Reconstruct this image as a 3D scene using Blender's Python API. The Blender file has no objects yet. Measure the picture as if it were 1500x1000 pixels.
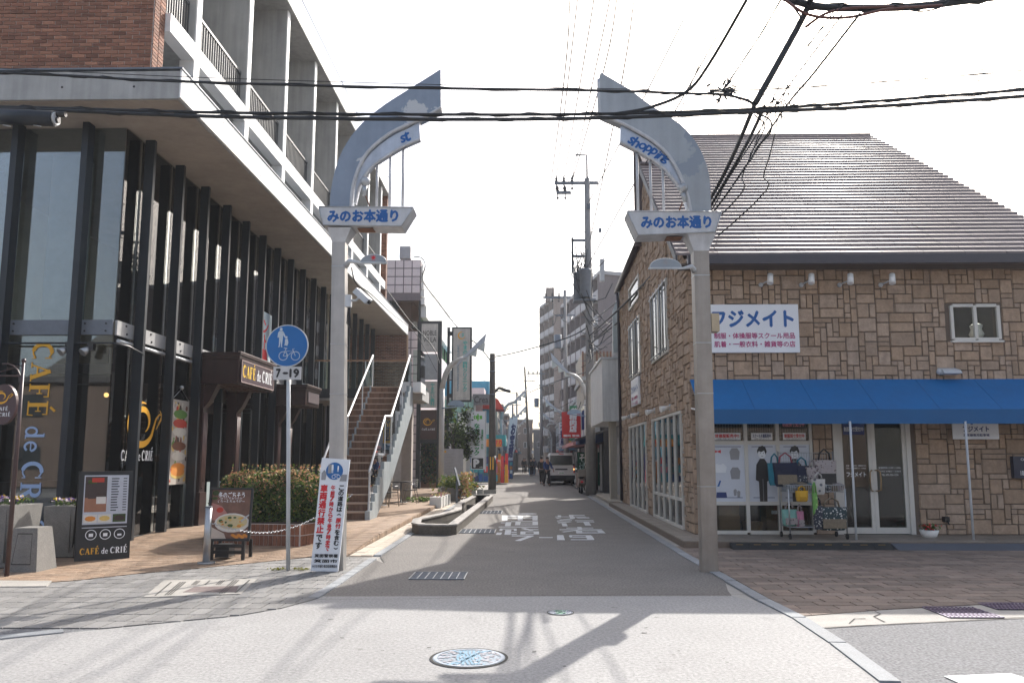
import bpy, bmesh, math, random
from mathutils import Vector, Matrix
R = random.Random(11)
SC = bpy.context.scene
COL = SC.collection
rad = math.radians

# ------------------------------------------------------------------ camera, world, sun, exposure
FPX, EYE, SHIFT = 1130.0, 1.6, 31.2
PITCH = math.atan((172 - SHIFT) / FPX)
YAW = math.atan(21 / FPX)
cam = bpy.data.cameras.new('camera')
camo = bpy.data.objects.new('camera', cam)
COL.objects.link(camo)
cam.sensor_width = 36
cam.lens = 36 * FPX / 1500
cam.shift_y = SHIFT / 1500
cam.clip_start = 0.1
cam.clip_end = 4000
camo.location = (0, 0, EYE)
camo.rotation_euler = (math.pi / 2 + PITCH, 0, YAW)
SC.camera = camo

SUN_AZ, SUN_EL = 25.5, 37.5          # azimuth right of the street direction (+Y)
w = bpy.data.worlds.new('World')
SC.world = w
w.use_nodes = True
nt = w.node_tree
sky = nt.nodes.new('ShaderNodeTexSky')
sky.sky_type = 'NISHITA'
sky.sun_disc = False
sky.sun_elevation = rad(SUN_EL)
sky.sun_rotation = rad(SUN_AZ)
sky.air_density = 1.0
sky.dust_density = 4.0
sky.ozone_density = 1.0
hs = nt.nodes.new('ShaderNodeHueSaturation')
hs.inputs['Saturation'].default_value = 0.85
bg = nt.nodes['Background']
bg.inputs['Strength'].default_value = 0.15
nt.links.new(sky.outputs[0], hs.inputs['Color'])
nt.links.new(hs.outputs[0], bg.inputs['Color'])
sun = bpy.data.lights.new('sun', 'SUN')
sun.energy = 4.2
sun.angle = rad(0.53)
sun.color = (1.0, 0.955, 0.89)
suno = bpy.data.objects.new('sun', sun)
COL.objects.link(suno)
sd = Vector((math.sin(rad(SUN_AZ)) * math.cos(rad(SUN_EL)), math.cos(rad(SUN_AZ)) * math.cos(rad(SUN_EL)), math.sin(rad(SUN_EL))))
suno.rotation_euler = sd.to_track_quat('Z', 'Y').to_euler()
suno.location = (20, 20, 40)
SC.view_settings.view_transform = 'Standard'
SC.view_settings.look = 'None'
SC.view_settings.exposure = 1.05
SC.view_settings.gamma = 1
SC.view_settings.use_curve_mapping = False

# ------------------------------------------------------------------ survey helpers: photo measurement -> metres at a known depth
_f = (-math.sin(YAW) * math.cos(PITCH), math.cos(YAW) * math.cos(PITCH), math.sin(PITCH))
_r = (math.cos(YAW), math.sin(YAW), 0)
_u = (_r[1] * _f[2] - _r[2] * _f[1], _r[2] * _f[0] - _r[0] * _f[2], _r[0] * _f[1] - _r[1] * _f[0])
def _ray(px, py):
    x = (px - 750) / FPX; y = (500 + SHIFT - py) / FPX
    return [_f[i] + x * _r[i] + y * _u[i] for i in range(3)]
def AZ(px, py, z=0.0):
    d = _ray(px, py); t = (z - EYE) / d[2]; return Vector((d[0] * t, d[1] * t, z))
def AY(px, py, y):
    d = _ray(px, py); t = y / d[1]; return Vector((d[0] * t, y, EYE + d[2] * t))
def AX(px, py, x):
    d = _ray(px, py); t = x / d[0]; return Vector((x, d[1] * t, EYE + d[2] * t))

# ------------------------------------------------------------------ materials
_mats = {}
def M(name, col=(.5, .5, .5), rough=.6, metal=0., var=.12, scale=5., bump=0., bscale=60., rnd=0., col2=None, fine=0., spec=.5, streak=0., speck=0):
    if name in _mats: return _mats[name]
    m = bpy.data.materials.new(name); m.use_nodes = True
    t = m.node_tree; N = t.nodes; L = t.links
    b = N['Principled BSDF']
    b.inputs['Roughness'].default_value = rough
    b.inputs['Metallic'].default_value = metal
    b.inputs['Specular IOR Level'].default_value = spec
    geo = N.new('ShaderNodeNewGeometry')
    pos = geo.outputs['Position']
    nz = N.new('ShaderNodeTexNoise'); nz.inputs['Scale'].default_value = scale; nz.inputs['Detail'].default_value = 6
    nz.inputs['Roughness'].default_value = .65
    L.new(pos, nz.inputs['Vector'])
    mr = N.new('ShaderNodeMapRange'); mr.inputs['From Min'].default_value = .3; mr.inputs['From Max'].default_value = .7
    mr.inputs['To Min'].default_value = 1 - var; mr.inputs['To Max'].default_value = 1 + var
    L.new(nz.outputs['Fac'], mr.inputs['Value'])
    val = mr.outputs['Result']
    def mul(a, bb):
        k = N.new('ShaderNodeMath'); k.operation = 'MULTIPLY'
        L.new(a, k.inputs[0]); L.new(bb, k.inputs[1]); return k.outputs[0]
    if fine:
        n2 = N.new('ShaderNodeTexNoise'); n2.inputs['Scale'].default_value = bscale; n2.inputs['Detail'].default_value = 3
        L.new(pos, n2.inputs['Vector'])
        r2 = N.new('ShaderNodeMapRange'); r2.inputs['From Min'].default_value = .3; r2.inputs['From Max'].default_value = .7
        r2.inputs['To Min'].default_value = 1 - fine; r2.inputs['To Max'].default_value = 1 + fine
        L.new(n2.outputs['Fac'], r2.inputs['Value']); val = mul(val, r2.outputs['Result'])
    if streak:
        mp = N.new('ShaderNodeMapping'); mp.inputs['Scale'].default_value = (7, 7, .5)
        L.new(pos, mp.inputs['Vector'])
        n3 = N.new('ShaderNodeTexNoise'); n3.inputs['Scale'].default_value = 1.2; n3.inputs['Detail'].default_value = 5
        L.new(mp.outputs[0], n3.inputs['Vector'])
        r3 = N.new('ShaderNodeMapRange'); r3.inputs['From Min'].default_value = .35; r3.inputs['From Max'].default_value = .65
        r3.inputs['To Min'].default_value = 1 - streak; r3.inputs['To Max'].default_value = 1 + streak * .4
        L.new(n3.outputs['Fac'], r3.inputs['Value']); val = mul(val, r3.outputs['Result'])
    if speck:
        for sc_, lo_, hi_, dk in ((70, .62, .7, .45), (2.3, .66, .8, .75), (26, .68, .74, .5)):
            n6 = N.new('ShaderNodeTexNoise'); n6.inputs['Scale'].default_value = sc_; n6.inputs['Detail'].default_value = 2; L.new(pos, n6.inputs['Vector'])
            r6 = N.new('ShaderNodeMapRange'); r6.inputs['From Min'].default_value = lo_; r6.inputs['From Max'].default_value = hi_; r6.inputs['To Min'].default_value = 1; r6.inputs['To Max'].default_value = dk
            L.new(n6.outputs['Fac'], r6.inputs['Value']); val = mul(val, r6.outputs['Result'])
    base = None
    if rnd or col2:
        oi = N.new('ShaderNodeObjectInfo')
        ad = N.new('ShaderNodeMath'); ad.operation = 'ADD'
        L.new(oi.outputs['Random'], ad.inputs[0]); L.new(geo.outputs['Random Per Island'], ad.inputs[1])
        fr = N.new('ShaderNodeMath'); fr.operation = 'FRACT'; L.new(ad.outputs[0], fr.inputs[0])
        if rnd:
            r4 = N.new('ShaderNodeMapRange'); r4.inputs['To Min'].default_value = 1 - rnd; r4.inputs['To Max'].default_value = 1 + rnd
            L.new(fr.outputs[0], r4.inputs['Value']); val = mul(val, r4.outputs['Result'])
        if col2:
            k = N.new('ShaderNodeMath'); k.operation = 'MULTIPLY'; k.inputs[1].default_value = 7.31; L.new(fr.outputs[0], k.inputs[0])
            k2 = N.new('ShaderNodeMath'); k2.operation = 'FRACT'; L.new(k.outputs[0], k2.inputs[0])
            mx = N.new('ShaderNodeMix'); mx.data_type = 'RGBA'
            mx.inputs[6].default_value = (*col, 1); mx.inputs[7].default_value = (*col2, 1)
            L.new(k2.outputs[0], mx.inputs[0]); base = mx.outputs[2]
    vm = N.new('ShaderNodeVectorMath'); vm.operation = 'SCALE'
    if base: L.new(base, vm.inputs[0])
    else: vm.inputs[0].default_value = col
    L.new(val, vm.inputs['Scale'])
    L.new(vm.outputs[0], b.inputs['Base Color'])
    if bump:
        n5 = N.new('ShaderNodeTexNoise'); n5.inputs['Scale'].default_value = bscale; n5.inputs['Detail'].default_value = 5
        L.new(pos, n5.inputs['Vector'])
        bp = N.new('ShaderNodeBump'); bp.inputs['Strength'].default_value = bump; bp.inputs['Distance'].default_value = .01
        L.new(n5.outputs['Fac'], bp.inputs['Height']); L.new(bp.outputs[0], b.inputs['Normal'])
    rr = N.new('ShaderNodeMapRange'); rr.inputs['To Min'].default_value = max(0, rough - .08); rr.inputs['To Max'].default_value = min(1, rough + .08)
    L.new(nz.outputs['Fac'], rr.inputs['Value']); L.new(rr.outputs['Result'], b.inputs['Roughness'])
    _mats[name] = m
    return m
def glass(name, tint=(.75, .8, .8), rough=0., trans=1., ior=1.5, k_=1.1):
    if name in _mats: return _mats[name]
    m = bpy.data.materials.new(name); m.use_nodes = True
    t = m.node_tree; N = t.nodes; L = t.links
    N.remove(N['Principled BSDF']); out = N['Material Output']
    tr = N.new('ShaderNodeBsdfTransparent'); tr.inputs[0].default_value = (*tint, 1)
    gl = N.new('ShaderNodeBsdfGlossy'); gl.inputs['Roughness'].default_value = rough
    fr = N.new('ShaderNodeFresnel'); fr.inputs['IOR'].default_value = ior
    nz = N.new('ShaderNodeTexNoise'); nz.inputs['Scale'].default_value = .8
    bp = N.new('ShaderNodeBump'); bp.inputs['Strength'].default_value = .04; bp.inputs['Distance'].default_value = .05
    L.new(nz.outputs['Fac'], bp.inputs['Height']); L.new(bp.outputs[0], gl.inputs['Normal'])
    mx = N.new('ShaderNodeMixShader')
    k = N.new('ShaderNodeMath'); k.operation = 'MULTIPLY'; k.inputs[1].default_value = k_; k.use_clamp = True
    L.new(fr.outputs[0], k.inputs[0])
    L.new(k.outputs[0], mx.inputs[0]); L.new(tr.outputs[0], mx.inputs[1]); L.new(gl.outputs[0], mx.inputs[2])
    L.new(mx.outputs[0], out.inputs['Surface'])
    _mats[name] = m
    return m

concrete = M('concrete', (.36, .36, .35), .8, var=.12, scale=1.6, bump=.25, bscale=90, streak=.14)
concrete_white = M('white_concrete', (.6, .6, .59), .7, var=.06, scale=2, streak=.08)
soffit_m = M('soffit_concrete', (.36, .31, .26), .8, var=.16, scale=1.2, streak=.05, bump=.15)
fascia_m = M('painted_fascia', (.78, .78, .77), .6, var=.05, scale=2)
steel_dark = M('dark_steel', (.018, .023, .03), .4, metal=.2, var=.15, scale=3, streak=.1)
steel_plate = M('steel_plate', (.15, .17, .2), .5, metal=.2, var=.12, scale=6)
steel_white = M('grey_painted_steel', (.5, .52, .54), .45, var=.08, scale=4, streak=.1)
galv = M('galvanised_steel', (.42, .43, .44), .38, metal=.75, var=.14, scale=8)
rust = M('rusty_steel', (.2, .1, .06), .8, var=.3, scale=12)
black = M('black_plastic', (.012, .012, .013), .45, var=.2, scale=6)
rubber = M('black_rubber', (.02, .02, .02), .8, var=.2, scale=9, bump=.2)
cable_m = M('cable_sheath', (.015, .018, .022), .6, var=.3, scale=8)
white = M('white_paint', (.78, .78, .76), .5, var=.04, scale=3)
white_frame = M('cream_aluminium', (.6, .58, .53), .45, var=.05, scale=3)
board_white = M('white_sign_face', (.74, .76, .79), .45, var=.03, scale=2)
blue_ink = M('blue_ink', (.01, .10, .34), .5, var=.03)
sign_blue = M('traffic_sign_blue', (.006, .12, .36), .4, var=.05, scale=4)
navy_ink = M('navy_ink', (.02, .04, .16), .5, var=.03)
red_ink = M('red_ink', (.6, .02, .03), .5, var=.03)
magenta_ink = M('magenta_ink', (.42, .03, .17), .5, var=.03)
black_ink = M('black_ink', (.015, .015, .018), .5, var=.03)
green_ink = M('green_ink', (.02, .3, .09), .5, var=.03)
teal_ink = M('teal_ink', (.05, .4, .36), .5, var=.03)
gold_ink = M('gold_ink', (.72, .37, .02), .45, var=.03)
white_ink = M('white_ink', (.78, .8, .82), .5, var=.03)
sky_ink = M('pale_blue_ink', (.32, .45, .68), .5, var=.03)
grey_ink = M('grey_ink', (.28, .28, .29), .5, var=.03)
maroon = M('dark_brown_wood', (.035, .015, .013), .38, var=.25, scale=4, streak=.2)
brick_m = M('red_brick', (.2, .088, .056), .85, var=.15, scale=9, bump=.3, bscale=70, rnd=.28, col2=(.29, .14, .088))
mortar = M('mortar', (.5, .46, .43), .9, var=.1)
glass_m = glass('window_glass', (.86, .89, .88))
glass_front = glass('coated_window_glass', (.8, .86, .88), k_=2.4)
glass_clear = glass('balustrade_glass', (.78, .86, .84), ior=1.35)
stone_m = M('tan_split_stone', (.345, .24, .16), .85, var=.2, scale=7, bump=.9, bscale=22, rnd=.12, col2=(.40, .30, .225), fine=.08, streak=.1)
stone_joint = M('stone_joint', (.13, .10, .078), .9, var=.1)
leaf_g = M('leaf_green', (.08, .13, .03), .5, var=.25, scale=9, rnd=.4)
leaf_d = M('leaf_dark', (.014, .03, .012), .5, var=.25, scale=9, rnd=.4)
leaf_r = M('leaf_bronze', (.36, .15, .085), .5, var=.25, scale=9, rnd=.4, col2=(.46, .32, .17))
leaf_y = M('leaf_yellow_green', (.2, .2, .04), .5, var=.25, scale=9, rnd=.3)

for m_ in (leaf_g, leaf_d, leaf_r, leaf_y):
    N_ = m_.node_tree.nodes; L_ = m_.node_tree.links; b_ = N_['Principled BSDF']; tr_ = N_.new('ShaderNodeBsdfTranslucent'); mx_ = N_.new('ShaderNodeMixShader')
    mx_.inputs[0].default_value = .42; L_.new(b_.inputs['Base Color'].links[0].from_socket, tr_.inputs[0]); L_.new(b_.outputs[0], mx_.inputs[1]); L_.new(tr_.outputs[0], mx_.inputs[2]); L_.new(mx_.outputs[0], N_['Material Output'].inputs['Surface'])
# ------------------------------------------------------------------ mesh builder
class MB:
    def __init__(s): s.v = []; s.f = []; s.m = []; s.sm = []
    def add(s, vs, fs, m=0, smooth=False):
        o = len(s.v); s.v.extend([tuple(p) for p in vs])
        for f in fs: s.f.append(tuple(i + o for i in f)); s.m.append(m); s.sm.append(smooth)
        return s
    def box(s, x0, x1, y0, y1, z0, z1, m=0):
        vs = [(x, y, z) for z in (z0, z1) for y in (y0, y1) for x in (x0, x1)]
        return s.add(vs, [(0, 2, 3, 1), (4, 5, 7, 6), (0, 1, 5, 4), (2, 6, 7, 3), (0, 4, 6, 2), (1, 3, 7, 5)], m)
    def obox(s, c, ax, ay, az, m=0):
        c = Vector(c); ax = Vector(ax); ay = Vector(ay); az = Vector(az)
        vs = [c + ax * i + ay * j + az * k for k in (-1, 1) for j in (-1, 1) for i in (-1, 1)]
        return s.add(vs, [(0, 2, 3, 1), (4, 5, 7, 6), (0, 1, 5, 4), (2, 6, 7, 3), (0, 4, 6, 2), (1, 3, 7, 5)], m)
    def poly(s, pts, m=0): return s.add(pts, [tuple(range(len(pts)))], m)
    def prism(s, pts, axis, a, b, m=0):
        n = len(pts)
        def P(p, t): return {'y': (p[0], t, p[1]), 'x': (t, p[0], p[1]), 'z': (p[0], p[1], t)}[axis]
        vs = [P(p, a) for p in pts] + [P(p, b) for p in pts]
        fs = [tuple(range(n)), tuple(range(2 * n - 1, n - 1, -1))] + [(i, (i + 1) % n, n + (i + 1) % n, n + i) for i in range(n)]
        return s.add(vs, fs, m)
    def tube(s, pts, r, n=8, m=0, cap=True, smooth=True):
        pts = [Vector(p) for p in pts]; k = len(pts)
        rs = r if isinstance(r, (list, tuple)) else [r] * k
        vs = []; prev = None
        for i, p in enumerate(pts):
            d = (pts[min(i + 1, k - 1)] - pts[max(i - 1, 0)])
            if d.length < 1e-9: d = Vector((0, 0, 1))
            d.normalize()
            if prev is None:
                a = d.cross(Vector((0, 0, 1)) if abs(d.z) < .95 else Vector((1, 0, 0))).normalized()
            else:
                a = (prev - d * prev.dot(d))
                a = a.normalized() if a.length > 1e-6 else d.orthogonal().normalized()
            prev = a; b = d.cross(a)
            for j in range(n):
                t = 2 * math.pi * j / n
                vs.append(p + (a * math.cos(t) + b * math.sin(t)) * rs[i])
        fs = [(i * n + j, i * n + (j + 1) % n, (i + 1) * n + (j + 1) % n, (i + 1) * n + j) for i in range(k - 1) for j in range(n)]
        s.add(vs, fs, m, smooth)
        if cap:
            o = len(s.v) - len(vs)
            s.f.append(tuple(o + j for j in range(n - 1, -1, -1))); s.m.append(m); s.sm.append(False)
            s.f.append(tuple(o + (k - 1) * n + j for j in range(n))); s.m.append(m); s.sm.append(False)
        return s
    def cyl(s, p0, p1, r0, r1=None, n=12, m=0): return s.tube([p0, p1], [r0, r0 if r1 is None else r1], n, m)
    def ball(s, c, r, n=10, m=0):
        if not isinstance(r, (list, tuple)): r = (r, r, r)
        vs = []; k = n // 2 + 1
        for i in range(k):
            a = math.pi * i / (k - 1)
            for j in range(n):
                b = 2 * math.pi * j / n
                vs.append((c[0] + r[0] * math.sin(a) * math.cos(b), c[1] + r[1] * math.sin(a) * math.sin(b), c[2] + r[2] * math.cos(a)))
        fs = [(i * n + j, (i + 1) * n + j, (i + 1) * n + (j + 1) % n, i * n + (j + 1) % n) for i in range(k - 1) for j in range(n)]
        return s.add(vs, fs, m, True)
    def lathe(s, prof, c, n=16, m=0):
        vs = [(c[0] + r * math.cos(2 * math.pi * j / n), c[1] + r * math.sin(2 * math.pi * j / n), c[2] + z) for r, z in prof for j in range(n)]
        k = len(prof)
        fs = [(i * n + j, i * n + (j + 1) % n, (i + 1) * n + (j + 1) % n, (i + 1) * n + j) for i in range(k - 1) for j in range(n)]
        return s.add(vs, fs, m, True)
    def disc(s, c, u, v, r, n=24, m=0, r2=None):
        c = Vector(c); u = Vector(u); v = Vector(v)
        P = lambda q, t: c + u * (q * math.cos(t)) + v * (q * math.sin(t))
        T = [2 * math.pi * i / n for i in range(n)]
        if r2 is None: return s.add([P(r, t) for t in T], [tuple(range(n))], m)
        return s.add([P(r, t) for t in T] + [P(r2, t) for t in T], [(i, (i + 1) % n, n + (i + 1) % n, n + i) for i in range(n)], m)
    def leaves(s, n, pick, size=.03, m=(0,), aspect=.55):
        for _ in range(n):
            p = Vector(pick()); a = Vector((R.gauss(0, 1), R.gauss(0, 1), R.gauss(0, .8))).normalized()
            b = a.orthogonal().normalized(); b = (b * math.cos(1) + a.cross(b) * math.sin(R.random() * 6)).normalized()
            q = size * R.uniform(.6, 1.3)
            s.add([p - a * q, p + b * q * aspect, p + a * q, p - b * q * aspect], [(0, 1, 2, 3)], m[R.randrange(len(m))])
        return s
    def build(s, name, mat, parent=None, kind=None, label=None, org=None):
        if org is None: org = parent_org(parent)
        me = bpy.data.meshes.new(name)
        me.from_pydata([(x - org[0], y - org[1], z - org[2]) for x, y, z in s.v], [], s.f)
        for mm in (mat if isinstance(mat, (list, tuple)) else [mat]): me.materials.append(mm)
        me.polygons.foreach_set('material_index', s.m)
        me.polygons.foreach_set('use_smooth', s.sm)
        me.update()
        o = bpy.data.objects.new(name, me); COL.objects.link(o)
        if parent is not None: o.parent = parent
        else: o.location = org
        if kind: o['kind'] = kind
        if label: o['label'] = label
        return o
_org = {}
def parent_org(p):
    if p is None: return (0, 0, 0)
    return _org.get(p.name, (0, 0, 0))
def thing(name, label, cat, loc=(0, 0, 0), group=None, rz=0):
    o = bpy.data.objects.new(name, None); COL.objects.link(o)
    o.empty_display_size = .2
    o.location = loc; o.rotation_euler = (0, 0, rz)
    o['label'] = label; o['category'] = cat
    if group: o['group'] = group
    _org[o.name] = tuple(loc) if rz == 0 else (0, 0, 0)
    return o
def part(name, mb, mat, parent, label=None, kind=None):
    o = mb.build(name, mat, parent, kind, label)
    _org[o.name] = parent_org(parent)
    return o
def solo(name, label, cat, mb, mat, loc=(0, 0, 0), group=None):
    o = mb.build(name, mat, None, None, label, org=loc)
    o['category'] = cat
    if group: o['group'] = group
    _org[o.name] = tuple(loc)
    return o
def struct(name, mb, mat):
    return mb.build(name, mat, None, 'structure', None)
def copy_tree(o, parent=None, loc=None, label=None, rz=None, scale=None):
    c = o.copy(); COL.objects.link(c); c.parent = parent
    if loc is not None: c.location = loc
    if rz is not None: c.rotation_euler = (0, 0, rz)
    if scale is not None: c.scale = (scale,) * 3
    if label: c['label'] = label
    for ch in o.children: copy_tree(ch, c)
    return c

# ------------------------------------------------------------------ lettering
_tcache = {}
def _textmesh(s, bold, vertical):
    key = (s, vertical)
    if key in _tcache: return _tcache[key]
    cu = bpy.data.curves.new('t', 'FONT')
    cu.body = '\n'.join(s) if vertical else s
    cu.align_x = 'CENTER'; cu.size = 1; cu.resolution_u = 2; cu.offset = 0
    cu.space_line = .92 if vertical else 1.
    ob = bpy.data.objects.new('t', cu); COL.objects.link(ob)
    bpy.context.view_layer.update()
    dg = bpy.context.evaluated_depsgraph_get()
    me = bpy.data.meshes.new_from_object(ob.evaluated_get(dg))
    vs = [v.co.copy() for v in me.vertices]; fs = [tuple(p.vertices) for p in me.polygons]
    bpy.data.objects.remove(ob); bpy.data.curves.remove(cu); bpy.data.meshes.remove(me)
    x0 = min(v.x for v in vs); x1 = max(v.x for v in vs); y0 = min(v.y for v in vs); y1 = max(v.y for v in vs)
    _tcache[key] = (vs, fs, x0, x1, y0, y1)
    return _tcache[key]
def lettering(mb, s, c, u, v, w_, h_, m=0, bold=0., vertical=False):
    """fit s into w x h centred at c in the plane (u right, v up)"""
    vs, fs, x0, x1, y0, y1 = _textmesh(s, bold, vertical)
    c = Vector(c); u = Vector(u).normalized(); v = Vector(v).normalized()
    if w_ is None: w_ = h_ * (x1 - x0) / (y1 - y0)
    if h_ is None: h_ = w_ * (y1 - y0) / (x1 - x0)
    sx = w_ / (x1 - x0); sy = h_ / (y1 - y0)
    n = u.cross(v)
    offs = [(0, 0)] if not bold else [(0, 0), (-bold, 0), (bold, 0), (0, -bold), (0, bold)]
    for k, (dx, dy) in enumerate(offs):
        mb.add([c + n * (.0005 * k) + u * ((p.x + dx - (x0 + x1) / 2) * sx) + v * ((p.y + dy - (y0 + y1) / 2) * sy) for p in vs], fs, m)
    return mb
def arc2(cx, cy, rx, ry, a0, a1, n=14):
    return [(cx + rx * math.cos(rad(a0 + (a1 - a0) * i / n)), cy + ry * math.sin(rad(a0 + (a1 - a0) * i / n))) for i in range(n + 1)]
T_, t_ = .19, .075
GL = {
 'C': (.82, [(arc2(.44, .5, .36, .46, 48, 180), [t_] * 4 + [T_] * 11), (arc2(.44, .5, .36, .46, 180, 315), [T_] * 9 + [t_] * 6), ([(.73, .66), (.73, .98)], .05), ([(.73, .02), (.73, .2)], .04)]),
 'A': (.88, [([(.12, 0), (.43, .98)], t_), ([(.42, .98), (.74, 0)], T_), ([(.22, .33), (.62, .33)], t_), ([(0, .03), (.26, .03)], .06), ([(.56, .03), (.9, .03)], .06)]),
 'F': (.72, [([(.2, 0), (.2, 1)], T_), ([(.03, .03), (.38, .03)], .06), ([(.03, .97), (.66, .97)], .07), ([(.2, .52), (.5, .52)], .07), ([(.64, .74), (.64, 1)], .05), ([(.49, .38), (.49, .66)], .05)]),
 'E': (.76, [([(.2, 0), (.2, 1)], T_), ([(.03, .03), (.68, .03)], .07), ([(.03, .97), (.66, .97)], .07), ([(.2, .52), (.5, .52)], .07), ([(.64, .74), (.64, 1)], .05), ([(.49, .38), (.49, .66)], .05), ([(.66, 0), (.68, .28)], .05)]),
 'I': (.44, [([(.2, 0), (.2, 1)], T_), ([(.03, .03), (.38, .03)], .06), ([(.03, .97), (.38, .97)], .06)]),
 'R': (.84, [([(.2, 0), (.2, 1)], T_), ([(.03, .03), (.38, .03)], .06), (([(.03, .96), (.4, .96)]) + arc2(.42, .73, .2, .23, 90, -90, 8) + [(.2, .5)], [.07, .07] + [.1, .13, .16, .18, .19, .18, .16, .13, .1] + [.07]), ([(.4, .5), (.68, .02)], .18), ([(.6, .03), (.86, .03)], .06)]),
 'd': (.6, [(arc2(.27, .3, .18, .27, 0, 360, 18), .1), ([(.47, 0), (.47, .95)], .13), ([(.36, .93), (.5, .93)], .05), ([(.47, .03), (.6, .03)], .05)]),
 'e': (.56, [(arc2(.27, .3, .2, .27, 8, 325, 18), .11), ([(.1, .32), (.46, .32)], .06)]),
}
GL['\u00c9'] = (GL['E'][0], GL['E'][1] + [([(.3, 1.12), (.5, 1.36)], .12)])
def serif(mb, s, c, u, v, h, m=0, gap=.1, w_=None, mmap=None):
    tot = sum((GL[ch][0] + gap) if ch != ' ' else .3 for ch in s) - gap
    k = h if w_ is None else w_ / tot
    c = Vector(c); u = Vector(u).normalized(); v = Vector(v).normalized(); n = u.cross(v)
    x = -tot / 2; lay = 0
    for i, ch in enumerate(s):
        if ch == ' ': x += .3; continue
        mi = mmap[i] if mmap else m
        for pts, wd in GL[ch][1]:
            P = [c + u * ((x + a) * k) + v * ((b - .5) * h) + n * (.0006 + .0004 * (lay % 9)) for a, b in pts]
            W = wd if isinstance(wd, list) else [wd] * len(P); lay += 1
            W = [W[min(j, len(W) - 1)] for j in range(len(P))]
            vs = []
            for j, p in enumerate(P):
                d = P[min(j + 1, len(P) - 1)] - P[max(j - 1, 0)]
                q = n.cross(d).normalized() if d.length > 1e-9 else v
                vs += [p + q * W[j] * h / 2, p - q * W[j] * h / 2]
            mb.add(vs, [(2 * j, 2 * j + 1, 2 * j + 3, 2 * j + 2) for j in range(len(P) - 1)], mi)
        x += GL[ch][0] + gap
    return mb
def stroke(mb, pts, wd, c, u, v, sc, m=0, lay=0, n_=None):
    c = Vector(c); u = Vector(u).normalized(); v = Vector(v).normalized(); n = u.cross(v)
    P = [c + u * (a * sc) + v * (b * sc) + n * (.0006 + .0005 * lay) for a, b in pts]
    W = wd if isinstance(wd, list) else [wd] * len(P)
    vs = []
    for j, p in enumerate(P):
        d = P[min(j + 1, len(P) - 1)] - P[max(j - 1, 0)]
        q = n.cross(d).normalized()
        vs += [p + q * W[j] * sc / 2, p - q * W[j] * sc / 2]
    mb.add(vs, [(2 * j, 2 * j + 1, 2 * j + 3, 2 * j + 2) for j in range(len(P) - 1)], m)
    return mb
def swirl(mb, c, u, v, sc, m=0):
    """the cup-and-steam swirl of the cafe"""
    big = arc2(0, 0, .5, .42, 75, 330, 20) + [(.5, -.05), (.58, .12), (.72, .22), (.8, .2)]
    n = len(big); W = [.02 + .13 * math.sin(math.pi * i / (n - 1)) for i in range(n)]
    stroke(mb, big, W, c, u, v, sc, m, 0)
    inn = arc2(.02, .05, .28, .24, 250, -60, 18)
    n = len(inn); stroke(mb, inn, [.02 + .1 * math.sin(math.pi * i / (n - 1)) for i in range(n)], c, u, v, sc, m, 1)
    stroke(mb, [(.72, .3), (.84, .18), (.6, -.1)], [.02, .09, .02], c, u, v, sc, m, 2)
    return mb

# ------------------------------------------------------------------ paving / masonry pieces
def clip_rect(poly, x0, x1, y0, y1):
    for ax, lim, sg in ((0, x0, 1), (0, x1, -1), (1, y0, 1), (1, y1, -1)):
        out = []
        for i in range(len(poly)):
            a = poly[i - 1]; b = poly[i]
            ia = (a[ax] - lim) * sg >= 0; ib = (b[ax] - lim) * sg >= 0
            if ia != ib:
                t = (lim - a[ax]) / (b[ax] - a[ax]); out.append((a[0] + (b[0] - a[0]) * t, a[1] + (b[1] - a[1]) * t))
            if ib: out.append(b)
        poly = out
        if len(poly) < 3: return []
    return poly
def unit_mesh(name, mat, ins=.06):
    a = 1 - ins
    me = bpy.data.meshes.new(name)
    vs = [(-.5, -.5, 0), (.5, -.5, 0), (.5, .5, 0), (-.5, .5, 0), (-.5 * a, -.5 * a, 1), (.5 * a, -.5 * a, 1), (.5 * a, .5 * a, 1), (-.5 * a, .5 * a, 1)]
    me.from_pydata(vs, [], [(3, 2, 1, 0), (4, 5, 6, 7), (0, 1, 5, 4), (1, 2, 6, 5), (2, 3, 7, 6), (3, 0, 4, 7)])
    me.materials.append(mat); me.update()
    return me
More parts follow.
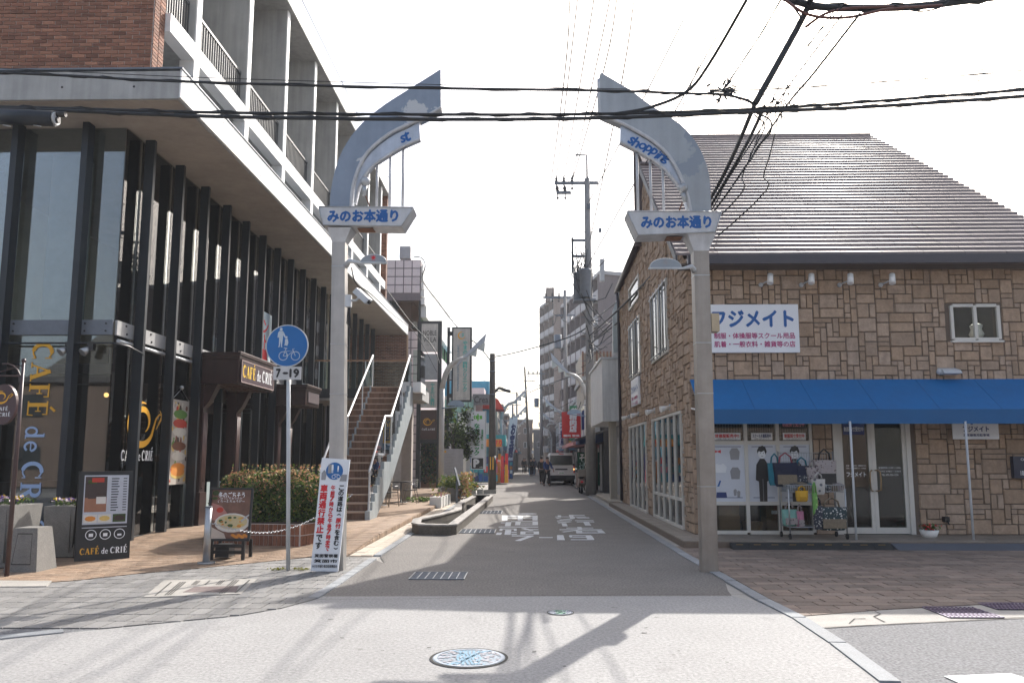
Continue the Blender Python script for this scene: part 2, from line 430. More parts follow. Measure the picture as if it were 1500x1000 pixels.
def pieces(name, rects, org, u, v, mat, parent, depth=.02, limit=300, score=None, joint=.008, ins=.05, jit=.25):
    """rects: (a0,a1,b0,b1) in the plane org+u*a+v*b; the best `limit` are objects, the rest one stuff mesh"""
    org = Vector(org); u = Vector(u); v = Vector(v); n = u.cross(v)
    mat3 = Matrix((u, v, n)).transposed()
    po = Vector(parent_org(parent))
    if score is None: score = lambda c: c.length
    L = sorted(rects, key=lambda q: score(org + u * (q[0] + q[1]) / 2 + v * (q[2] + q[3]) / 2) / max(.02, (q[1] - q[0]) * (q[3] - q[2])) ** .25)
    me = unit_mesh(name, mat, ins)
    for q in L[:limit]:
        ob = bpy.data.objects.new(name, me); COL.objects.link(ob); ob.parent = parent
        d = depth * R.uniform(1 - jit, 1 + jit)
        c = org + u * (q[0] + q[1]) / 2 + v * (q[2] + q[3]) / 2 - po
        rot = mat3.to_4x4()
        ob.matrix_local = Matrix.Translation(c) @ rot @ Matrix.Diagonal((q[1] - q[0] - joint, q[3] - q[2] - joint, d, 1))
    if len(L) > limit:
        mb = MB()
        for q in L[limit:]:
            d = depth * R.uniform(1 - jit, 1 + jit)
            a0, a1, b0, b1 = q[0] + joint / 2, q[1] - joint / 2, q[2] + joint / 2, q[3] - joint / 2
            k = ins / 2; da = (a1 - a0) * k; db = (b1 - b0) * k
            P = lambda a, b, h: org + u * a + v * b + n * h
            mb.add([P(a0, b0, 0), P(a1, b0, 0), P(a1, b1, 0), P(a0, b1, 0), P(a0 + da, b0 + db, d), P(a1 - da, b0 + db, d), P(a1 - da, b1 - db, d), P(a0 + da, b1 - db, d)],
                   [(4, 5, 6, 7), (0, 1, 5, 4), (1, 2, 6, 5), (2, 3, 7, 6), (3, 0, 4, 7)])
        part(name, mb, mat, parent, kind='stuff')
def paving(name, piece, poly, zf, pw, pd, mat, base_mat, along='x', limit=300, joint=.008, bond=.5, th=.012, tilt=0.0, ymax=999):
    """paved ground: joint-coloured bed plus one piece per block"""
    bed = MB()
    xs = [p[0] for p in poly]; ys = [p[1] for p in poly]
    Y0, Y1 = min(ys), min(max(ys), ymax)
    # bed in strips following zf
    nst = max(1, int((max(ys) - min(ys)) / .5)); yy = [min(ys) + (max(ys) - min(ys)) * i / nst for i in range(nst + 1)]
    for i in range(nst):
        c = clip_rect(poly, min(xs) - 1, max(xs) + 1, yy[i], yy[i + 1])
        if len(c) >= 3: bed.poly([(x, y, zf(x, y) - th) for x, y in c])
    par = struct(name, bed, base_mat)
    full = []; rest = MB(); row = 0; y = Y0
    while y < Y1:
        off = (row % 2) * bond * pw + (row * .37 % 1) * 0
        x = math.floor(min(xs) / pw) * pw - off
        while x < max(xs):
            c = clip_rect(poly, x + joint / 2, x + pw - joint / 2, y + joint / 2, y + pd - joint / 2)
            if len(c) >= 3:
                a = abs(sum(c[i - 1][0] * c[i][1] - c[i][0] * c[i - 1][1] for i in range(len(c)))) / 2
                if a > .97 * (pw - joint) * (pd - joint): full.append((x + pw / 2, y + pd / 2))
                elif a > .05 * pw * pd:
                    zz = zf(x + pw / 2, y + pd / 2); rest.prism(c, 'z', zz - th, zz + R.uniform(-.0015, .0015))
            x += pw
        y += pd; row += 1
    full.sort(key=lambda q: q[0] ** 2 + q[1] ** 2 if abs(q[0]) < q[1] * .68 else 999)
    me = unit_mesh(piece, mat, .03)
    for q in full[:limit]:
        ob = bpy.data.objects.new(piece, me); COL.objects.link(ob); ob.parent = par
        ob.location = (q[0], q[1], zf(*q) - th); ob.scale = (pw - joint, pd - joint, th + R.uniform(-.0015, .0015))
        ob.rotation_euler = (R.uniform(-tilt, tilt), R.uniform(-tilt, tilt), 0)
    for q in full[limit:]:
        zz = zf(*q); zt = zz + R.uniform(-.0015, .0015)
        a, b = (pw - joint) / 2, (pd - joint) / 2
        rest.add([(q[0] - a, q[1] - b, zt), (q[0] + a, q[1] - b, zt), (q[0] + a, q[1] + b, zt), (q[0] - a, q[1] + b, zt),
                  (q[0] - a, q[1] - b, zz - th), (q[0] + a, q[1] - b, zz - th), (q[0] + a, q[1] + b, zz - th), (q[0] - a, q[1] + b, zz - th)],
                 [(0, 1, 2, 3), (4, 5, 1, 0), (5, 6, 2, 1), (6, 7, 3, 2), (7, 4, 0, 3)])
    if rest.v: part(piece, rest, mat, par, kind='stuff')
    return par
def ashlar(a0, a1, b0, b1, cw, chh, holes=(), inside=None):
    nx = int(round((a1 - a0) / cw)); ny = int(round((b1 - b0) / chh)); cw = (a1 - a0) / nx; chh = (b1 - b0) / ny
    occ = [[False] * nx for _ in range(ny)]
    def bad(i, j):
        x = a0 + (i + .5) * cw; y = b0 + (j + .5) * chh
        if inside and not inside(x, y): return True
        return any(h[0] < x < h[1] and h[2] < y < h[3] for h in holes)
    for j in range(ny):
        for i in range(nx): occ[j][i] = bad(i, j)
    sizes = [(3, 2), (4, 2), (3, 1), (2, 2), (2, 1), (4, 1), (2, 3), (1, 2), (3, 3), (1, 3), (4, 3), (1, 1), (5, 2), (3, 2), (2, 3)]
    out = []
    for j in range(ny):
        for i in range(nx):
            if occ[j][i]: continue
            R.shuffle(sizes)
            for sw, sh in sizes:
                if i + sw <= nx and j + sh <= ny and not any(occ[jj][ii] for jj in range(j, j + sh) for ii in range(i, i + sw)): break
            else: sw = sh = 1
            for jj in range(j, j + sh):
                for ii in range(i, i + sw): occ[jj][ii] = True
            out.append((a0 + i * cw, a0 + (i + sw) * cw, b0 + j * chh, b0 + (j + sh) * chh))
    return out
X_, Y_, Z_ = Vector((1, 0, 0)), Vector((0, 1, 0)), Vector((0, 0, 1))
# ================================================================== GROUND
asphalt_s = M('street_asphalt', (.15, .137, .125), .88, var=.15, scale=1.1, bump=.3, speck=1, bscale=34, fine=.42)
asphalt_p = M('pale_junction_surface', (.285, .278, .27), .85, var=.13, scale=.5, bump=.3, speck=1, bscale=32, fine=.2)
asphalt_g = M('grey_asphalt', (.15, .15, .155), .9, var=.1, scale=1.5, bump=.8, bscale=40, fine=.45)
tan_brick = M('tan_paving_brick', (.25, .165, .105), .7, var=.15, scale=3, bump=.3, rnd=.2, col2=(.3, .215, .15))
tan_joint = M('tan_joint', (.16, .12, .09), .9)
grey_block = M('grey_paving_block', (.2, .193, .184), .85, var=.15, scale=2.5, bump=.4, rnd=.14, fine=.12)
grey_joint = M('grey_joint', (.07, .07, .07), .9)
brown_block = M('brown_paving_block', (.19, .14, .11), .85, var=.18, scale=3, bump=.4, rnd=.26, col2=(.2, .155, .125), fine=.12)
brown_joint = M('brown_joint', (.04, .036, .034), .9)
kerb_m = M('granite_kerb', (.24, .25, .26), .8, var=.12, scale=4, bump=.4, rnd=.12, fine=.1)
cream_slab = M('cream_slab', (.42, .36, .29), .8, var=.1, scale=3, rnd=.12, bump=.2)
conc_strip = M('concrete_strip', (.33, .31, .28), .85, var=.14, scale=2, bump=.4, fine=.12)
road_paint = M('road_paint', (.5, .52, .54), .7, var=.16, scale=9, fine=.15)
struct('ground', MB().poly([(-400, -300, -.06), (400, -300, -.06), (400, 900, -.06), (-400, 900, -.06)]), asphalt_g)
def g2(px, py): p = AZ(px, py); return (p.x, p.y)
edge_y = 9.42
# left kerb curve of the junction, from the picture's left edge round to the street
lk = [g2(*p) for p in ((150, 921), (254, 911), (348, 902), (412, 891), (460, 878), (495, 856), (548, 819))]
rk = [(2.62, 34), (2.6, 23.4), (2.58, 13.), (2.6, 11.9)] + [g2(*p) for p in ((1062, 851), (1108, 878), (1160, 905), (1215, 942), (1290, 1000))] + [(2.6, 3.5), (2.9, 0.), (3.5, -9)]
road = [(-2.42, 13.0), (-2.42, 34.), (2.62, 34.)] + rk[1:4] + [(rk[4][0], rk[4][1]), (2.47, 9.8), (2.42, edge_y), (lk[4][0] + .05, edge_y - .12), lk[5], lk[6], (-2.2, 12.2)]
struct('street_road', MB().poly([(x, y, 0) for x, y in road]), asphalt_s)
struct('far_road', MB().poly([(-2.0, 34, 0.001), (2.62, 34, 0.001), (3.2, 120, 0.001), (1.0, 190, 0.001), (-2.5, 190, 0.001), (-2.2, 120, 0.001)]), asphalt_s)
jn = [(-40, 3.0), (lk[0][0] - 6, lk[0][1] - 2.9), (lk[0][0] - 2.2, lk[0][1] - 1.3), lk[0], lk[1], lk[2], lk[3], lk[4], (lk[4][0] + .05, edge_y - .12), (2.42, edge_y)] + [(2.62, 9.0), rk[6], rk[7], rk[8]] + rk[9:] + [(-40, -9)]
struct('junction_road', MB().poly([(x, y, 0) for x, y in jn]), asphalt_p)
struct('side_road', MB().poly([(x, y, 0) for x, y in [(-40, 3.0), (lk[0][0] - 6, lk[0][1] - 2.9), (lk[0][0] - 2.2, lk[0][1] - 1.3), lk[0], (-9, 7.45), (-40, 7.45)]]), asphalt_g)
# right carriageway beyond the kerb
strip_back = [g2(*p) for p in ((1166, 903), (1290, 893), (1500, 882))]
strip_front = [g2(*p) for p in ((1208, 919), (1290, 914), (1500, 905))]
struct('cross_road', MB().poly([(x, y, -.004) for x, y in [strip_front[0], strip_front[1], strip_front[2], (30, strip_front[2][1] + 1), (30, -9), (3.5, -9), (2.9, 0), (2.6, 3.5), rk[8], rk[7]]]), asphalt_g)
cs = MB()
cs.poly([(x, y, .0) for x, y in [strip_back[0], strip_back[1], strip_back[2], (30, strip_back[2][1] + 1.2), (30, strip_front[2][1] + 1.0), strip_front[2], strip_front[1], strip_front[0]]])
struct('gutter_strip', cs, conc_strip)
def crack(pts, wd, z, name='crack', mat=black_ink):
    mb = MB()
    for i in range(len(pts) - 1):
        a = Vector((*g2(*pts[i]), z)); b = Vector((*g2(*pts[i + 1]), z)); d = (b - a).normalized(); q = Vector((-d.y, d.x, 0))
        w0 = wd * R.uniform(.4, 1.2); w1 = wd * R.uniform(.4, 1.2)
        mb.poly([a + q * w0, a - q * w0, b - q * w1, b + q * w1])
    return struct(name, mb, mat)
patch_dark = M('dark_crack', (.035, .033, .03), .95)
crack([(1208, 919), (1245, 917), (1290, 915), (1340, 912), (1420, 908), (1500, 904)], .008, .006, 'gutter_seam', patch_dark)
crack([(1244, 913), (1252, 906), (1268, 906)], .011, .005, 'pavement_crack', patch_dark)
for _ in range(16):
    u_, v_ = R.uniform(480, 1080), R.uniform(885, 990); crack([(u_, v_), (u_ + R.uniform(3, 9), v_ + R.uniform(-1, 1))], .008, .004, 'tar_spot', patch_dark)
crack([(1278, 893), (1290, 899), (1280, 903), (1296, 911)], .008, .005, 'pavement_crack', patch_dark)
# kerb stones: right side of the street
def kerb(name, line, wd, ln, z, mat, th=.03):
    par = struct(name, MB().prism([(line[0][0], line[0][1]), (line[0][0] + .01, line[0][1]), (line[0][0] + .01, line[0][1] + .01)], 'z', -.05, -.04), mat)
    segs = []
    for i in range(len(line) - 1):
        a = Vector((*line[i], 0)); b = Vector((*line[i + 1], 0)); L = (b - a).length; n = max(1, int(L / ln))
        for k in range(n): segs.append((a + (b - a) * k / n, a + (b - a) * (k + 1) / n))
    me = unit_mesh('kerb_stone', mat, .02)
    for a, b in segs[:90]:
        d = (b - a); o = bpy.data.objects.new('kerb_stone', me); COL.objects.link(o); o.parent = par
        o.location = ((a.x + b.x) / 2, (a.y + b.y) / 2, z - th); o.rotation_euler = (0, 0, math.atan2(d.y, d.x))
        o.scale = (d.length - .012, wd, th + R.uniform(-.001, .002))
    return par
kerb('right_kerb', [(x + .075, y) for x, y in reversed(rk[:9])], .15, .62, .012, kerb_m)
kerb('left_kerb', [lk[6], (lk[6][0] + .02, lk[6][1] - .05)] and [(-2.49, 13.1), (-2.49, 33)], .13, .9, .012, kerb_m)
kerb('corner_kerb', [(lk[0][0] - 2.2, lk[0][1] - 1.35), (lk[0][0] - .3, lk[0][1] - .1)], .16, .6, .012, kerb_m)
# grey block pavement on the left corner
gp = [(lk[0][0] - 7, lk[0][1] + .0)] + [(x, y + .02) for x, y in lk] + [g2(530, 817), g2(470, 815), g2(400, 822), g2(300, 832), g2(200, 841), g2(100, 852), g2(0, 857), (-14, 9.6)]
paving('grey_pavement', 'paving_block', gp, lambda x, y: .008, .185, .33, grey_block, grey_joint, joint=.012, tilt=.004)
kerb('pavement_edging', [(x - .03, y + .06) for x, y in lk[4:]], .13, .3, .014, kerb_m)
# tan brick terrace before the cafe
def zt(x, y): return .012 + .1 * max(0, min(1, (y - 12.6) / 3.5))
tp = [(-14, 9.62), g2(0, 856.5), g2(100, 851.5), g2(200, 840.5), g2(300, 831.5), g2(400, 821.5), g2(470, 814.5), (-2.98, 13.0), (-2.98, 22.), (-9, 22), (-14, 14)]
paving('terrace', 'paving_brick', tp, zt, .24, .085, tan_brick, tan_joint, joint=.007, th=.01)
struct('terrace_back', MB().poly([(-9, 22, .112), (-2.98, 22, .112), (-2.98, 40, .112), (-9, 40, .112)]), tan_brick)
st = MB(); rect = []
n = 0; y = 13.2
while y < 34:
    rect.append((y, y + .24, 0, zt(0, y) - .012 if zt(0, y) < .1 else .11)); y += .24
stp = struct('terrace_step', MB().prism([(13.0, -.02), (40, -.02), (40, .108), (16.1, .108), (12.9, .003)], 'x', -2.985, -2.99), tan_joint)
pieces('step_brick', rect, (-2.985, 0, .0), (0, 1, 0), (0, 0, 1), tan_brick, stp, depth=.02, limit=90)
cb = []
y = 13.1
while y < 33:
    cb.append((-2.965, -2.77, y, y + .42)); cb.append((-2.77, -2.575, y, y + .42)); y += .42
pc = struct('gutter_slabs', MB().poly([(-2.98, 13.05, -.004), (-2.56, 13.05, -.004), (-2.56, 34, -.004), (-2.98, 34, -.004)]), tan_joint)
pieces('gutter_slab', cb, (0, 0, -.004), X_, Y_, cream_slab, pc, depth=.012, limit=120)
# brown block forecourt on the right
bp_ = [(2.74, 14.6), (2.74, 11.9)] + [(rk[4][0] + .17, rk[4][1]), (rk[5][0] + .17, rk[5][1]), (rk[6][0] + .12, rk[6][1] + .08)] + [strip_back[0], strip_back[1], strip_back[2], (15, strip_back[2][1] + .35), (15, 14.6)]
paving('brown_forecourt', 'paving_block', bp_, lambda x, y: .008, .42, .2, brown_block, brown_joint, joint=.008, tilt=.004, bond=.37)
struct('far_pavement', MB().poly([(2.74, 14.6, .004), (2.74, 34, .004), (4, 34, .004), (4, 14.6, .004)]), conc_strip)
struct('far_left_pavement', MB().poly([(-9, 34, .05), (-2.0, 34, .05), (-2.2, 120, .05), (-9, 120, .05)]), conc_strip)
struct('far_right_pavement', MB().poly([(2.74, 34, .03), (3.3, 120, .03), (14, 120, .03), (12, 34, .03)]), conc_strip)
# concrete cover strip at left
struct('drain_cover_strip', MB().prism([g2(-60, 851), g2(76, 852), g2(68, 860), g2(-60, 861)], 'z', .0, .018), conc_strip)
# white paint
mb = MB(); mb.poly([(*g2(*p), .004) for p in ((1382, 990), (1480, 986), (1560, 1010), (1440, 1016))])
struct('road_marking', mb, road_paint)
mb = MB()
RT = """345 215 400 215 395 262 345 262|370 217 672 217 672 225 370 225|490 225 535 225 535 262 490 262|625 225 672 225 672 262 625 262|400 236 625 236 625 242 400 242
335 281 375 281 375 287 335 287|380 277 432 277 424 314 372 314|315 319 480 319 480 325 315 325|430 270 675 270 675 276 430 276|470 276 517 276 512 306 464 306|625 276 675 276 676 306 625 306|517 290 625 290 625 294 517 294|517 302 625 302 625 306 517 306|480 319 678 319 678 326 480 326
325 337 480 337 480 343 325 343|325 343 352 343 348 358 320 358|455 343 480 343 480 358 455 358|376 349 432 349 424 394 368 394|300 374 348 374 336 395 288 395|432 368 480 368 480 375 432 375|432 386 482 386 482 393 432 393|515 333 560 333 640 356 600 356|515 344 680 344 680 350 560 350|515 364 562 364 560 392 513 392|636 364 684 364 686 391 636 391|562 364 636 364 636 370 562 370|562 386 636 386 636 392 562 392
435 401 637 401 633 409 435 409|578 409 633 409 515 452 460 450|685 417 810 417 810 424 685 424|850 398 907 398 922 444 850 444
962 399 1160 399 1166 406 962 406|958 406 985 406 996 420 968 420|996 414 1120 414 1120 421 996 421|1112 406 1170 406 1192 437 1126 437|975 437 1192 437 1186 444 975 444
958 212 998 212 1002 228 962 228|998 213 1100 213 1104 219 998 219|855 217 886 217 888 228 857 228|832 228 1112 228 1116 233 832 233|966 233 1010 233 1014 247 970 247|838 240 880 236 890 240 850 247|865 258 990 244 1004 250 880 263|1022 236 1140 236 1152 244 1040 244
848 266 985 262 988 268 850 272|852 282 965 274 985 279 862 290|890 290 935 290 948 318 900 318|1015 263 1182 263 1186 269 1015 269|1030 275 1190 275 1193 281 1030 281|1090 281 1142 281 1164 311 1108 311
935 331 1180 331 1184 337 935 337|1034 324 1074 324 1078 346 1038 346|872 346 1258 346 1262 353 872 353|890 368 1030 353 1050 356 910 374|1020 357 1078 357 1086 385 1028 385|1214 355 1265 355 1295 383 1232 383|1080 357 1216 357 1218 362 1080 362|1084 370 1224 370 1225 374 1084 374|1086 379 1232 379 1232 385 1086 385"""
for i, q in enumerate(RT.replace('\n', '|').split('|')):
    v = [float(k) for k in q.split()]
    mb.poly([(*g2(680 + v[j] / 6.25, 720 + v[j + 1] / 6.25), .003 + .00015 * i) for j in (0, 2, 4, 6)])
mb.poly([(*g2(773 + 14 * math.cos(k * .52), 752.2 + .9 * math.sin(k * .52)), .004) for k in range(12)])
struct('road_marking', mb, road_paint)
struct('road_base', MB().poly([(-3.6, 8.6, -.012), (3.6, 8.6, -.012), (3.6, 14, -.012), (-3.6, 14, -.012)]), conc_strip)
# plaza seams between the two surfaces
crack([(455, 878), (600, 877), (750, 873), (900, 871), (1090, 870)], .006, .005, 'surface_seam', patch_dark)

# drains and manholes
def grate(px, py, w_, d_, label, n=7):
    c = AZ(px, py); t = thing('drain_grate', label, 'drain grate', (c.x, c.y, 0))
    part('channel', MB().box(c.x - w_ / 2, c.x + w_ / 2, c.y - d_ / 2, c.y + d_ / 2, .001, .007), black, t)
    for s in (-1, 1): part('frame_bar', MB().box(c.x - w_ / 2, c.x + w_ / 2, c.y + s * d_ / 2 - .012, c.y + s * d_ / 2 + .012, .004, .016), steel_plate, t)
    bar = MB()
    k = 26
    for i in range(k):
        yy = c.y - d_ / 2 + d_ * (i + .5) / k
        bar.box(c.x - w_ / 2 + .02, c.x + w_ / 2 - .02, yy - .006, yy + .003, .007, .011)
    part('grille', bar, steel_plate, t, kind='stuff')
    for i in range(n + 1):
        xx = c.x - w_ / 2 + w_ * i / n
        part('grate_bar', MB().box(xx - .006, xx + .006, c.y - d_ / 2, c.y + d_ / 2, .011, .015), galv, t)
grate(643, 843.5, .74, .62, 'grey steel drain grate in the street nearest the junction, in shade')
grate(700, 778, .78, .9, 'drain grate in the street beside the near end of the stone water basin')
grate(716, 750, .8, 1.2, 'drain grate in the street halfway along the stone water basin')
pg = M('purple_grate', (.12, .09, .16), .5, metal=.4)
for (u0, u1, v0, v1, lab) in ((1392, 1470, 890, 905, 'purple brown grid drain grate in the gutter at the right'), (1462, 1530, 884, 893, 'dark slatted drain grate at the right picture edge')):
    a, b = AZ(u0, v1), AZ(u1, v1); c = AZ((u0 + u1) / 2, v0); t = thing('drain_grate', lab, 'drain grate', (a.x, a.y, 0))
    part('channel', MB().box(a.x, b.x, a.y, c.y, .001, .006), patch_dark, t)
    for i in range(13): x = a.x + (b.x - a.x) * i / 12; part('grate_bar', MB().box(x - .008, x + .008, a.y, c.y, .006, .012), pg, t)
    for i in range(5): y = a.y + (c.y - a.y) * i / 4; part('cross_bar', MB().box(a.x, b.x, y - .008, y + .008, .0125, .016), pg, t)
def manhole(px, py, r, label, cols):
    c = AZ(px, py); t = thing('manhole_cover', label, 'manhole cover', (c.x, c.y, 0))
    part('rim', MB().disc((c.x, c.y, .006), X_, Y_, r * 1.06, 40, 0, r * .98), patch_dark, t)
    part('disc', MB().disc((c.x, c.y, .005), X_, Y_, r * .985, 40), cols[0], t)
    part('border', MB().disc((c.x, c.y, .009), X_, Y_, r * .95, 40, 0, r * .86), cols[1], t)
    mb = MB()
    for i in range(170):
        a = R.uniform(0, 6.28); q = r * .84 * math.sqrt(R.random())
        x, y = c.x + q * math.cos(a), c.y + q * math.sin(a)
        if abs(x - c.x) < r * .16: continue
        s = r * R.uniform(.03, .07); b = R.uniform(0, 6)
        mb.poly([(x + s * math.cos(b + k * 1.26) * R.uniform(.6, 1.2), y + s * math.sin(b + k * 1.26), .008 + i * .00001) for k in range(5)], i % 2)
    part('leaf_relief', mb, [cols[2], cols[3]], t, kind='stuff')
    mb = MB()
    for i in range(9):
        a = (i - 4) * .035 * r * 2
        P = [(c.x + a * (1.8 if k in (0, 5) else 1) + .015 * math.sin(k * 2 + i), c.y + r * (.75 - k * .3), .0075) for k in range(6)]
        stroke(mb, [(p[0] - c.x, p[1] - c.y) for p in P], .02, (c.x, c.y, .0085), X_, Y_, 1)
    part('waterfall_relief', mb, cols[4], t, kind='stuff')
iron = M('cast_iron_grey', (.2, .24, .28), .5, metal=.3, var=.1)
manhole(687, 963.5, .3, 'large blue and grey patterned manhole cover in the foreground', [iron, M('manhole_pale', (.33, .37, .42), .5), M('manhole_grey', (.36, .36, .4), .5), M('manhole_brown', (.27, .25, .27), .6), M('manhole_blue', (.14, .28, .38), .4)])
manhole(821, 897, .135, 'small round coloured cover at the shadow edge in the road', [iron, M('manhole_dark', (.08, .09, .14), .5), M('manhole_white', (.5, .52, .6), .5), M('manhole_navy', (.05, .07, .2), .5), M('manhole_green', (.1, .3, .2), .5)])
# slotted drain cover in the left pavement
c0 = AZ(293, 862)
t = thing('slotted_drain_cover', 'long rusty drain cover with black slots in the grey block pavement', 'drain cover', (c0.x, c0.y, 0))
q = [g2(210, 876), g2(240, 851), g2(376, 849), g2(352, 871)]
part('cover_plate', MB().prism(q, 'z', .004, .017), conc_strip, t)
part('rusty_insert', MB().prism([g2(268, 869), g2(285, 861), g2(350, 860), g2(345, 869)], 'z', .0175, .02), M('rusted_plate', (.17, .13, .12), .8, var=.3, scale=8), t)
def lerp(a, b, k): return (a[0] + (b[0] - a[0]) * k, a[1] + (b[1] - a[1]) * k)
for a0, a1, f0, f1 in ((.1, .13, .05, .9), (.2, .28, .05, .92), (.36, .42, .62, .95), (.5, .53, .62, .95), (.62, .68, .62, .95), (.76, .84, .05, .95), (.93, .96, .05, .95)):
    mb = MB()
    for i in range(int((f1 - f0) * 16)):
        v0 = f0 + (f1 - f0) * i / ((f1 - f0) * 16); v1 = v0 + .035
        nn = 1 if a1 - a0 < .05 else 3
        for j in range(nn):
            u0 = a0 + (a1 - a0) * j / nn; u1 = u0 + (a1 - a0) / nn * .6
            P = [lerp(lerp(q[0], q[3], uu), lerp(q[1], q[2], uu), vv) for uu, vv in ((u0, v0), (u1, v0), (u1, v1), (u0, v1))]
            mb.poly([(x, y, .0215) for x, y in P])
    part('slot_row', mb, patch_dark, t, kind='stuff')

# ================================================================== RIGHT BUILDING: clothing shop
FX, FY = 3.32, 15.5
shop = thing('clothing_shop', 'tan stone clad shop with long brown stepped roof and blue awning', 'shop', (FX, FY, 0))
Yv = AX(939, 247, 3.0)
def plane_z(y): return 5.62 + (Yv.z - 5.62) / (Yv.y - 15.05) * (y - 15.05)
yr = 16.
while plane_z(yr) < AY(1130, 200, yr).z: yr += .05
WR = 13.5
side_poly = [(15.5, 0), (26.85, 0), (26.85, 7.45), (21.15, 7.75), (21.15, plane_z(21.15) - .12), (15.5, plane_z(15.5) - .12)]
wall_side = MB().prism(side_poly, 'x', FX + .0, FX + .25)
wall_side.box(FX, WR, 26.6, 26.85, 0, 7.4)
ws = part('side_wall', wall_side, stone_joint, shop)
# front wall with openings (behind display windows and doors)
disp = (AY(1043, 700, FY).x - .05, AY(1193, 700, FY).x)
dr = (AY(1223, 700, FY).x, AY(1337, 700, FY).x)
wn = (AY(1391, 460, FY).x, AY(1462, 460, FY).x, AY(1400, 497, FY).z, AY(1400, 448, FY).z)
fw = MB()
zt_ = 2.75
fw.box(FX + .25, disp[0], FY, FY + .2, 0, zt_); fw.box(disp[1], dr[0], FY, FY + .2, 0, zt_); fw.box(dr[1], WR, FY, FY + .2, 0, zt_)
fw.box(FX + .25, wn[0], FY, FY + .2, zt_, 5.5); fw.box(wn[1], WR, FY, FY + .2, zt_, 5.5)
fw.box(wn[0], wn[1], FY, FY + .2, zt_, wn[2]); fw.box(wn[0], wn[1], FY, FY + .2, wn[3], 5.5)
fwp = part('front_wall', fw, stone_joint, shop)
holes = [(disp[0] - .05, disp[1] + .03, 0, zt_ - .1), (dr[0] - .03, dr[1] + .03, 0, zt_ - .1), (wn[0] - .05, wn[1] + .05, wn[2] - .06, wn[3] + .06)]
st = ashlar(FX - .03, 12.6, .14, 5.5, .125, .098, holes)
pieces('stone', st, (0, FY, 0), X_, Z_, stone_m, fwp, depth=.024, limit=300, joint=.016, ins=.07, jit=.4, score=lambda c: c.x)
# side wall openings measured on the wall plane
def sy(px, py): p = AX(px, py, FX); return p.y, p.z
def sopen(a, b): y1, z1 = sy(*a); y0, z0 = sy(*b); return (y0, y1, z0, z1)
W1 = (sy(981, 500)[0], sy(957, 500)[0], 4.05, 5.8)
W2 = (sy(939.6, 500)[0], sy(924.5, 500)[0], 4.05, 5.75)
W3 = (sy(938, 425)[0], sy(923.5, 425)[0], 6.25, 6.95)
GB = (sy(1003, 700)[0], sy(960, 700)[0], .14, 2.62)
GA = (sy(950, 700)[0], sy(925.5, 700)[0], .14, 2.62)
hs_ = [(a - .04, b + .04, c - .04, d + .04) for a, b, c, d in (W1, W2, W3, GB, GA)]
def ins(y, z):
    if y > 21.1: return z < 7.75 - .3 * (y - 21.15) / 5.7 - .08
    return z < plane_z(y) - .25
ss = ashlar(15.47, 26.85, .14, 9.2, .13, .1, hs_, ins)
# the side wall faces -X: u runs towards the camera
pieces('stone', [(-b, -a, c, d) for a, b, c, d in ss], (FX, 0, 0), (0, -1, 0), (0, 0, 1), stone_m, ws, depth=.04, limit=120, joint=.02, ins=.07, jit=.4, score=lambda c: c.y)
# roof: courses
roof_m = M('brown_roof_tile', (.15, .115, .115), .5, var=.14, scale=3, rnd=.1, fine=.1, spec=.8)
pr0 = AY(1275, 200, yr); 
ye = 15.5
for _ in range(200):
    if plane_z(ye) >= AY(1500, 320, ye).z: break
    ye += .05
pr1 = AY(1500, 320, ye)
def xr(y): return pr1.x + (pr0.x - pr1.x) * (y - pr1.y) / (pr0.y - pr1.y)
XL2 = AY(1003, 200, yr).x
def xl(y): return 3.0 if y < Yv.y + .15 else XL2
def rz_(y): return plane_z(y) - .1
roof = part('roof', MB().poly([(3.15, 15.1, rz_(15.1)), (xr(15.1) - .2, 15.1, rz_(15.1)), (xr(21.4) - .2, 21.4, rz_(21.4)), (3.15, 21.4, rz_(21.4))]).poly([(xl(30) + .1, 21.4, rz_(21.4)), (xr(21.4) - .2, 21.4, rz_(21.4)), (pr0.x - .2, yr, rz_(yr)), (xl(30) + .1, yr, rz_(yr))]), roof_m, shop)
ncr = 40
for i in range(ncr):
    y0 = 15.05 + (yr - 15.05) * i / ncr; y1 = 15.05 + (yr - 15.05) * (i + 1) / ncr
    a, b = xl(y0 + .1), xr(y0)
    z0 = plane_z(y0); z1 = plane_z(y1)
    mb = MB(); th = .06; drop = .046
    ntile = int((b - a) / .9)
    for k in range(ntile + 1):
        xa = a + (b - a) * k / (ntile + 1); xb = a + (b - a) * (k + 1) / (ntile + 1) - .008
        j = R.uniform(-.0015, .0015)
        mb.prism([(y0 + j, z0), (y0 + j, z0 + th), (y1 + .03, z1 + th - drop + .03 * .6), (y1 + .03, z1 - .02)], 'x', xa, xb)
    part('roof_course', mb, roof_m, roof)
# ridge caps, verge, gutter
part('ridge_cap', MB().tube([(XL2, yr, plane_z(yr) + .02), (pr0.x, yr, plane_z(yr) + .02)], .045, 6), roof_m, roof)
part('ridge_cap', MB().tube([(3.0, Yv.y + .2, plane_z(Yv.y + .2) + .04), (XL2, Yv.y + .2, plane_z(Yv.y + .2) + .04)], .06, 6), roof_m, roof)
part('rear_slope', MB().poly([(3.15, 21.2, 7.72), (9, 21.2, 8.6), (9, 26.9, 8.3), (3.15, 26.9, 7.42)]).poly([(3.1, 21.42, 7.6), (XL2, 21.42, 7.6), (XL2, 21.42, plane_z(21.4)), (3.1, 21.42, plane_z(21.4))]).poly([(XL2, yr, plane_z(yr)), (pr0.x, yr, plane_z(yr)), (pr0.x - 2, yr + 8, 7.4), (XL2, yr + 8, 7.4)]).poly([(XL2, 21.4, 7), (XL2, yr, plane_z(yr)), (XL2, yr + 8, 7.4)]), roof_m, roof)
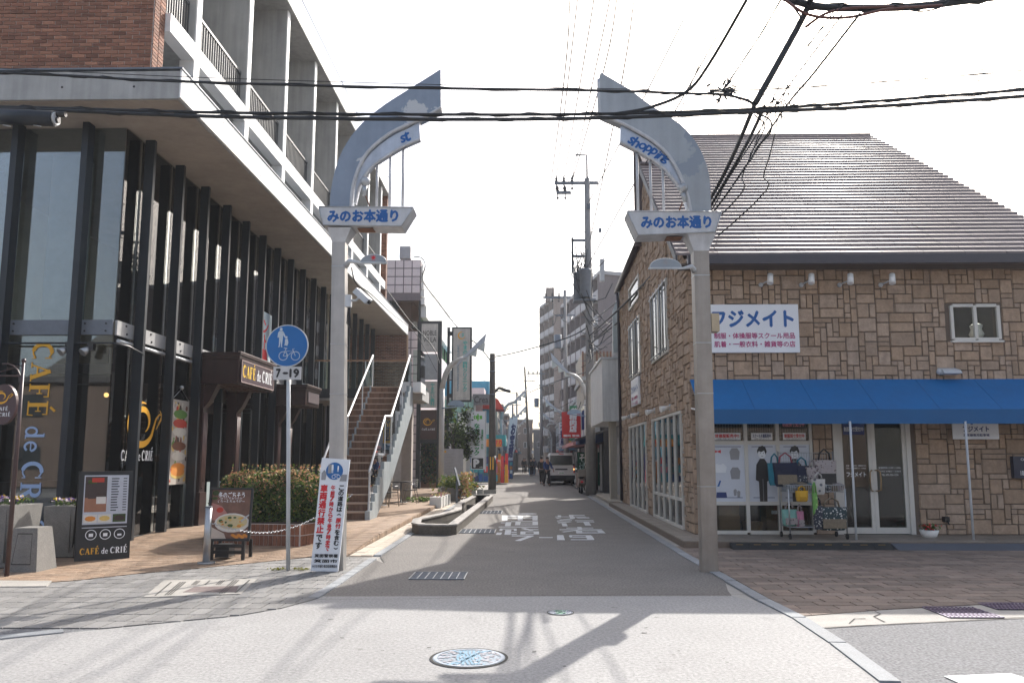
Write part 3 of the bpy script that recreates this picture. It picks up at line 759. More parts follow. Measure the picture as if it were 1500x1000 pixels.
zg = lambda y: plane_z(y) - .17
part('verge_board', MB().prism([(15.05, zg(15.05) - .02), (15.05, zg(15.05) + .17), (Yv.y + .2, zg(Yv.y + .2) + .17), (Yv.y + .2, zg(Yv.y + .2) - .02)], 'x', 2.98, 3.02), M('dark_flashing', (.05, .05, .055), .5), roof)
part('gutter', MB().prism([(14.93, 5.42), (15.06, 5.42), (15.06, 5.6), (14.93, 5.6)], 'x', 3.2, WR), M('dark_gutter', (.055, .05, .06), .4, var=.08), shop)
part('eave_soffit', MB().box(3.1, WR, 15.06, 15.5, 5.42, 5.46), M('eave_wood', (.1, .08, .07), .7), shop)
part('side_gutter', MB().tube([(3.2, 21.15, 7.78), (3.2, 26.95, 7.48)], .09, 8), M('dark_gutter'), shop)
part('downpipe', MB().tube([(3.2, 26.7, 7.4), (3.24, 26.7, 6.9), (3.24, 26.7, .2)], .05, 8), M('dark_gutter'), shop)
part('downpipe', MB().tube([(3.36, 15.36, .15), (3.4, 15.38, .3), (3.4, 15.41, 2.2)], .025, 6), white_frame, shop)
# inside of the shop
insd = MB(); 
insd.box(3.6, 12.8, 18.6, 18.7, 0, 5.3); insd.box(3.6, 12.8, 15.75, 18.6, 2.72, 2.78); insd.box(3.6, 12.8, 15.7, 18.6, .06, .12)
insd.box(5.75, 5.8, 15.75, 18.6, .12, 2.7); insd.box(7.65, 7.7, 15.75, 18.6, .12, 2.7); insd.box(8.0, 8.1, 15.72, 18.6, 2.78, 5.3); insd.box(10, 10.1, 15.72, 18.6, 2.78, 5.3)
part('interior', insd, M('dark_interior', (.06, .055, .05), .8, var=.3, scale=1.5), shop)
# display windows
def frame_grid(parent, xs, zs, y, d, w_, mat, name='window_frame'):
    mb = MB()
    for x in xs: mb.box(x - w_ / 2, x + w_ / 2, y - d, y, zs[0], zs[-1])
    for z in zs[1:-1] + [zs[0], zs[-1]]:
        for i in range(len(xs) - 1): mb.box(xs[i] + w_ / 2, xs[i + 1] - w_ / 2, y - d + .004, y, z - w_ / 2, z + w_ / 2)
    return part(name, mb, mat, parent)
zs = [.17, AY(1100, 737, FY).z, AY(1100, 648, FY).z, 2.6]
xs = [disp[0], AY(1095, 700, FY).x, AY(1142, 700, FY).x, disp[1] - .02]
frame_grid(shop, xs, zs, FY + .12, .1, .07, white_frame)
for i in range(3):
    for j in range(3):
        x0, x1, z0, z1 = xs[i] + .035, xs[i + 1] - .035, zs[j] + .035, zs[j + 1] - .035
        if j == 1:
            p = part('window_poster', MB().box(x0, x1, FY + .05, FY + .06, z0, z1), M('poster_panel', (.6, .63, .69), .5, var=.03), shop)
            mb = MB(); cx = (x0 + x1) / 2; yy = FY + .046; W_ = x1 - x0
            for zz in (z1 - .05, z0 + .07): mb.box(x0 + .08, x1 - .06, yy, yy + .002, zz, zz + .012)
            part('poster_rule', mb, navy_ink, p)
            if i >= 1:
                sq = lambda g: setattr(g, 'v', [(cx + (a_ - cx) * .74, b_, c_) for a_, b_, c_ in g.v]) or g
                f = MB(); zc = (z0 + z1) / 2
                f.disc((cx, yy, zc + .38), X_, Z_, .105, 20); part('poster_face', sq(f), white_ink, p)
                f = MB(); H = zc + .38
                f.poly([(cx - .12, yy - .003, H), (cx - .13, yy - .003, H + .06), (cx - .08, yy - .003, H + .13), (cx + .02, yy - .003, H + .16), (cx + .1, yy - .003, H + .12), (cx + .13, yy - .003, H + .04), (cx + .1, yy - .003, H - .02), (cx + .06, yy - .003, H + .06), (cx - .02, yy - .003, H + .03), (cx - .08, yy - .003, H + .05)])
                part('poster_hair', sq(f), black_ink, p)
                f = MB(); f.poly([(cx - .06, yy - .001, H - .1), (cx + .06, yy - .001, H - .1), (cx + .16, yy - .001, H - .22), (cx + .19, yy - .001, H - .52), (cx + .11, yy - .001, H - .55), (cx + .1, yy - .001, H - .95), (cx - .1, yy - .001, H - .95), (cx - .11, yy - .001, H - .55), (cx - .19, yy - .001, H - .52), (cx - .16, yy - .001, H - .22)])
                part('poster_uniform', sq(f), M('uniform_ink', (.035, .03, .03), .6), p)
                f = MB()
                for sx in (-1, 1): f.box(cx + sx * .055 - .035, cx + sx * .055 + .035, yy, yy + .003, H - 1.0, H - .95); f.box(cx + sx * .04 - .008, cx + sx * .04 + .008, yy - .006, yy - .002, H + .005, H + .02)
                f.box(cx - .02, cx + .03, yy - .006, yy - .002, H - .055, H - .048); f.box(cx - .006, cx + .006, yy - .004, yy - .003, H - .95, H - .5, 1)
                part('poster_shoes', sq(f), [black_ink, grey_ink], p)
            else:
                def blob(mx, mz, pts, mat, nm):
                    f = MB(); f.poly([(cx + mx * W_ + a * W_, yy - .001, (z0 + z1) / 2 + mz + b * W_) for a, b in pts]); part(nm, f, mat, p)
                cl = [(-.12, -.18), (-.15, .05), (-.08, .16), (.08, .16), (.15, .05), (.12, -.18)]
                blob(.22, .38, cl, grey_ink, 'poster_cape'); blob(-.22, .1, [(-.16, -.14), (-.2, .02), (-.1, .12), (0, .08), (.1, .12), (.2, .02), (.16, -.14)], white_ink, 'poster_shirt')
                blob(.22, 0.0, cl, grey_ink, 'poster_vest'); blob(-.28, .42, [(-.1, -.05), (-.1, .05), (0, .01), (.1, .05), (.1, -.05), (0, -.01)], red_ink, 'poster_ribbon')
                blob(-.26, -.2, [(-.06, -.1), (.02, .08), (.06, .06), (0, -.1)], blue_ink, 'poster_tie'); blob(-.2, -.42, [(-.16, -.1), (-.14, .06), (.14, .06), (.16, -.1)], navy_ink, 'poster_bag')
                for s in (0, .1): blob(.2 + s, -.38 - s * .3, [(-.04, -.1), (-.05, .06), (0, .1), (.05, .06), (.03, -.1)], grey_ink, 'poster_slipper')
        else:
            part('glass_pane', MB().box(x0, x1, FY + .055, FY + .06, z0, z1), glass_m, shop)
        if j == 2:
            mb = MB()
            for k in range(12): mb.box(x0 + (x1 - x0) * k / 12, x0 + (x1 - x0) * k / 12 + .006, FY + .1, FY + .105, z0, z1)
            for k in range(9): mb.box(x0, x1, FY + .106, FY + .11, z0 + (z1 - z0) * k / 9, z0 + (z1 - z0) * k / 9 + .006)
            part('wire_grid', mb, grey_ink, shop, kind='stuff')
            bd = part('notice', MB().box(x0 + .08, x1 - .06, FY + .046, FY + .05, z0 + .02, z0 + .16), white_ink, shop)
            mb = MB(); lettering(mb, ['体操服販売中!!', 'スクール水着販売中', '制服採寸受付中'][i], ((x0 + x1) / 2 + .01, FY + .044, z0 + .1), X_, Z_, x1 - x0 - .2, .075, m=i % 2, bold=.03)
            lettering(mb, 'お気軽にお問い合わせ下さい', ((x0 + x1) / 2 + .01, FY + .044, z0 + .04), X_, Z_, x1 - x0 - .26, .03, m=2)
            part('lettering', mb, [red_ink, navy_ink, black_ink], bd)
            if i == 2:
                bd = part('notice', MB().box(x0 + .05, x1 - .04, FY + .046, FY + .05, z0 + .24, z0 + .56), black_ink, shop)
                mb = MB(); lettering(mb, '箕面市立各中学校', ((x0 + x1) / 2, FY + .044, z0 + .48), X_, Z_, x1 - x0 - .16, .1, bold=.03)
                lettering(mb, '制服採寸受付中', ((x0 + x1) / 2, FY + .044, z0 + .34), X_, Z_, x1 - x0 - .16, .11, m=1, bold=.03)
                part('lettering', mb, [white_ink, M('pink_ink', (.75, .25, .3), .5)], bd)
# door
zd = 2.62
dmx = (dr[0] + dr[1]) / 2
mb = MB(); mb.box(dr[0], dr[0] + .12, FY - .01, FY + .15, .14, zd); mb.box(dr[1] - .09, dr[1], FY - .01, FY + .15, .14, zd); mb.box(dr[0] + .12, dr[1] - .09, FY - .01, FY + .15, zd - .08, zd)
part('door_frame', mb, white_frame, shop)
def _leaf(x0, x1, lab, hs):
    mb = MB(); mb.box(x0, x0 + .07, FY + .02, FY + .07, .15, zd - .09); mb.box(x1 - .07, x1, FY + .02, FY + .07, .15, zd - .09); mb.box(x0 + .07, x1 - .07, FY + .022, FY + .068, .15, .27); mb.box(x0 + .07, x1 - .07, FY + .022, FY + .068, zd - .2, zd - .09)
    d = part('door', mb, white_frame, shop)
    part('glass_pane', MB().box(x0 + .07, x1 - .07, FY + .04, FY + .046, .27, zd - .2), glass_m, d)
    hx = x1 - .035 if hs > 0 else x0 + .035
    part('handle', MB().tube([(hx, FY + .02, .98), (hx - hs * .02, FY - .06, .98), (hx - hs * .06, FY - .07, 1.0), (hx - hs * .07, FY - .07, 1.18), (hx - hs * .06, FY - .07, 1.35), (hx - hs * .02, FY - .06, 1.38), (hx, FY + .02, 1.38)], .014, 6), M('brass_handle', (.3, .2, .1), .35, metal=.7), d)
    mb = MB()
    if hs > 0:
        lettering(mb, 'フジメイト', ((x0 + x1) / 2, FY + .036, 1.3), X_, Z_, x1 - x0 - .26, .09, bold=.03)
        lettering(mb, '制服・体操服等スクール用品', ((x0 + x1) / 2, FY + .036, 1.42), X_, Z_, x1 - x0 - .26, .03)
        lettering(mb, '肌着・一般衣料・雑貨等の店', ((x0 + x1) / 2, FY + .036, 1.47), X_, Z_, x1 - x0 - .26, .03)
        bd = part('notice', MB().box(x0 + .1, x1 - .12, FY + .034, FY + .038, 2.08, 2.3), navy_ink, d)
        m2 = MB(); lettering(m2, '制服採寸受付中', ((x0 + x1) / 2 - .01, FY + .03, 2.19), X_, Z_, x1 - x0 - .26, .09, bold=.02); part('lettering', m2, white_ink, bd)
    else:
        lettering(mb, '営業時間 10:00〜19:00', ((x0 + x1) / 2, FY + .036, 1.43), X_, Z_, x1 - x0 - .24, .035)
        lettering(mb, '定休日 火曜日・水曜日', ((x0 + x1) / 2, FY + .036, 1.36), X_, Z_, x1 - x0 - .24, .03)
        lettering(mb, 'TEL 072-724-1234', ((x0 + x1) / 2, FY + .036, 1.29), X_, Z_, x1 - x0 - .34, .035)
    part('lettering', mb, white_ink, d)
_leaf(dr[0] + .12, dmx, '', 1); _leaf(dmx + .004, dr[1] - .09, '', -1)
# upper window
zs2 = [wn[2], wn[3]]; xm = (wn[0] + wn[1]) / 2
wf = frame_grid(shop, [wn[0] + .02, xm, wn[1] - .02], zs2, FY + .02, .07, .06, white_frame, 'window')
for a, b in ((wn[0] + .05, xm - .03), (xm + .03, wn[1] - .05)): part('pane', MB().box(a, b, FY + .0, FY + .005, wn[2] + .03, wn[3] - .03), glass_m, wf)
part('sill', MB().box(wn[0] - .03, wn[1] + .03, FY - .09, FY + .0, wn[2] - .07, wn[2] - .03), white_frame, wf)
solo('vase', 'white vase standing inside the small upper window', 'vase', MB().lathe([(0, 0), (.1, .02), (.14, .12), (.1, .22), (.12, .3), (.06, .34), (.05, .2)], (xm + .2, FY + .3, wn[2] + .03), 12), white, (xm + .2, FY + .3, wn[2] + .03))
# side windows and glazed doors
def side_window(o, npan, name, poster=False, split=None):
    y0, y1, z0, z1 = o; mb = MB(); fx0, fx1 = FX - .07, FX - .0; w_ = .06
    ys = [y0 + (y1 - y0) * i / npan for i in range(npan + 1)]
    for y in ys: mb.box(fx0, fx1, y - w_ / 2, y + w_ / 2, z0, z1)
    for i in range(npan):
        for z in ([z0 + w_ / 2, z1 - w_ / 2] + ([split] if split else [])): mb.box(fx0 + .004, fx1, ys[i] + w_ / 2, ys[i + 1] - w_ / 2, z - w_ / 2, z + w_ / 2)
    f = part(name, mb, white_frame, shop)
    for i in range(npan):
        part('pane', MB().box(FX - .03, FX - .024, ys[i] + .03, ys[i + 1] - .03, z0 + .06, z1 - .06), glass_m, f)
        if poster and i < npan - 1:
            part('pane_poster', MB().box(FX - .012, FX - .009, ys[i] + .05, ys[i + 1] - .05, .95, 1.9), board_white, f)
            part('pane_picture', MB().box(FX - .016, FX - .0135, ys[i] + .2, ys[i + 1] - .25, 1.15, 1.75), [grey_ink, maroon, black_ink, grey_ink][i % 4], f)
    part('backing', MB().box(FX - .007, FX - .003, y0, y1, z0, z1), M('curtain_grey', (.34, .36, .36), .8, streak=.5), f)
side_window(W1, 2, 'window'); side_window(W2, 2, 'window'); side_window(W3, 1, 'window')
side_window(GB, 5, 'shop_door', True, .75); side_window(GA, 4, 'shop_window', False)
for yy, zz in ((W1[0] - .02, W1[2]),): pass
for wwn in (W1, W2):
    mb = MB()
    for k in range(5):
        y = wwn[0] + (wwn[1] - wwn[0]) * (k + .5) / 5
        mb.cyl((FX - .1, y, wwn[2]), (FX - .1, y, wwn[3]), .012, n=5)
    mb.cyl((FX - .1, wwn[0], wwn[2] + .1), (FX - .1, wwn[1], wwn[2] + .1), .015, n=5); mb.cyl((FX - .1, wwn[0], wwn[3] - .1), (FX - .1, wwn[1], wwn[3] - .1), .015, n=5)
    part('window_bars', mb, galv, shop)
# deck and ramp
deck = struct('shop_deck', MB().prism([(2.84, 27), (2.84, 14.3), (WR, 14.3), (WR, 15.5), (FX, 15.5), (FX, 27)], 'z', 0, .115), M('deck_side', (.16, .12, .09), .8))
dt = [(2.84 + .3 * i, 3.14 + .3 * i, 14.3 + .3 * j, 14.6 + .3 * j) for i in range(32) for j in range(4)]
dt += [(2.84 + .24 * i, 3.08 + .24 * i, 15.5 + .3 * j, 15.8 + .3 * j) for i in range(2) for j in range(37)]
pieces('deck_tile', dt, (0, 0, .115), X_, Y_, M('deck_tile', (.22, .185, .15), .6, var=.14, scale=3, rnd=.12), deck, depth=.02, limit=200, joint=.006, ins=.02, jit=.05)
for i in range(9):
    x = 3.66 + i * .315
    solo('kerb_ramp', '%s black rubber kerb ramp with yellow stripe, counted from the arch post' % ['first', 'second', 'third', 'fourth', 'fifth', 'sixth', 'seventh', 'eighth', 'ninth'][i], 'ramp', MB().prism([(14.02, .008), (14.29, .008), (14.29, .11), (14.2, .11)], 'x', x, x + .31).box(x + .08, x + .2, 14.135, 14.15, .085, .0875, 1), [rubber, M('ramp_yellow', (.6, .35, .02), .5)], (x, 14.15, 0), 'rubber ramps along the shop deck')
solo('metal_ramp', 'grey sloping metal ramp along the right end of the shop deck', 'ramp', MB().prism([(14.0, .008), (14.29, .008), (14.29, .1)], 'x', 6.55, 12.5), M('ramp_grey', (.09, .1, .12), .6), (8, 14.15, 0))
# awning
awm = M('blue_awning', (.0, .125, .35), .6, var=.06, scale=1.2, streak=.05)
awv = M('blue_valance', (.001, .09, .25), .65, var=.06, scale=1.2)
aw = thing('awning', 'long blue fabric awning over the shop windows and door', 'awning', (7, 14.6, 2.5))
part('canopy', MB().prism([(15.46, 3.18), (14.6, 2.53), (14.6, 2.5), (15.46, 3.15)], 'x', 3.28, 12.9), awm, aw)
part('valance', MB().box(3.28, 12.9, 14.585, 14.6, 2.255, 2.525), awv, aw)
for i in range(8): part('seam', MB().prism([(15.46, 3.184), (14.6, 2.534), (14.6, 2.53), (15.46, 3.18)], 'x', 4.3 + i * 1.15, 4.312 + i * 1.15), awv, aw)
mb = MB()
for x in (3.3, 5.2, 7.1, 9, 10.9, 12.8): mb.tube([(x, 15.46, 2.6), (x, 14.62, 2.5)], .02, 6)
mb.tube([(3.28, 14.61, 2.5), (12.9, 14.61, 2.5)], .025, 6)
part('awning_frame', mb, steel_white, aw)
for px, lab in ((1255, 'thin white awning pole standing before the shop door'), (1427, 'thin white awning pole with a parking sign fixed near its top')):
    p = AZ(px, 801); t = thing('awning_pole', lab, 'pole', (p.x, p.y, 0))
    part('pole', MB().cyl((p.x, p.y, .012), (p.x, p.y, 2.3), .022, n=8), steel_white, t)
    part('base_plate', MB().box(p.x - .13, p.x + .13, p.y - .06, p.y + .06, .009, .017), galv, t)
# signs on the wall
a = AY(1038, 446, FY - .1); b = AY(1172, 516, FY - .1)
t = thing('shop_sign', 'white shop sign フジメイト with blue and magenta writing on stone wall', 'sign', ((a.x + b.x) / 2, FY - .1, b.z))
mb = MB().box(a.x, b.x, FY - .1, FY - .04, b.z, a.z); part('panel', mb, board_white, t)
mb = MB(); cy_ = FY - .104; W_ = b.x - a.x
lettering(mb, 'フジメイト', ((a.x + b.x) / 2 - .02, cy_, a.z - .29), X_, Z_, W_ * .9, .32, bold=.045)
part('lettering', mb, blue_ink, t)
mb = MB(); lettering(mb, '制服・体操服等スクール用品', ((a.x + b.x) / 2, cy_, b.z + .34), X_, Z_, W_ * .9, .12, bold=.02)
lettering(mb, '肌着・一般衣料・雑貨等の店', ((a.x + b.x) / 2, cy_, b.z + .17), X_, Z_, W_ * .9, .12, bold=.02)
part('lettering', mb, magenta_ink, t)
a = AX(926.4, 558, FX - .05); b = AX(938, 591, FX - .05)
t = thing('shop_sign', 'small white shop sign on the stone side wall facing the street', 'sign', (FX - .05, a.y, b.z))
part('panel', MB().box(FX - .1, FX - .04, b.y, a.y, b.z, a.z), board_white, t)
mb = MB(); c = (FX - .104, (a.y + b.y) / 2, a.z - .32); mu = Vector((0, -1, 0))
lettering(mb, 'フジメイト', c, mu, Z_, (a.y - b.y) * .85, .2, bold=.04); part('lettering', mb, blue_ink, t)
mb = MB(); lettering(mb, '制服・体操服等', (c[0], c[1], c[2] - .26), mu, Z_, (a.y - b.y) * .8, .1, bold=.02); lettering(mb, 'スクール用品', (c[0], c[1], c[2] - .42), mu, Z_, (a.y - b.y) * .8, .1, bold=.02); part('lettering', mb, magenta_ink, t)
a = AY(1382, 612, 15.3); b = AY(1463, 643, 15.3)
t = thing('parking_sign', 'small white parking sign board hanging half behind the awning', 'sign', (a.x, 15.3, b.z))
part('panel', MB().box(a.x + .15, b.x, 15.28, 15.3, b.z, 2.75), board_white, t)
mb = MB(); lettering(mb, 'フジメイト', ((a.x + b.x) / 2 + .08, 15.275, b.z + .2), X_, Z_, .5, .1, bold=.04); lettering(mb, 'お客様専用駐車場', ((a.x + b.x) / 2 + .08, 15.275, b.z + .08), X_, Z_, .5, .05, bold=.02)
lettering(mb, 'P', ((a.x + b.x) / 2 + .08, 15.275, b.z + .42), X_, Z_, .2, .24, bold=.05)
part('lettering', mb, navy_ink, t)
# spot lamps above the sign
for i, (px, lab) in enumerate(((1122, 'first white spot lamp on the stone wall, nearest the arch'), (1181, 'second white spot lamp on the stone wall from the left'), (1237, 'third white spot lamp on the stone wall from the left'), (1297, 'fourth white spot lamp on the stone wall, rightmost'))):
    p = AY(px, 416, FY)
    t = thing('spot_lamp', lab, 'lamp', (p.x, FY - .03, p.z - .02), 'spot lamps above the shop sign')
    part('bracket', MB().tube([(p.x - .12, FY - .03, p.z - .03), (p.x - .1, FY - .15, p.z - .02), (p.x + .0, FY - .28, p.z + .02)], .015, 6).ball((p.x - .12, FY - .05, p.z - .03), .05, 8), steel_white, t)
    part('lamp_head', MB().tube([(p.x + .0, FY - .3, p.z + .13), (p.x - .03, FY - .36, p.z - .07)], [.055, .062], 12), white, t)
p = AY(1380, 545, FY)
t = thing('flood_lamp', 'white wall flood lamp just above the blue awning', 'lamp', (p.x, FY - .03, p.z))
part('housing', MB().prism([(FY - .28, p.z - .05), (FY - .05, p.z - .06), (FY - .03, p.z + .08), (FY - .22, p.z + .02)], 'x', p.x - .1, p.x + .25), steel_white, t)
part('sensor', MB().ball((p.x - .12, FY - .12, p.z), .06, 8), steel_white, t)
for i, (px, py, lab) in enumerate(((985, 597, 'white sensor lamp above the glazed side door, near side'), (962, 602, 'white sensor lamp above the glazed side door, far side'), (938, 607, 'white lamp above the side shop window, near side'), (924, 611, 'white lamp above the side shop window, far side'))):
    p = AX(px, py, FX)
    t = thing('wall_lamp', lab, 'lamp', (FX, p.y, p.z))
    part('lamp_head', MB().tube([(FX - .05, p.y, p.z + .02), (FX - .28, p.y - .05, p.z - .04)], [.03, .075], 10), white, t)
    part('bracket', MB().cyl((FX - .05, p.y, p.z - .05), (FX - .05, p.y, p.z + .08), .03, n=8), steel_white, t)
# opening hours board at the right edge
p = AY(1482, 668, 15.4); q2 = AY(1500, 700, 15.4)
t = thing('hours_board', 'dark blue opening hours box on the stone wall at right edge', 'sign', (p.x, 15.4, q2.z))
part('box', MB().box(p.x, p.x + .5, 15.36, 15.46, q2.z, p.z), M('navy_box', (.015, .02, .045), .4), t)
mb = MB(); lettering(mb, 'OPEN', (p.x + .25, 15.355, p.z - .06), X_, Z_, .22, .05); lettering(mb, '10:00-19:00', (p.x + .3, 15.355, q2.z + .1), X_, Z_, .36, .09, bold=.02); part('lettering', mb, white_ink, t)
p = AY(1386, 761, 15.4)
solo('tap_box', 'small dark outdoor tap box low on the stone wall', 'tap', MB().box(p.x - .04, p.x + .05, 15.36, 15.47, p.z - .04, p.z + .06).cyl((p.x, 15.36, p.z - .02), (p.x, 15.3, p.z - .08), .015, n=6), black, (p.x, 15.4, p.z))
# flower pot on the deck
p = AY(1361, 778, 15.0)
t = thing('flower_pot', 'white pot with small red flowers on the deck by the door', 'flower pot', (p.x, 15, .135))
part('pot', MB().lathe([(.1, .0), (.13, .02), (.17, .13), (.16, .14), (.14, .12)], (p.x, 15, .135), 14), white, t)
mb = MB().leaves(130, lambda: (p.x + R.gauss(0, .08), 15 + R.gauss(0, .07), .3 + R.uniform(-.04, .07)), .035, (0, 0, 0, 1)); part('foliage', mb, [leaf_g, red_ink], t)
# boxes behind the display windows
carton = M('cardboard', (.26, .16, .085), .8, var=.1, scale=3, rnd=.1)
k = 0
for (x, z, w_, h_, lab) in ((3.85, .13, .42, .34, 'cardboard box on the floor behind the first display window'), (3.86, .47, .4, .22, 'cardboard box on top of another behind the first window'), (4.42, .13, .3, .22, 'low cardboard box between the first and second display windows'), (4.8, .13, .46, .3, 'cardboard box at the bottom behind the second display window'), (4.8, .43, .46, .28, 'cardboard box with white label behind the second display window'), (5.28, .13, .34, .5, 'tall cardboard box behind the cart')):
    t = thing('cardboard_box', lab, 'box', (x, 15.9, z)); part('carton', MB().box(x, x + w_, 15.8, 16.15, z, z + h_ - .005), carton, t)
    part('lid', MB().box(x - .006, x + w_ + .006, 15.795, 16.16, z + h_ - .06, z + h_ - .002), carton, t)
    if k == 4: part('label', MB().box(x + .1, x + .34, 15.788, 15.79, z + .08, z + .15), white_ink, t)
    k += 1
# cart with bags
cx0, cx1, cyf, cyb = AY(1150, 700, 14.75).x, AY(1232, 700, 14.75).x, 14.6, 15.1
t = thing('display_cart', 'chrome wheeled display cart loaded with bags before the shop', 'cart', ((cx0 + cx1) / 2, 14.85, .135))
zb = .135
for x in (cx0, cx1):
    for y in (cyf, cyb):
        part('post', MB().cyl((x, y, zb + .1), (x, y, 1.75 if y == cyb else 1.05), .014, n=7), galv, t)
        cst = part('caster', MB().tube([(x - .015, y, zb + .05), (x + .015, y, zb + .05)], .05, 12), rubber, t)
for z in (.35, 1.0):
    mb = MB()
    mb.tube([(cx0, cyf, z), (cx1, cyf, z), (cx1, cyb, z), (cx0, cyb, z), (cx0, cyf, z)], .008, 5)
    for i in range(20): x = cx0 + (cx1 - cx0) * i / 19; mb.tube([(x, cyf, z), (x, cyb, z)], .004, 4)
    if z > .9:
        mb.tube([(cx0, cyf, z + .12), (cx1, cyf, z + .12), (cx1, cyb, z + .12), (cx0, cyb, z + .12), (cx0, cyf, z + .12)], .007, 5)
        for i in range(26): x = cx0 + (cx1 - cx0) * i / 25; mb.tube([(x, cyf, z), (x, cyf, z + .12)], .004, 4)
    part('shelf', mb, galv, t)
mb = MB()
for i in range(22): x = cx0 + (cx1 - cx0) * i / 21; mb.tube([(x, cyb, 1.2), (x, cyb, 1.72)], .004, 4)
for z in (1.2, 1.37, 1.55, 1.72): mb.tube([(cx0, cyb, z), (cx1, cyb, z)], .006, 4)
part('back_grid', mb, galv, t)
def handbag(x, y, z, w_, h_, d_, mats, lab, sag=.0):
    if z > 1.1: w_ *= 1.25; h_ *= 1.25; z -= .04
    t = thing('handbag', lab, 'bag', (x, y, z)); n = 6
    mb = MB()
    prof = []
    for j, f in enumerate((0, .15, .45, .8, 1)):
        ww = w_ / 2 * (1 - .12 * (1 - f)) * (1.0 if f else .85); dd = d_ / 2 * math.sin(.5 + 2 * (1 - f)) + .012
        for i in range(10):
            a = 2 * math.pi * i / 10; prof.append((x + ww * math.copysign(abs(math.cos(a)) ** .6, math.cos(a)), y + dd * math.sin(a), z + h_ * f))
    fs = [(j * 10 + i, j * 10 + (i + 1) % 10, (j + 1) * 10 + (i + 1) % 10, (j + 1) * 10 + i) for j in range(4) for i in range(10)] + [tuple(range(10)), tuple(range(40, 50))]
    mb.add(prof, fs, 0); part('bag_body', mb, mats[0], t)
    if len(mats) > 1: part('pocket', MB().box(x - w_ * .36, x + w_ * .36, y - d_ * .62, y - d_ * .5, z + h_ * .1, z + h_ * .5), mats[1], t)
    for s in (-1, 1):
        part('handle', MB().tube([(x - w_ * .25, y + s * .02, z + h_ * .95), (x - w_ * .2, y + s * .02, z + h_ * 1.25), (x, y + s * .02, z + h_ * 1.42), (x + w_ * .2, y + s * .02, z + h_ * 1.25), (x + w_ * .25, y + s * .02, z + h_ * .95)], .011, 5), mats[-1], t)
def patt(name, c1, c2, sc):
    m = M(name, c1, .8); n = m.node_tree.nodes; b = n['Principled BSDF']
    v = n.new('ShaderNodeTexVoronoi'); v.inputs['Scale'].default_value = sc
    g = n.new('ShaderNodeNewGeometry'); m.node_tree.links.new(g.outputs['Position'], v.inputs['Vector'])
    cr = n.new('ShaderNodeValToRGB'); cr.color_ramp.interpolation = 'CONSTANT'
    cr.color_ramp.elements[0].color = (*c2, 1); cr.color_ramp.elements[1].position = .32; cr.color_ramp.elements[1].color = (*c1, 1)
    m.node_tree.links.new(v.outputs['Distance'], cr.inputs[0]); m.node_tree.links.new(cr.outputs[0], b.inputs['Base Color'])
    return m
navyc = M('navy_cloth', (.012, .016, .04), .9); dots = patt('dotted_cloth', (.03, .035, .05), (.45, .45, .42), 26); linen = M('linen_cloth', (.2, .16, .11), .9, var=.2, scale=30)
flor = patt('floral_cloth', (.32, .28, .27), (.09, .06, .07), 20); tealc = M('teal_cloth', (.02, .16, .22), .9); gold_c = M('mustard_cloth', (.5, .28, .02), .9); green_c = patt('leaf_cloth', (.15, .35, .08), (.3, .5, .15), 14); greyc = patt('grey_print_cloth', (.2, .22, .24), (.4, .4, .36), 18)
bx = lambda px: AY(px, 700, 14.7).x
handbag(bx(1158), 14.95, 1.12, .40, .36, .14, [navyc, linen, M('pink_strap', (.35, .1, .13), .8)], 'navy handbag with linen pocket hanging at left of the cart')
handbag(bx(1182), 14.95, 1.14, .30, .30, .12, [navyc, dots, tealc], 'navy handbag with checked pocket hanging mid cart')
handbag(bx(1198), 14.9, 1.16, .24, .26, .12, [flor, flor], 'pink grey floral handbag on the cart')
handbag(bx(1215), 14.9, 1.12, .36, .4, .2, [flor, black], 'black and floral gathered bag at the right of the cart')
handbag(bx(1143), 15.0, 1.14, .22, .34, .1, [tealc], 'narrow teal bag hanging at far left of the cart')
handbag(bx(1196), 14.62, .95, .26, .28, .1, [patt('circle_cloth', (.45, .43, .4), (.1, .1, .12), 12)], 'pale bag with dark circles hanging below the others')
handbag(bx(1170), 14.58, .82, .24, .2, .14, [gold_c], 'mustard yellow bag at the front edge of the cart')
handbag(bx(1213), 14.6, .3, .58, .42, .2, [patt('star_cloth', (.02, .04, .045), (.5, .5, .48), 22), linen], 'large dark star print bag on the lower cart shelf')
handbag(bx(1192), 14.57, .32, .2, .42, .1, [dots], 'tall black dotted bag hanging low on the cart')
handbag(bx(1188), 14.56, .55, .1, .44, .05, [green_c], 'bright green cloth bag hanging from the cart shelf')
handbag(bx(1158), 14.85, .36, .3, .3, .2, [M('mint_cloth', (.2, .4, .35), .9), flor], 'mint green bag on the lower left of the cart')
handbag(bx(1172), 14.8, .33, .14, .3, .16, [M('rose_cloth', (.5, .2, .3), .9), flor], 'small pink bag on the lower cart shelf')
for i in range(9):
    x = cx0 + .1 + (cx1 - cx0 - .2) * i / 8
    solo('folded_cloth', '%s folded patterned cloth from the left in the upper cart basket' % ['first', 'second', 'third', 'fourth', 'fifth', 'sixth', 'seventh', 'eighth', 'ninth'][i], 'cloth', MB().obox((x, 14.8, 1.06 + .02 * (i % 3)), (.06, .02, .01), (-.05, .16, .03), (0, -.015, .05)), [greyc, dots, linen, flor, tealc][i % 5], (x, 14.8, 1.0), 'folded cloths in the cart basket')
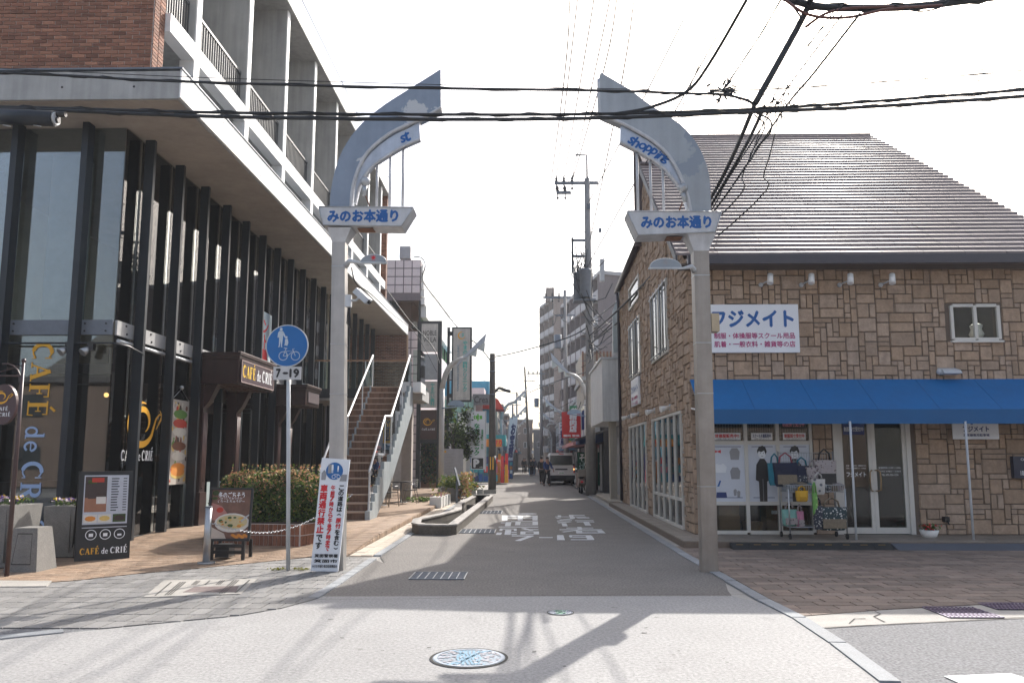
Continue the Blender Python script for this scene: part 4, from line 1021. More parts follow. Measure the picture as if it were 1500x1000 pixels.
# ================================================================== ARCHES over the street entrance
AR = 11.44
def paint_mat(name, c1, c2, sc, th):
    m = M(name, c1, .42, var=.07, scale=3, streak=.08); t = m.node_tree; N = t.nodes; L = t.links; b = N['Principled BSDF']
    g = N.new('ShaderNodeNewGeometry'); nz = N.new('ShaderNodeTexNoise'); nz.inputs['Scale'].default_value = sc; nz.inputs['Detail'].default_value = 8; nz.inputs['Roughness'].default_value = .6
    L.new(g.outputs['Position'], nz.inputs['Vector'])
    cr = N.new('ShaderNodeValToRGB'); cr.color_ramp.elements[0].position = th; cr.color_ramp.elements[1].position = th + .012
    L.new(nz.outputs['Fac'], cr.inputs[0])
    mx = N.new('ShaderNodeMix'); mx.data_type = 'RGBA'
    src = b.inputs['Base Color'].links[0].from_socket
    L.new(cr.outputs[0], mx.inputs[0]); L.new(src, mx.inputs[6]); mx.inputs[7].default_value = (*c2, 1)
    L.new(mx.outputs[2], b.inputs['Base Color'])
    return m
arch_l = paint_mat('arch_paint_left', (.22, .27, .345), (.47, .49, .51), .9, .57)
arch_r = paint_mat('arch_paint_right', (.34, .37, .4), (.25, .29, .34), .9, .6)
pole_m = M('brushed_steel_pole', (.42, .40, .38), .42, metal=.45, var=.1, scale=4, streak=.12)
sign_m = M('aged_sign_metal', (.52, .53, .55), .45, metal=.15, var=.12, scale=4, streak=.12)
def CR(u, v): return AY(860 + u / 3.227, 90 + v / 3.227, AR)
def CL(u, v): return AY(380 + u / 2.857, v / 2.857, AR)
def smooth_poly(pts, it=1):
    for _ in range(it):
        out = []
        for i in range(len(pts) - 1):
            a, b = pts[i], pts[i + 1]; out += [((a[0] * 3 + b[0]) / 4, (a[1] * 3 + b[1]) / 4), ((a[0] + 3 * b[0]) / 4, (a[1] + 3 * b[1]) / 4)]
        pts = [pts[0]] + out + [pts[-1]]
    return pts
def arch(conv, outer, inner, band_out, band_in, pole, cap, box, rods, pm, lab, word, wordpts, side, emb):
    t = thing('arch_post', lab, 'street arch', (pole[4], AR, 0))
    x0, x1, xb0, xb1, cx = pole
    T = lambda L: [(conv(*q).x, conv(*q).z) for q in L]
    zc = cap[2]
    mb = MB()
    for (a, b, m_) in ((x0, x1, 0),):
        d = (b - a) * .96
        vs = [(xb0, AR - d / 2, 0), (xb1, AR - d / 2, 0), (xb1, AR + d / 2, 0), (xb0, AR + d / 2, 0), (a, AR - d / 2, zc), (b, AR - d / 2, zc), (b, AR + d / 2, zc), (a, AR + d / 2, zc)]
        mb.add(vs, [(0, 1, 5, 4), (1, 2, 6, 5), (2, 3, 7, 6), (3, 0, 4, 7), (3, 2, 1, 0), (4, 5, 6, 7)])
    part('pole', mb, pole_m if side < 0 else M('shaded_steel_pole', (.31, .275, .24), .4, metal=.4, var=.12, scale=4, streak=.15), t)  # right post darker and warmer: shade and ground bounce put into its colour
    for z in (zc - .38, 2.55, 1.2, 3.3):
        k = (z / zc); a = xb0 + (x0 - xb0) * k; b = xb1 + (x1 - xb1) * k; d = (b - a) * .96
        part('pole_joint', MB().box(a - .004, b + .004, AR - d / 2 - .004, AR + d / 2 + .004, z, z + .012), galv, t)
    d = (x1 - x0) * .96
    mb = MB(); z1 = cap[3]
    mb.add([(x0, AR - d / 2, zc), (x1, AR - d / 2, zc), (x1, AR + d / 2, zc), (x0, AR + d / 2, zc), (cap[0], AR - .18, z1), (cap[1], AR - .18, z1), (cap[1], AR + .18, z1), (cap[0], AR + .18, z1)],
           [(0, 1, 5, 4), (1, 2, 6, 5), (2, 3, 7, 6), (3, 0, 4, 7), (3, 2, 1, 0), (4, 5, 6, 7)])
    part('capital', mb, sign_m, t)
    bx_ = T(box); mb = MB(); mb.prism(bx_, 'y', AR - .2, AR + .2); sb = part('name_box', mb, sign_m, t)
    fr = MB(); cxm = sum(p[0] for p in bx_) / 4; czm = sum(p[1] for p in bx_) / 4
    for i in range(4):
        a, b = bx_[i], bx_[(i + 1) % 4]
        fr.tube([(a[0], AR - .203, a[1]), (b[0], AR - .203, b[1])], .01, 5)
    part('box_trim', fr, galv, sb)
    ml = MB(); ww = max(p[0] for p in bx_) - min(p[0] for p in bx_)
    lettering(ml, 'みのお本通り', (cxm + (-.02 if side < 0 else .01), AR - .203, czm + .005), X_, Z_, ww * .74, .185, bold=.055)
    part('lettering', ml, blue_ink, sb)
    part('bottom_lamp', MB().box(cxm - .12, cxm + .12, AR - .1, AR + .1, min(p[1] for p in bx_) - .012, min(p[1] for p in bx_) - .001), rust, sb)
    pts = smooth_poly(T(outer)) + smooth_poly(T(inner))
    part('crescent', MB().prism(pts, 'y', AR - .12, AR + .12), pm, t)
    # raised edge along the inner curve
    li = smooth_poly(T(inner)); part('crescent_lip', MB().tube([(p[0], AR - .1, p[1]) for p in li], .03, 6), sign_m, t)
    bp2 = smooth_poly(T(band_out)) + smooth_poly(T(band_in)); bd = part('word_band', MB().prism(bp2, 'y', AR - .07, AR + .07), M('band_metal', (.42, .46, .53), .3, metal=.3, var=.1, streak=.1), t)
    lo = smooth_poly(T(band_in)); part('band_lip', MB().tube([(p[0], AR - .06, p[1]) for p in lo], .022, 6), sign_m, bd)
    ml = MB()
    for ch, (u, v, ang, h) in zip(word, wordpts):
        c = conv(u, v); r_ = Vector((math.cos(rad(ang)), 0, math.sin(rad(ang)))); up = Vector((-math.sin(rad(ang)), 0, math.cos(rad(ang)))) + r_ * .2
        lettering(ml, ch, (c.x, AR - .074, c.z), r_, up, None, h * 1.08, bold=.03)
    part('lettering', ml, blue_ink, bd)
    for (u, v0, v1) in rods:
        a = conv(u, v0); b = conv(u, v1); part('rod', MB().cyl((a.x, AR, a.z), (a.x, AR, b.z), .022, n=8), steel_plate if False else sign_m, t)
    for (u, v) in emb:
        c = conv(u, v); part('lamp', MB().ball((c.x, AR - .12, c.z), .08, 10).cyl((c.x, AR - .12, c.z - .05), (c.x + .02 * side, AR - .12, c.z - .22), .04, .03, 8), galv, t)
        part('wire', MB().tube([(c.x, AR - .1, c.z - .2), (c.x + .08 * -side, AR - .12, c.z - .4), (c.x + .03 * -side, AR - .1, c.z - .55), (c.x + .12 * -side, AR - .1, c.z - .72)], .012, 5), rust, t)
    return t
p = lambda x, y: AY(x, y, AR)
ra = arch(CR, [(60, 70), (130, 110), (205, 155), (290, 222), (380, 275), (450, 325), (500, 385), (540, 455), (565, 530), (575, 600), (577, 725)],
     [(485, 725), (478, 680), (465, 630), (440, 560), (410, 500), (370, 440), (300, 382), (230, 340), (150, 300), (60, 262), (54, 250), (52, 100)],
     [(470, 700), (462, 625), (436, 560), (405, 500), (365, 445), (300, 392), (230, 350), (157, 308)], [(155, 388), (235, 428), (300, 465), (360, 510), (400, 555), (430, 592), (455, 640)],
     (p(1014, 370).x, p(1036, 370).x, p(1027, 838).x, p(1050, 838).x, 2.62), (p(1003, 348).x, p(1045, 348).x, p(1014, 370).z, p(1014, 346).z),
     [(182, 727), (618, 731), (592, 823), (232, 838)], [(235, 430, 725), (298, 466, 725), (358, 508, 725)], arch_r,
     'right street arch post with grey crescent top and shopping lettering', 'shopping',
     [(207, 383, -26, .105), (232, 393, -26, .15), (259, 410, -28, .10), (284, 427, -30, .14), (309, 441, -32, .14), (330, 451, -34, .13), (347, 462, -36, .10), (367, 473, -38, .14)], 1, [(445, 612)])
la = arch(CL, [(762, 305), (700, 345), (620, 395), (540, 445), (480, 490), (430, 535), (385, 590), (345, 660), (318, 745), (305, 820), (302, 884)],
     [(388, 884), (393, 800), (412, 730), (445, 660), (500, 605), (560, 562), (620, 535), (690, 505), (752, 470), (763, 462)],
     [(400, 850), (405, 780), (425, 715), (460, 655), (510, 612), (570, 570), (630, 545), (672, 512)], [(675, 588), (600, 620), (550, 650), (490, 688), (450, 728), (420, 785), (404, 855)],
     (p(488.5, 356).x, p(507.5, 356).x, p(482, 838).x, p(505, 838).x, -2.77), (p(484, 338).x, p(518, 338).x, p(488, 357).z, p(488, 338).z),
     [(264, 883), (652, 885), (604, 962), (280, 958)], [(494, 688, 880), (549, 652, 880), (603, 622, 880)], arch_l,
     'left street arch post with peeling blue grey crescent top and st lettering', 'st',
     [(604, 590, 26, .10), (621, 580, 28, .14)], -1, [(450, 772)])
arch_l2 = None
def maple(mb, c, r, m=0):
    pts = []
    for k in range(7):
        a = 90 + k * 51.4; pts.append((c[0] + r * math.cos(rad(a)), c[1], c[2] + r * math.sin(rad(a)))); pts.append((c[0] + r * .32 * math.cos(rad(a + 25.7)), c[1], c[2] + r * .32 * math.sin(rad(a + 25.7))))
    return mb.poly(pts, m)
for (x0, x1, xs_, py, pr, lab, colr) in ((567, 527, 508, 386, 18, 'half round street lamp with red maple leaf on left arch post', red_ink), (950, 1000, 1016, 394, 17, 'half round street lamp with grey leaf on right arch post', grey_ink)):
    y = AR - .25; a = AY(x0, py, y); b = AY(x1, py - 1, y); s_ = AY(xs_, py + 4, AR)
    t = thing('half_moon_lamp', lab, 'lamp', (s_.x, AR, s_.z))
    part('bracket', MB().tube([(s_.x, AR - .05, s_.z), (s_.x + (b.x - s_.x) * .4, y, s_.z + .02), (b.x, y, b.z), (a.x, y, a.z + .01)], [.05, .035, .02, .018], 7), steel_white, t)
    cx = (a.x + b.x) / 2; rr = abs(a.x - b.x) / 2 * .9
    ar_ = arc2(cx, b.z + .015, rr, rr * .58, 0, 180, 14)
    part('half_disc', MB().prism(ar_, 'y', y - .012, y + .012), M('frosted_acrylic', (.26, .29, .32), .3, var=.05), t)
    part('disc_rim', MB().tube([(q[0], y, q[1]) for q in ar_], .014, 5), steel_white, t)
    part('maple_leaf', maple(MB(), (cx, y - .015, b.z + .015 + rr * .32), rr * .3), colr, t)
# security camera and its bracket on the left arch
c = AY(512, 440, AR - .12)
t = thing('security_camera', 'grey security camera on bracket fixed to the left arch post', 'camera', tuple(c))
part('mount', MB().box(c.x - .06, c.x + .03, c.y - .04, c.y + .04, c.z - .1, c.z + .08), steel_white, t)
part('arm', MB().tube([(c.x + .02, c.y, c.z), (c.x + .1, c.y, c.z - .0), (c.x + .15, c.y, c.z + .06)], .02, 7), steel_white, t)
part('camera_body', MB().obox((c.x + .2, c.y - .02, c.z + .06), (.10, -.02, -.09), (.02, .05, 0), (.03, 0, .035)), steel_white, t)
part('lens', MB().cyl((c.x + .29, c.y - .04, c.z - .02), (c.x + .32, c.y - .05, c.z - .05), .03, n=10), black, t)
part('cable', MB().tube([(c.x - .02, c.y, c.z - .1), (c.x - .03, c.y, c.z - .35), (c.x + .02, c.y, c.z - .42), (c.x + .01, c.y, c.z - .1)], .008, 5), cable_m, t)
p = AY(1047, 473, AR)
solo('junction_box', 'beige junction box on the side of the right arch post', 'box', MB().box(p.x - .07, p.x + .045, AR - .1, AR + .1, p.z - .14, p.z + .13), M('beige_plastic', (.45, .36, .24), .5), tuple(p))

# leaning notice board
BR, BL, TL, TR = AZ(495, 838.5), AZ(454.7, 835.8), None, None
yb = 11.22
bl = AY(454.7, 836, yb); br = AY(495, 838.5, yb); tl = AY(471.5, 670, yb + .07); tr = AY(512.5, 673, yb + .07)
bl.z = max(bl.z, .012); br.z = .012
t = thing('notice_board', 'leaning white notice board with blue disc and red vertical writing', 'sign', (bl.x, yb, 0))
th = Vector((0, .035, 0))
part('panel', MB().add([bl, br, tr, tl, bl + th, br + th, tr + th, tl + th], [(0, 1, 2, 3), (7, 6, 5, 4), (0, 4, 5, 1), (1, 5, 6, 2), (2, 6, 7, 3), (3, 7, 4, 0)]), board_white, t)
U = (br - bl).normalized(); Vv = ((tl - bl) - U * (tl - bl).dot(U)).normalized()
Wb = (br - bl).length; Hb = (tl - bl).length
sk = (tl - bl).dot(U) / (tl - bl).dot(Vv)
nrm = U.cross(Vv)
if nrm.y > 0: nrm = -nrm
def BP(a, b, off=.004): return bl + U * (a * Wb + sk * b * Hb) + Vv * (b * Hb) + nrm * off
Vs = (Vv + U * sk).normalized()
mb = MB()
mb.disc(BP(.52, .88), U, Vv, .125, 28); part('disc', mb, sign_blue, t)
mb = MB()
for dx, s in ((-.02, 1), (.05, .7)):
    c = BP(.5 + dx * 3, .9, .006); mb.disc(c + Vv * .05 * s, U, Vv, .014 * s, 10); mb.obox(c + Vv * .01 * s, U * .014 * s, nrm * .001, Vv * .03 * s); mb.obox(c - Vv * .035 * s + U * .006, U * .004 * s, nrm * .001, Vv * .025 * s); mb.obox(c - Vv * .035 * s - U * .008, U * .004 * s, nrm * .001, Vv * .025 * s)
for dx in (-.035, .035): mb.disc(BP(.6, .83, .006) + U * dx, U, Vv, .028, 16, 0, .022)
mb.obox(BP(.6, .85, .006), U * .035, nrm * .001, Vv * .003)
part('pictogram', mb, white_ink, t)
mb = MB(); mb.poly([BP(.06, .80), BP(.22, .80), BP(.24, .86), BP(.14, .89), BP(.05, .86)]); mb.poly([BP(.28, .86, .008), BP(.4, .86, .008), BP(.4, .94, .008), BP(.28, .94, .008)]); mb.poly([BP(.74, .79, .008), BP(1., .79, .008), BP(1., .85, .008), BP(.8, .85, .008)])
part('worn_patch', mb, grey_ink, t)
def vt(s, a, b0, b1, wd, m, bold=.045):
    mb = MB(); n = len(s)
    for i, ch in enumerate(s):
        b = b1 - (b1 - b0) * (i + .5) / n
        hh = (b1 - b0) / n * Hb * .88
        if ch == '一': hh *= .2
        if ch in '(': 
            lettering(mb, ch, BP(a, b), -Vs, U, hh * .3, wd * .8, bold=bold); continue
        if ch in ')':
            lettering(mb, ch, BP(a, b), -Vs, U, hh * .3, wd * .8, bold=bold); continue
        lettering(mb, ch, BP(a, b), U, Vs, wd, hh, bold=bold)
    part('lettering', mb, m, t)
vt('この道路は(', .84, .47, .755, .072, black_ink); vt('原付', .84, .37, .465, .072, red_ink); vt('を含む)', .84, .175, .365, .07, black_ink)
vt('午前7時から午後7時まで', .53, .175, .755, .06, red_ink)
vt('車両通行禁止', .2, .33, .76, .1, red_ink, .05); vt('です', .2, .19, .32, .085, black_ink)
mb = MB()
lettering(mb, '箕面警察署', BP(.52, .135), U, Vs, Wb * .84, .048, bold=.03); lettering(mb, '箕面市', BP(.52, .09), U, Vs, Wb * .84, .045, bold=.03); lettering(mb, 'みのお本通り商店街振興組合', BP(.5, .045), U, Vs, Wb * .9, .042, bold=.02)
part('lettering', mb, black_ink, t)
part('rear_leg', MB().tube([tl * .5 + tr * .5 + Vector((0, .04, -.1)), (bl.x + .25, yb + .5, .012)], .015, 6), galv, t)

# round traffic sign
p0 = AZ(422, 836); sy_ = p0.y; ctr = AY(422, 507, sy_); px_ = p0.x
t = thing('traffic_sign', 'round blue pedestrian and bicycle sign on slim white pole', 'traffic sign', (px_, sy_, 0))
part('pole', MB().cyl((px_, sy_, .01), (ctr.x, sy_, ctr.z + .2), .03, n=12), steel_white, t)
rz = AY(453, 507, sy_).x - ctr.x
dd = part('disc', MB().tube([(ctr.x, sy_ - .05, ctr.z), (ctr.x, sy_ - .038, ctr.z)], rz, 40, smooth=False), steel_white, t)
yy = sy_ - .0525
part('disc_face', MB().disc((ctr.x, yy, ctr.z), X_, Z_, rz * .955, 40), sign_blue, dd)
mb = MB(); yy -= .0015; k = rz
def PB(pts, w_): 
    stroke(mb, pts, w_, (ctr.x, yy - .0005, ctr.z), X_, Z_, k, 0, 0)
mb.disc((ctr.x - .3 * k, yy, ctr.z + .78 * k), X_, Z_, .07 * k, 12); mb.disc((ctr.x - .04 * k, yy, ctr.z + .4 * k), X_, Z_, .055 * k, 12)
mb.poly([(ctr.x + a * k, yy, ctr.z + b * k) for a, b in ((-.44, .62), (-.38, .7), (-.22, .7), (-.15, .6), (-.05, .38), (-.09, .35), (-.2, .5), (-.21, .3), (-.24, -.02), (-.2, -.06), (-.28, -.07), (-.3, .25), (-.35, -.06), (-.42, -.06), (-.38, 0), (-.38, .35), (-.4, .4), (-.46, .38))])
mb.poly([(ctr.x + a * k, yy, ctr.z + b * k) for a, b in ((-.1, .32), (.02, .33), (.06, .15), (.02, .02), (.03, -.0), (-.04, 0), (-.05, .04), (-.1, 0), (-.12, .02), (-.1, .15))])
for cx in (-.14, .36):
    mb.disc((ctr.x + cx * k * 1.15, yy, ctr.z - .48 * k), X_, Z_, .215 * k, 26, 0, .185 * k)
for pts in ([(-.16, -.48), (.02, -.5), (.3, -.24), (-.02, -.26), (.02, -.5)], [(-.16, -.48), (-.04, -.14)], [(.41, -.48), (.27, -.16), (.36, -.14)], [(-.14, -.1), (.02, -.13)]):
    PB(pts, .03)
part('pictogram', mb, M('sign_pale', (.45, .52, .58), .5), dd)
a = AY(401, 537, sy_ - .05); b = AY(441, 556, sy_ - .05)
pl = part('hours_plate', MB().box(a.x, b.x, sy_ - .06, sy_ - .045, b.z, a.z), M('plate_face', (.5, .5, .5), .5), t)
ml = MB(); zc = (a.z + b.z) / 2; xc = (a.x + b.x) / 2
lettering(ml, '7', (a.x + .075, sy_ - .063, zc), X_, Z_, .06, .12, bold=.05); lettering(ml, '-', (xc - .025, sy_ - .063, zc), X_, Z_, .06, .016, bold=.05); lettering(ml, '19', (b.x - .1, sy_ - .063, zc), X_, Z_, .13, .12, bold=.05)
part('lettering', ml, black_ink, pl)
mb = MB()
for (dx, dy) in ((-.16, .0), (.14, .04), (.2, .02), (-.1, .05)):
    mb.leaves(60, lambda: (px_ + dx + R.gauss(0, .05), sy_ + dy + R.gauss(0, .03), .02 + R.random() * .02), .015)
o = mb.build('moss', leaf_y, None, 'stuff', 'yellow green moss round the foot of the round sign pole')
# ================================================================== LEFT BUILDING
GX, GY, MX, MY = -7.72, 14.12, -7.45, 13.84      # glass planes and outer faces of the steel fins
SLB, SLT, SX, SY0, SY1 = 7.97, 8.52, -6.15, 12.95, 39.6
blk = thing('apartment_building', 'concrete and brick apartment block with glazed cafe storeys beneath balconies', 'building', (GX, GY, 0))
slab = part('canopy_slab', MB().prism([(-16, SY0), (SX - .03, SY0), (SX - .03, SY1), (-16, SY1)], 'z', SLB, SLT - .03), concrete, blk)
part('fascia', MB().box(SX - .03, SX, SY0, SY1, SLB + .02, SLT), fascia_m, slab)
part('fascia_cap', MB().box(-16, SX + .02, SY0 - .03, SY1, SLT, SLT + .03), steel_plate, slab)
part('soffit', MB().prism([(-16, SY0 + .05), (SX - .08, SY0 + .05), (SX - .08, SY1), (-16, SY1)], 'z', SLB - .012, SLB - .002), soffit_m, slab)
mb = MB()
for i in range(22):
    y = SY0 + .5 + i * 1.22
    for z in (SLB + .14, SLB + .42): mb.cyl((SX, y + (.2 if z > 8.2 else 0), z), (SX + .004, y + (.2 if z > 8.2 else 0), z), .02, n=8)
for i in range(7):
    mb.cyl((-7 - i * 1.3, SY0 - .001, 8.2), (-7 - i * 1.3, SY0 - .004, 8.2), .022, n=8)
part('form_hole', mb, black_ink, slab, kind='stuff')
# fins (mullions), glass, spandrel beams
def fin(x, y, z0, z1, side):
    if side: mb = MB().box(MX - .19, MX, y - .045, y + .045, z0, z1)
    else: mb = MB().box(x - .06, x + .06, MY, MY + .21, z0, z1)
    return part('steel_fin', mb, steel_dark, blk)
fy = [14.75 + 1.333 * i for i in range(0, 11)]
fy += [fy[-1] + 1.333 * i for i in range(1, 8)]
for i, y in enumerate(fy): fin(0, y, .05 if i < 12 else 4.05, SLB, True)
fxs = [AY(132, 183, MY + .1).x - .02 - 1.35 * i for i in range(4)]
for x in fxs: fin(x, 0, .05, SLB, False)
BZ0, BZ1 = 3.9, 4.18
ys = [GY] + [y for y in fy[:12]]
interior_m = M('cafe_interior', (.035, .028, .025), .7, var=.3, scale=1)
upper_m = M('upper_interior', (.62, .56, .46), .7, var=.15, scale=1)
frost = M('frosted_film', (.42, .5, .5), .5, var=.05)
for i in range(len(ys) - 1):
    a, b = ys[i] + .0, ys[i + 1]
    part('glass_pane', MB().box(GX, GX + .012, a + .01, b - .01, BZ1, SLB), glass_m, blk)
    if not (2 < i < 6): part('glass_pane', MB().box(GX, GX + .012, a + .01, b - .01, .1, BZ0), glass_m, blk)
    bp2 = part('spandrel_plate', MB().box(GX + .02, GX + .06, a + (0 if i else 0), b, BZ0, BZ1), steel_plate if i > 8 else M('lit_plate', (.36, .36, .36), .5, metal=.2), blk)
    part('bolt', MB().cyl((GX + .06, (a + b) / 2, BZ1 - .06), (GX + .075, (a + b) / 2, BZ1 - .06), .022, n=8), black, bp2); part('bolt', MB().cyl((GX + .06, (a + b) / 2 + .04, BZ0 + .07), (GX + .075, (a + b) / 2 + .04, BZ0 + .07), .022, n=8), black, bp2)
    part('blind_roll', MB().cyl((GX + .06, a + .06, BZ0 - .1), (GX + .06, b - .06, BZ0 - .1), .035, n=8), steel_white, blk)
    part('frosted_band', MB().box(GX - .03, GX - .02, a + .02, b - .4, .1, 1.05), frost, blk)
for i in range(len(fxs)):
    b = (GX if i == 0 else fxs[i - 1]); a = fxs[i]
    part('glass_pane', MB().box(a + .01, b - .01, GY, GY + .012, BZ1, SLB), glass_front, blk)
    part('glass_pane', MB().box(a + .01, b - .01, GY, GY + .012, .1, BZ0), glass_front, blk)
    bp2 = part('spandrel_plate', MB().box(a, b, GY - .06, GY - .02, BZ0, BZ1), steel_plate, blk)
    for xx in ((a + .12), (b - .12)):
        for zz in (BZ0 + .07, BZ1 - .07): part('bolt', MB().cyl((xx, GY - .06, zz), (xx, GY - .075, zz), .018, n=8), black, bp2)
    part('sill', MB().box(a, b, GY - .05, GY + .05, .03, .1), steel_dark, blk)
part('sill', MB().box(GX - .05, GX + .08, GY, ys[3], .03, .1), steel_dark, blk)
part('bar', MB().tube([(fxs[-1], GY - .2, 3.72), (GX + .1, GY - .2, 3.72), (GX + .25, GY + .1, 3.7), (MX, fy[0], 3.62)], .02, 6), steel_dark, blk)
# upper storey inside: beams, columns, pale wall; cafe inside
mb = MB(); mb.box(-12.6, -12.4, GY + 2, 30, 4.1, SLB - .1); mb.box(-16, GX - .02, 30, 30.2, 4.1, SLB - .1); mb.box(-16, GX - .08, GY + .08, 34, 3.95, 4.1)
part('upper_interior', mb, upper_m, blk)
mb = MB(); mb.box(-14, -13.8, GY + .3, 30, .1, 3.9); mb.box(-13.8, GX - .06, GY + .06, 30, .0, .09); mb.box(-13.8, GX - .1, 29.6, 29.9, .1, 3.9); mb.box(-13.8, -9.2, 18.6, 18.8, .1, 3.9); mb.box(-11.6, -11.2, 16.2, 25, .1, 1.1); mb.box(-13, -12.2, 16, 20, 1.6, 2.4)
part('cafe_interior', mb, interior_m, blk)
mb = MB(); mb.box(-9.9, -9.3, GY + 1.2, GY + 1.7, 4.1, SLB - .05); mb.box(-12.8, -12.2, GY + 1.2, GY + 1.7, 4.1, SLB - .05); mb.box(-10.1, -9.2, 19, 19.6, 4.1, SLB - .05); mb.box(-10.1, -9.2, 24, 24.6, 4.1, SLB - .05)
part('column', mb, M('inner_concrete', (.3, .3, .29), .8), blk)
mb = MB()
for i in range(7): mb.box(-13.6, GX - .4, 15.2 + i * 2.2, 15.35 + i * 2.2, 3.3, 3.5)
part('ceiling_beam', mb, maroon, blk)
lampm = M('warm_lamp', (.8, .5, .2), .5); lampm.node_tree.nodes['Principled BSDF'].inputs['Emission Color'].default_value = (1, .5, .15, 1); lampm.node_tree.nodes['Principled BSDF'].inputs['Emission Strength'].default_value = 1.6
for i, (x, y, z) in enumerate(((-8.6, 15.6, 2.9), (-8.9, 17.2, 2.75), (-9.6, 18.2, 2.9))):
    solo('pendant_lamp', ['small warm lamp glowing inside the cafe, nearest the corner', 'small warm lamp inside the cafe behind the cup logo', 'small warm lamp deep inside the cafe'][i], 'lamp', MB().ball((x, y, z), .05, 8).cyl((x, y, z), (x, y, 3.9), .006, n=4, m=1), [lampm, black], (x, y, z))
for i, (x, y, lab) in enumerate(((-8.6, 15.3, 'dark wood cafe chair visible behind the corner glass'), (-9.4, 15.6, 'dark cafe chair behind the front glass, left of the corner'))):
    t = thing('cafe_chair', lab, 'chair', (x, y, .1)); mb = MB()
    part('seat', MB().box(x - .2, x + .2, y - .2, y + .2, .52, .56), maroon, t); part('backrest', MB().box(x - .2, x + .2, y + .18, y + .2, .75, 1.0), maroon, t)
    for sx in (-.18, .18):
        for sy2 in (-.18, .18): part('leg', MB().cyl((x + sx, y + sy2, .1), (x + sx, y + sy2, .95 if sy2 > 0 else .52), .015, n=5), maroon, t)
# spot lights behind front glass
for i, (px, lab) in enumerate(((98, 'dark spot lamp with chrome cup left of the corner fin'), (130, 'dark spot lamp with chrome cup nearest the glass corner'))):
    p = AY(px, 512, GY - .18); t = thing('spot_lamp', lab, 'lamp', tuple(p))
    part('housing', MB().box(p.x - .01, p.x + .1, p.y - .05, p.y + .05, p.z - .02, p.z + .14), black, t)
    part('lamp_head', MB().tube([(p.x + .0, p.y, p.z + .03), (p.x - .06, p.y - .1, p.z - .07)], [.05, .08], 12), galv, t)
# lettering on the front glass, running downwards
ml = MB(); ctr = AY(55, 640, GY - .02)
tx = AY(78, 640, GY).x - AY(30, 640, GY).x
z_top = AY(62, 502, GY).z; z_bot = AY(40, 778, GY).z
serif(ml, 'CAFÉ de CRIÉ', ((AY(66, 500, GY).x + AY(28, 778, GY).x) / 2 + .06, GY - .006, (z_top + z_bot) / 2), (-.012, 0, -1), (1, 0, 0), .38, gap=.1, w_=z_top - z_bot, mmap=[0] * 4 + [0] + [1] * 7)
part('window_lettering', ml, [gold_ink, sky_ink], blk, label='large gold and pale blue cafe name running down the front glass')
# logo on the side glass (read from the street side)
cpy = AX(208, 620, GX + .02)
ml = MB(); swirl(ml, (GX + .02, cpy.y + .0, cpy.z), (0, 1, 0), (0, 0, 1), 1.0, 0); part('cup_logo', ml, gold_ink, blk)
ml = MB(); serif(ml, 'CAFÉ de CRIÉ', (GX + .02, cpy.y - .1, AX(208, 667, GX).z), (0, 1, 0), (0, 0, 1), .2, w_=1.25); part('window_lettering', ml, white_ink, blk)
# pale blue notice with red writing on an upper pane
y0 = AX(384, 500, GX).y
part('upper_notice', MB().box(GX + .014, GX + .018, y0 - .2, y0 + .75, 4.3, 5.9), M('pale_notice', (.4, .5, .55), .5), blk)
ml = MB(); lettering(ml, 'ント募', (GX + .02, y0 + .2, 5.0), (0, 1, 0), Z_, .5, 1.3, vertical=True, bold=.04); part('notice_lettering', ml, red_ink, blk)
# food banner
a = AX(246, 592, GX - .05)
t = thing('food_banner', 'hanging white banner with food pictures inside the cafe window', 'banner', (GX - .05, a.y, 1.0))
yb0, yb1 = AX(243, 700, GX).y, AX(268, 700, GX).y; zb0, zb1 = 1.05, AX(256, 585, GX).z
bnr = part('cloth', MB().box(GX + .05, GX + .055, yb0, yb1, zb0, zb1), M('banner_cloth', (.42, .38, .33), .7), t)
part('string', MB().tube([(GX + .05, yb0, zb1), (GX + .05, (yb0 + yb1) / 2, zb1 + .25), (GX + .05, yb1, zb1)], .008, 4).ball((GX + .05, (yb0 + yb1) / 2, zb1 + .28), .05, 8), galv, t)
plates = [M('food_green', (.1, .22, .04), .6), M('food_red', (.45, .04, .02), .6), M('food_orange', (.6, .22, .03), .6), M('food_white', (.55, .52, .46), .6), M('food_brown', (.16, .06, .03), .6), M('food_dark', (.05, .03, .025), .6), M('food_yellow', (.6, .42, .12), .6)]
def food(mb, fn, n, w0, w1, cols, off0=.0):
    for i in range(n):
        a, b = R.random(), R.random(); s = R.uniform(w0, w1); q = R.uniform(0, 6); e = R.uniform(.4, 1)
        mb.poly([fn(a + s * math.cos(q + k * .9), b + s * e * math.sin(q + k * .9), off0 + i * .00004) for k in range(7)], cols[R.randrange(len(cols))])
mb = MB()
fnb = lambda a, b, o: (GX + .056 + o, yb0 + (yb1 - yb0) * min(max(a, .02), .98), zb0 + (zb1 - zb0) * min(max(b, .03), .97))
food(mb, fnb, 60, .04, .09, [0, 1, 3, 3, 4, 5, 6])
for (bz, cc) in ((.83, 0), (.72, 1), (.62, 3), (.45, 4), (.33, 3), (.2, 2), (.12, 6), (.15, 2)):
    mb.poly([fnb(.5 + .42 * math.cos(k * .63), bz + .055 * math.sin(k * .63), .003 + bz * .001) for k in range(10)], cc)
part('food_picture', mb, plates, bnr)
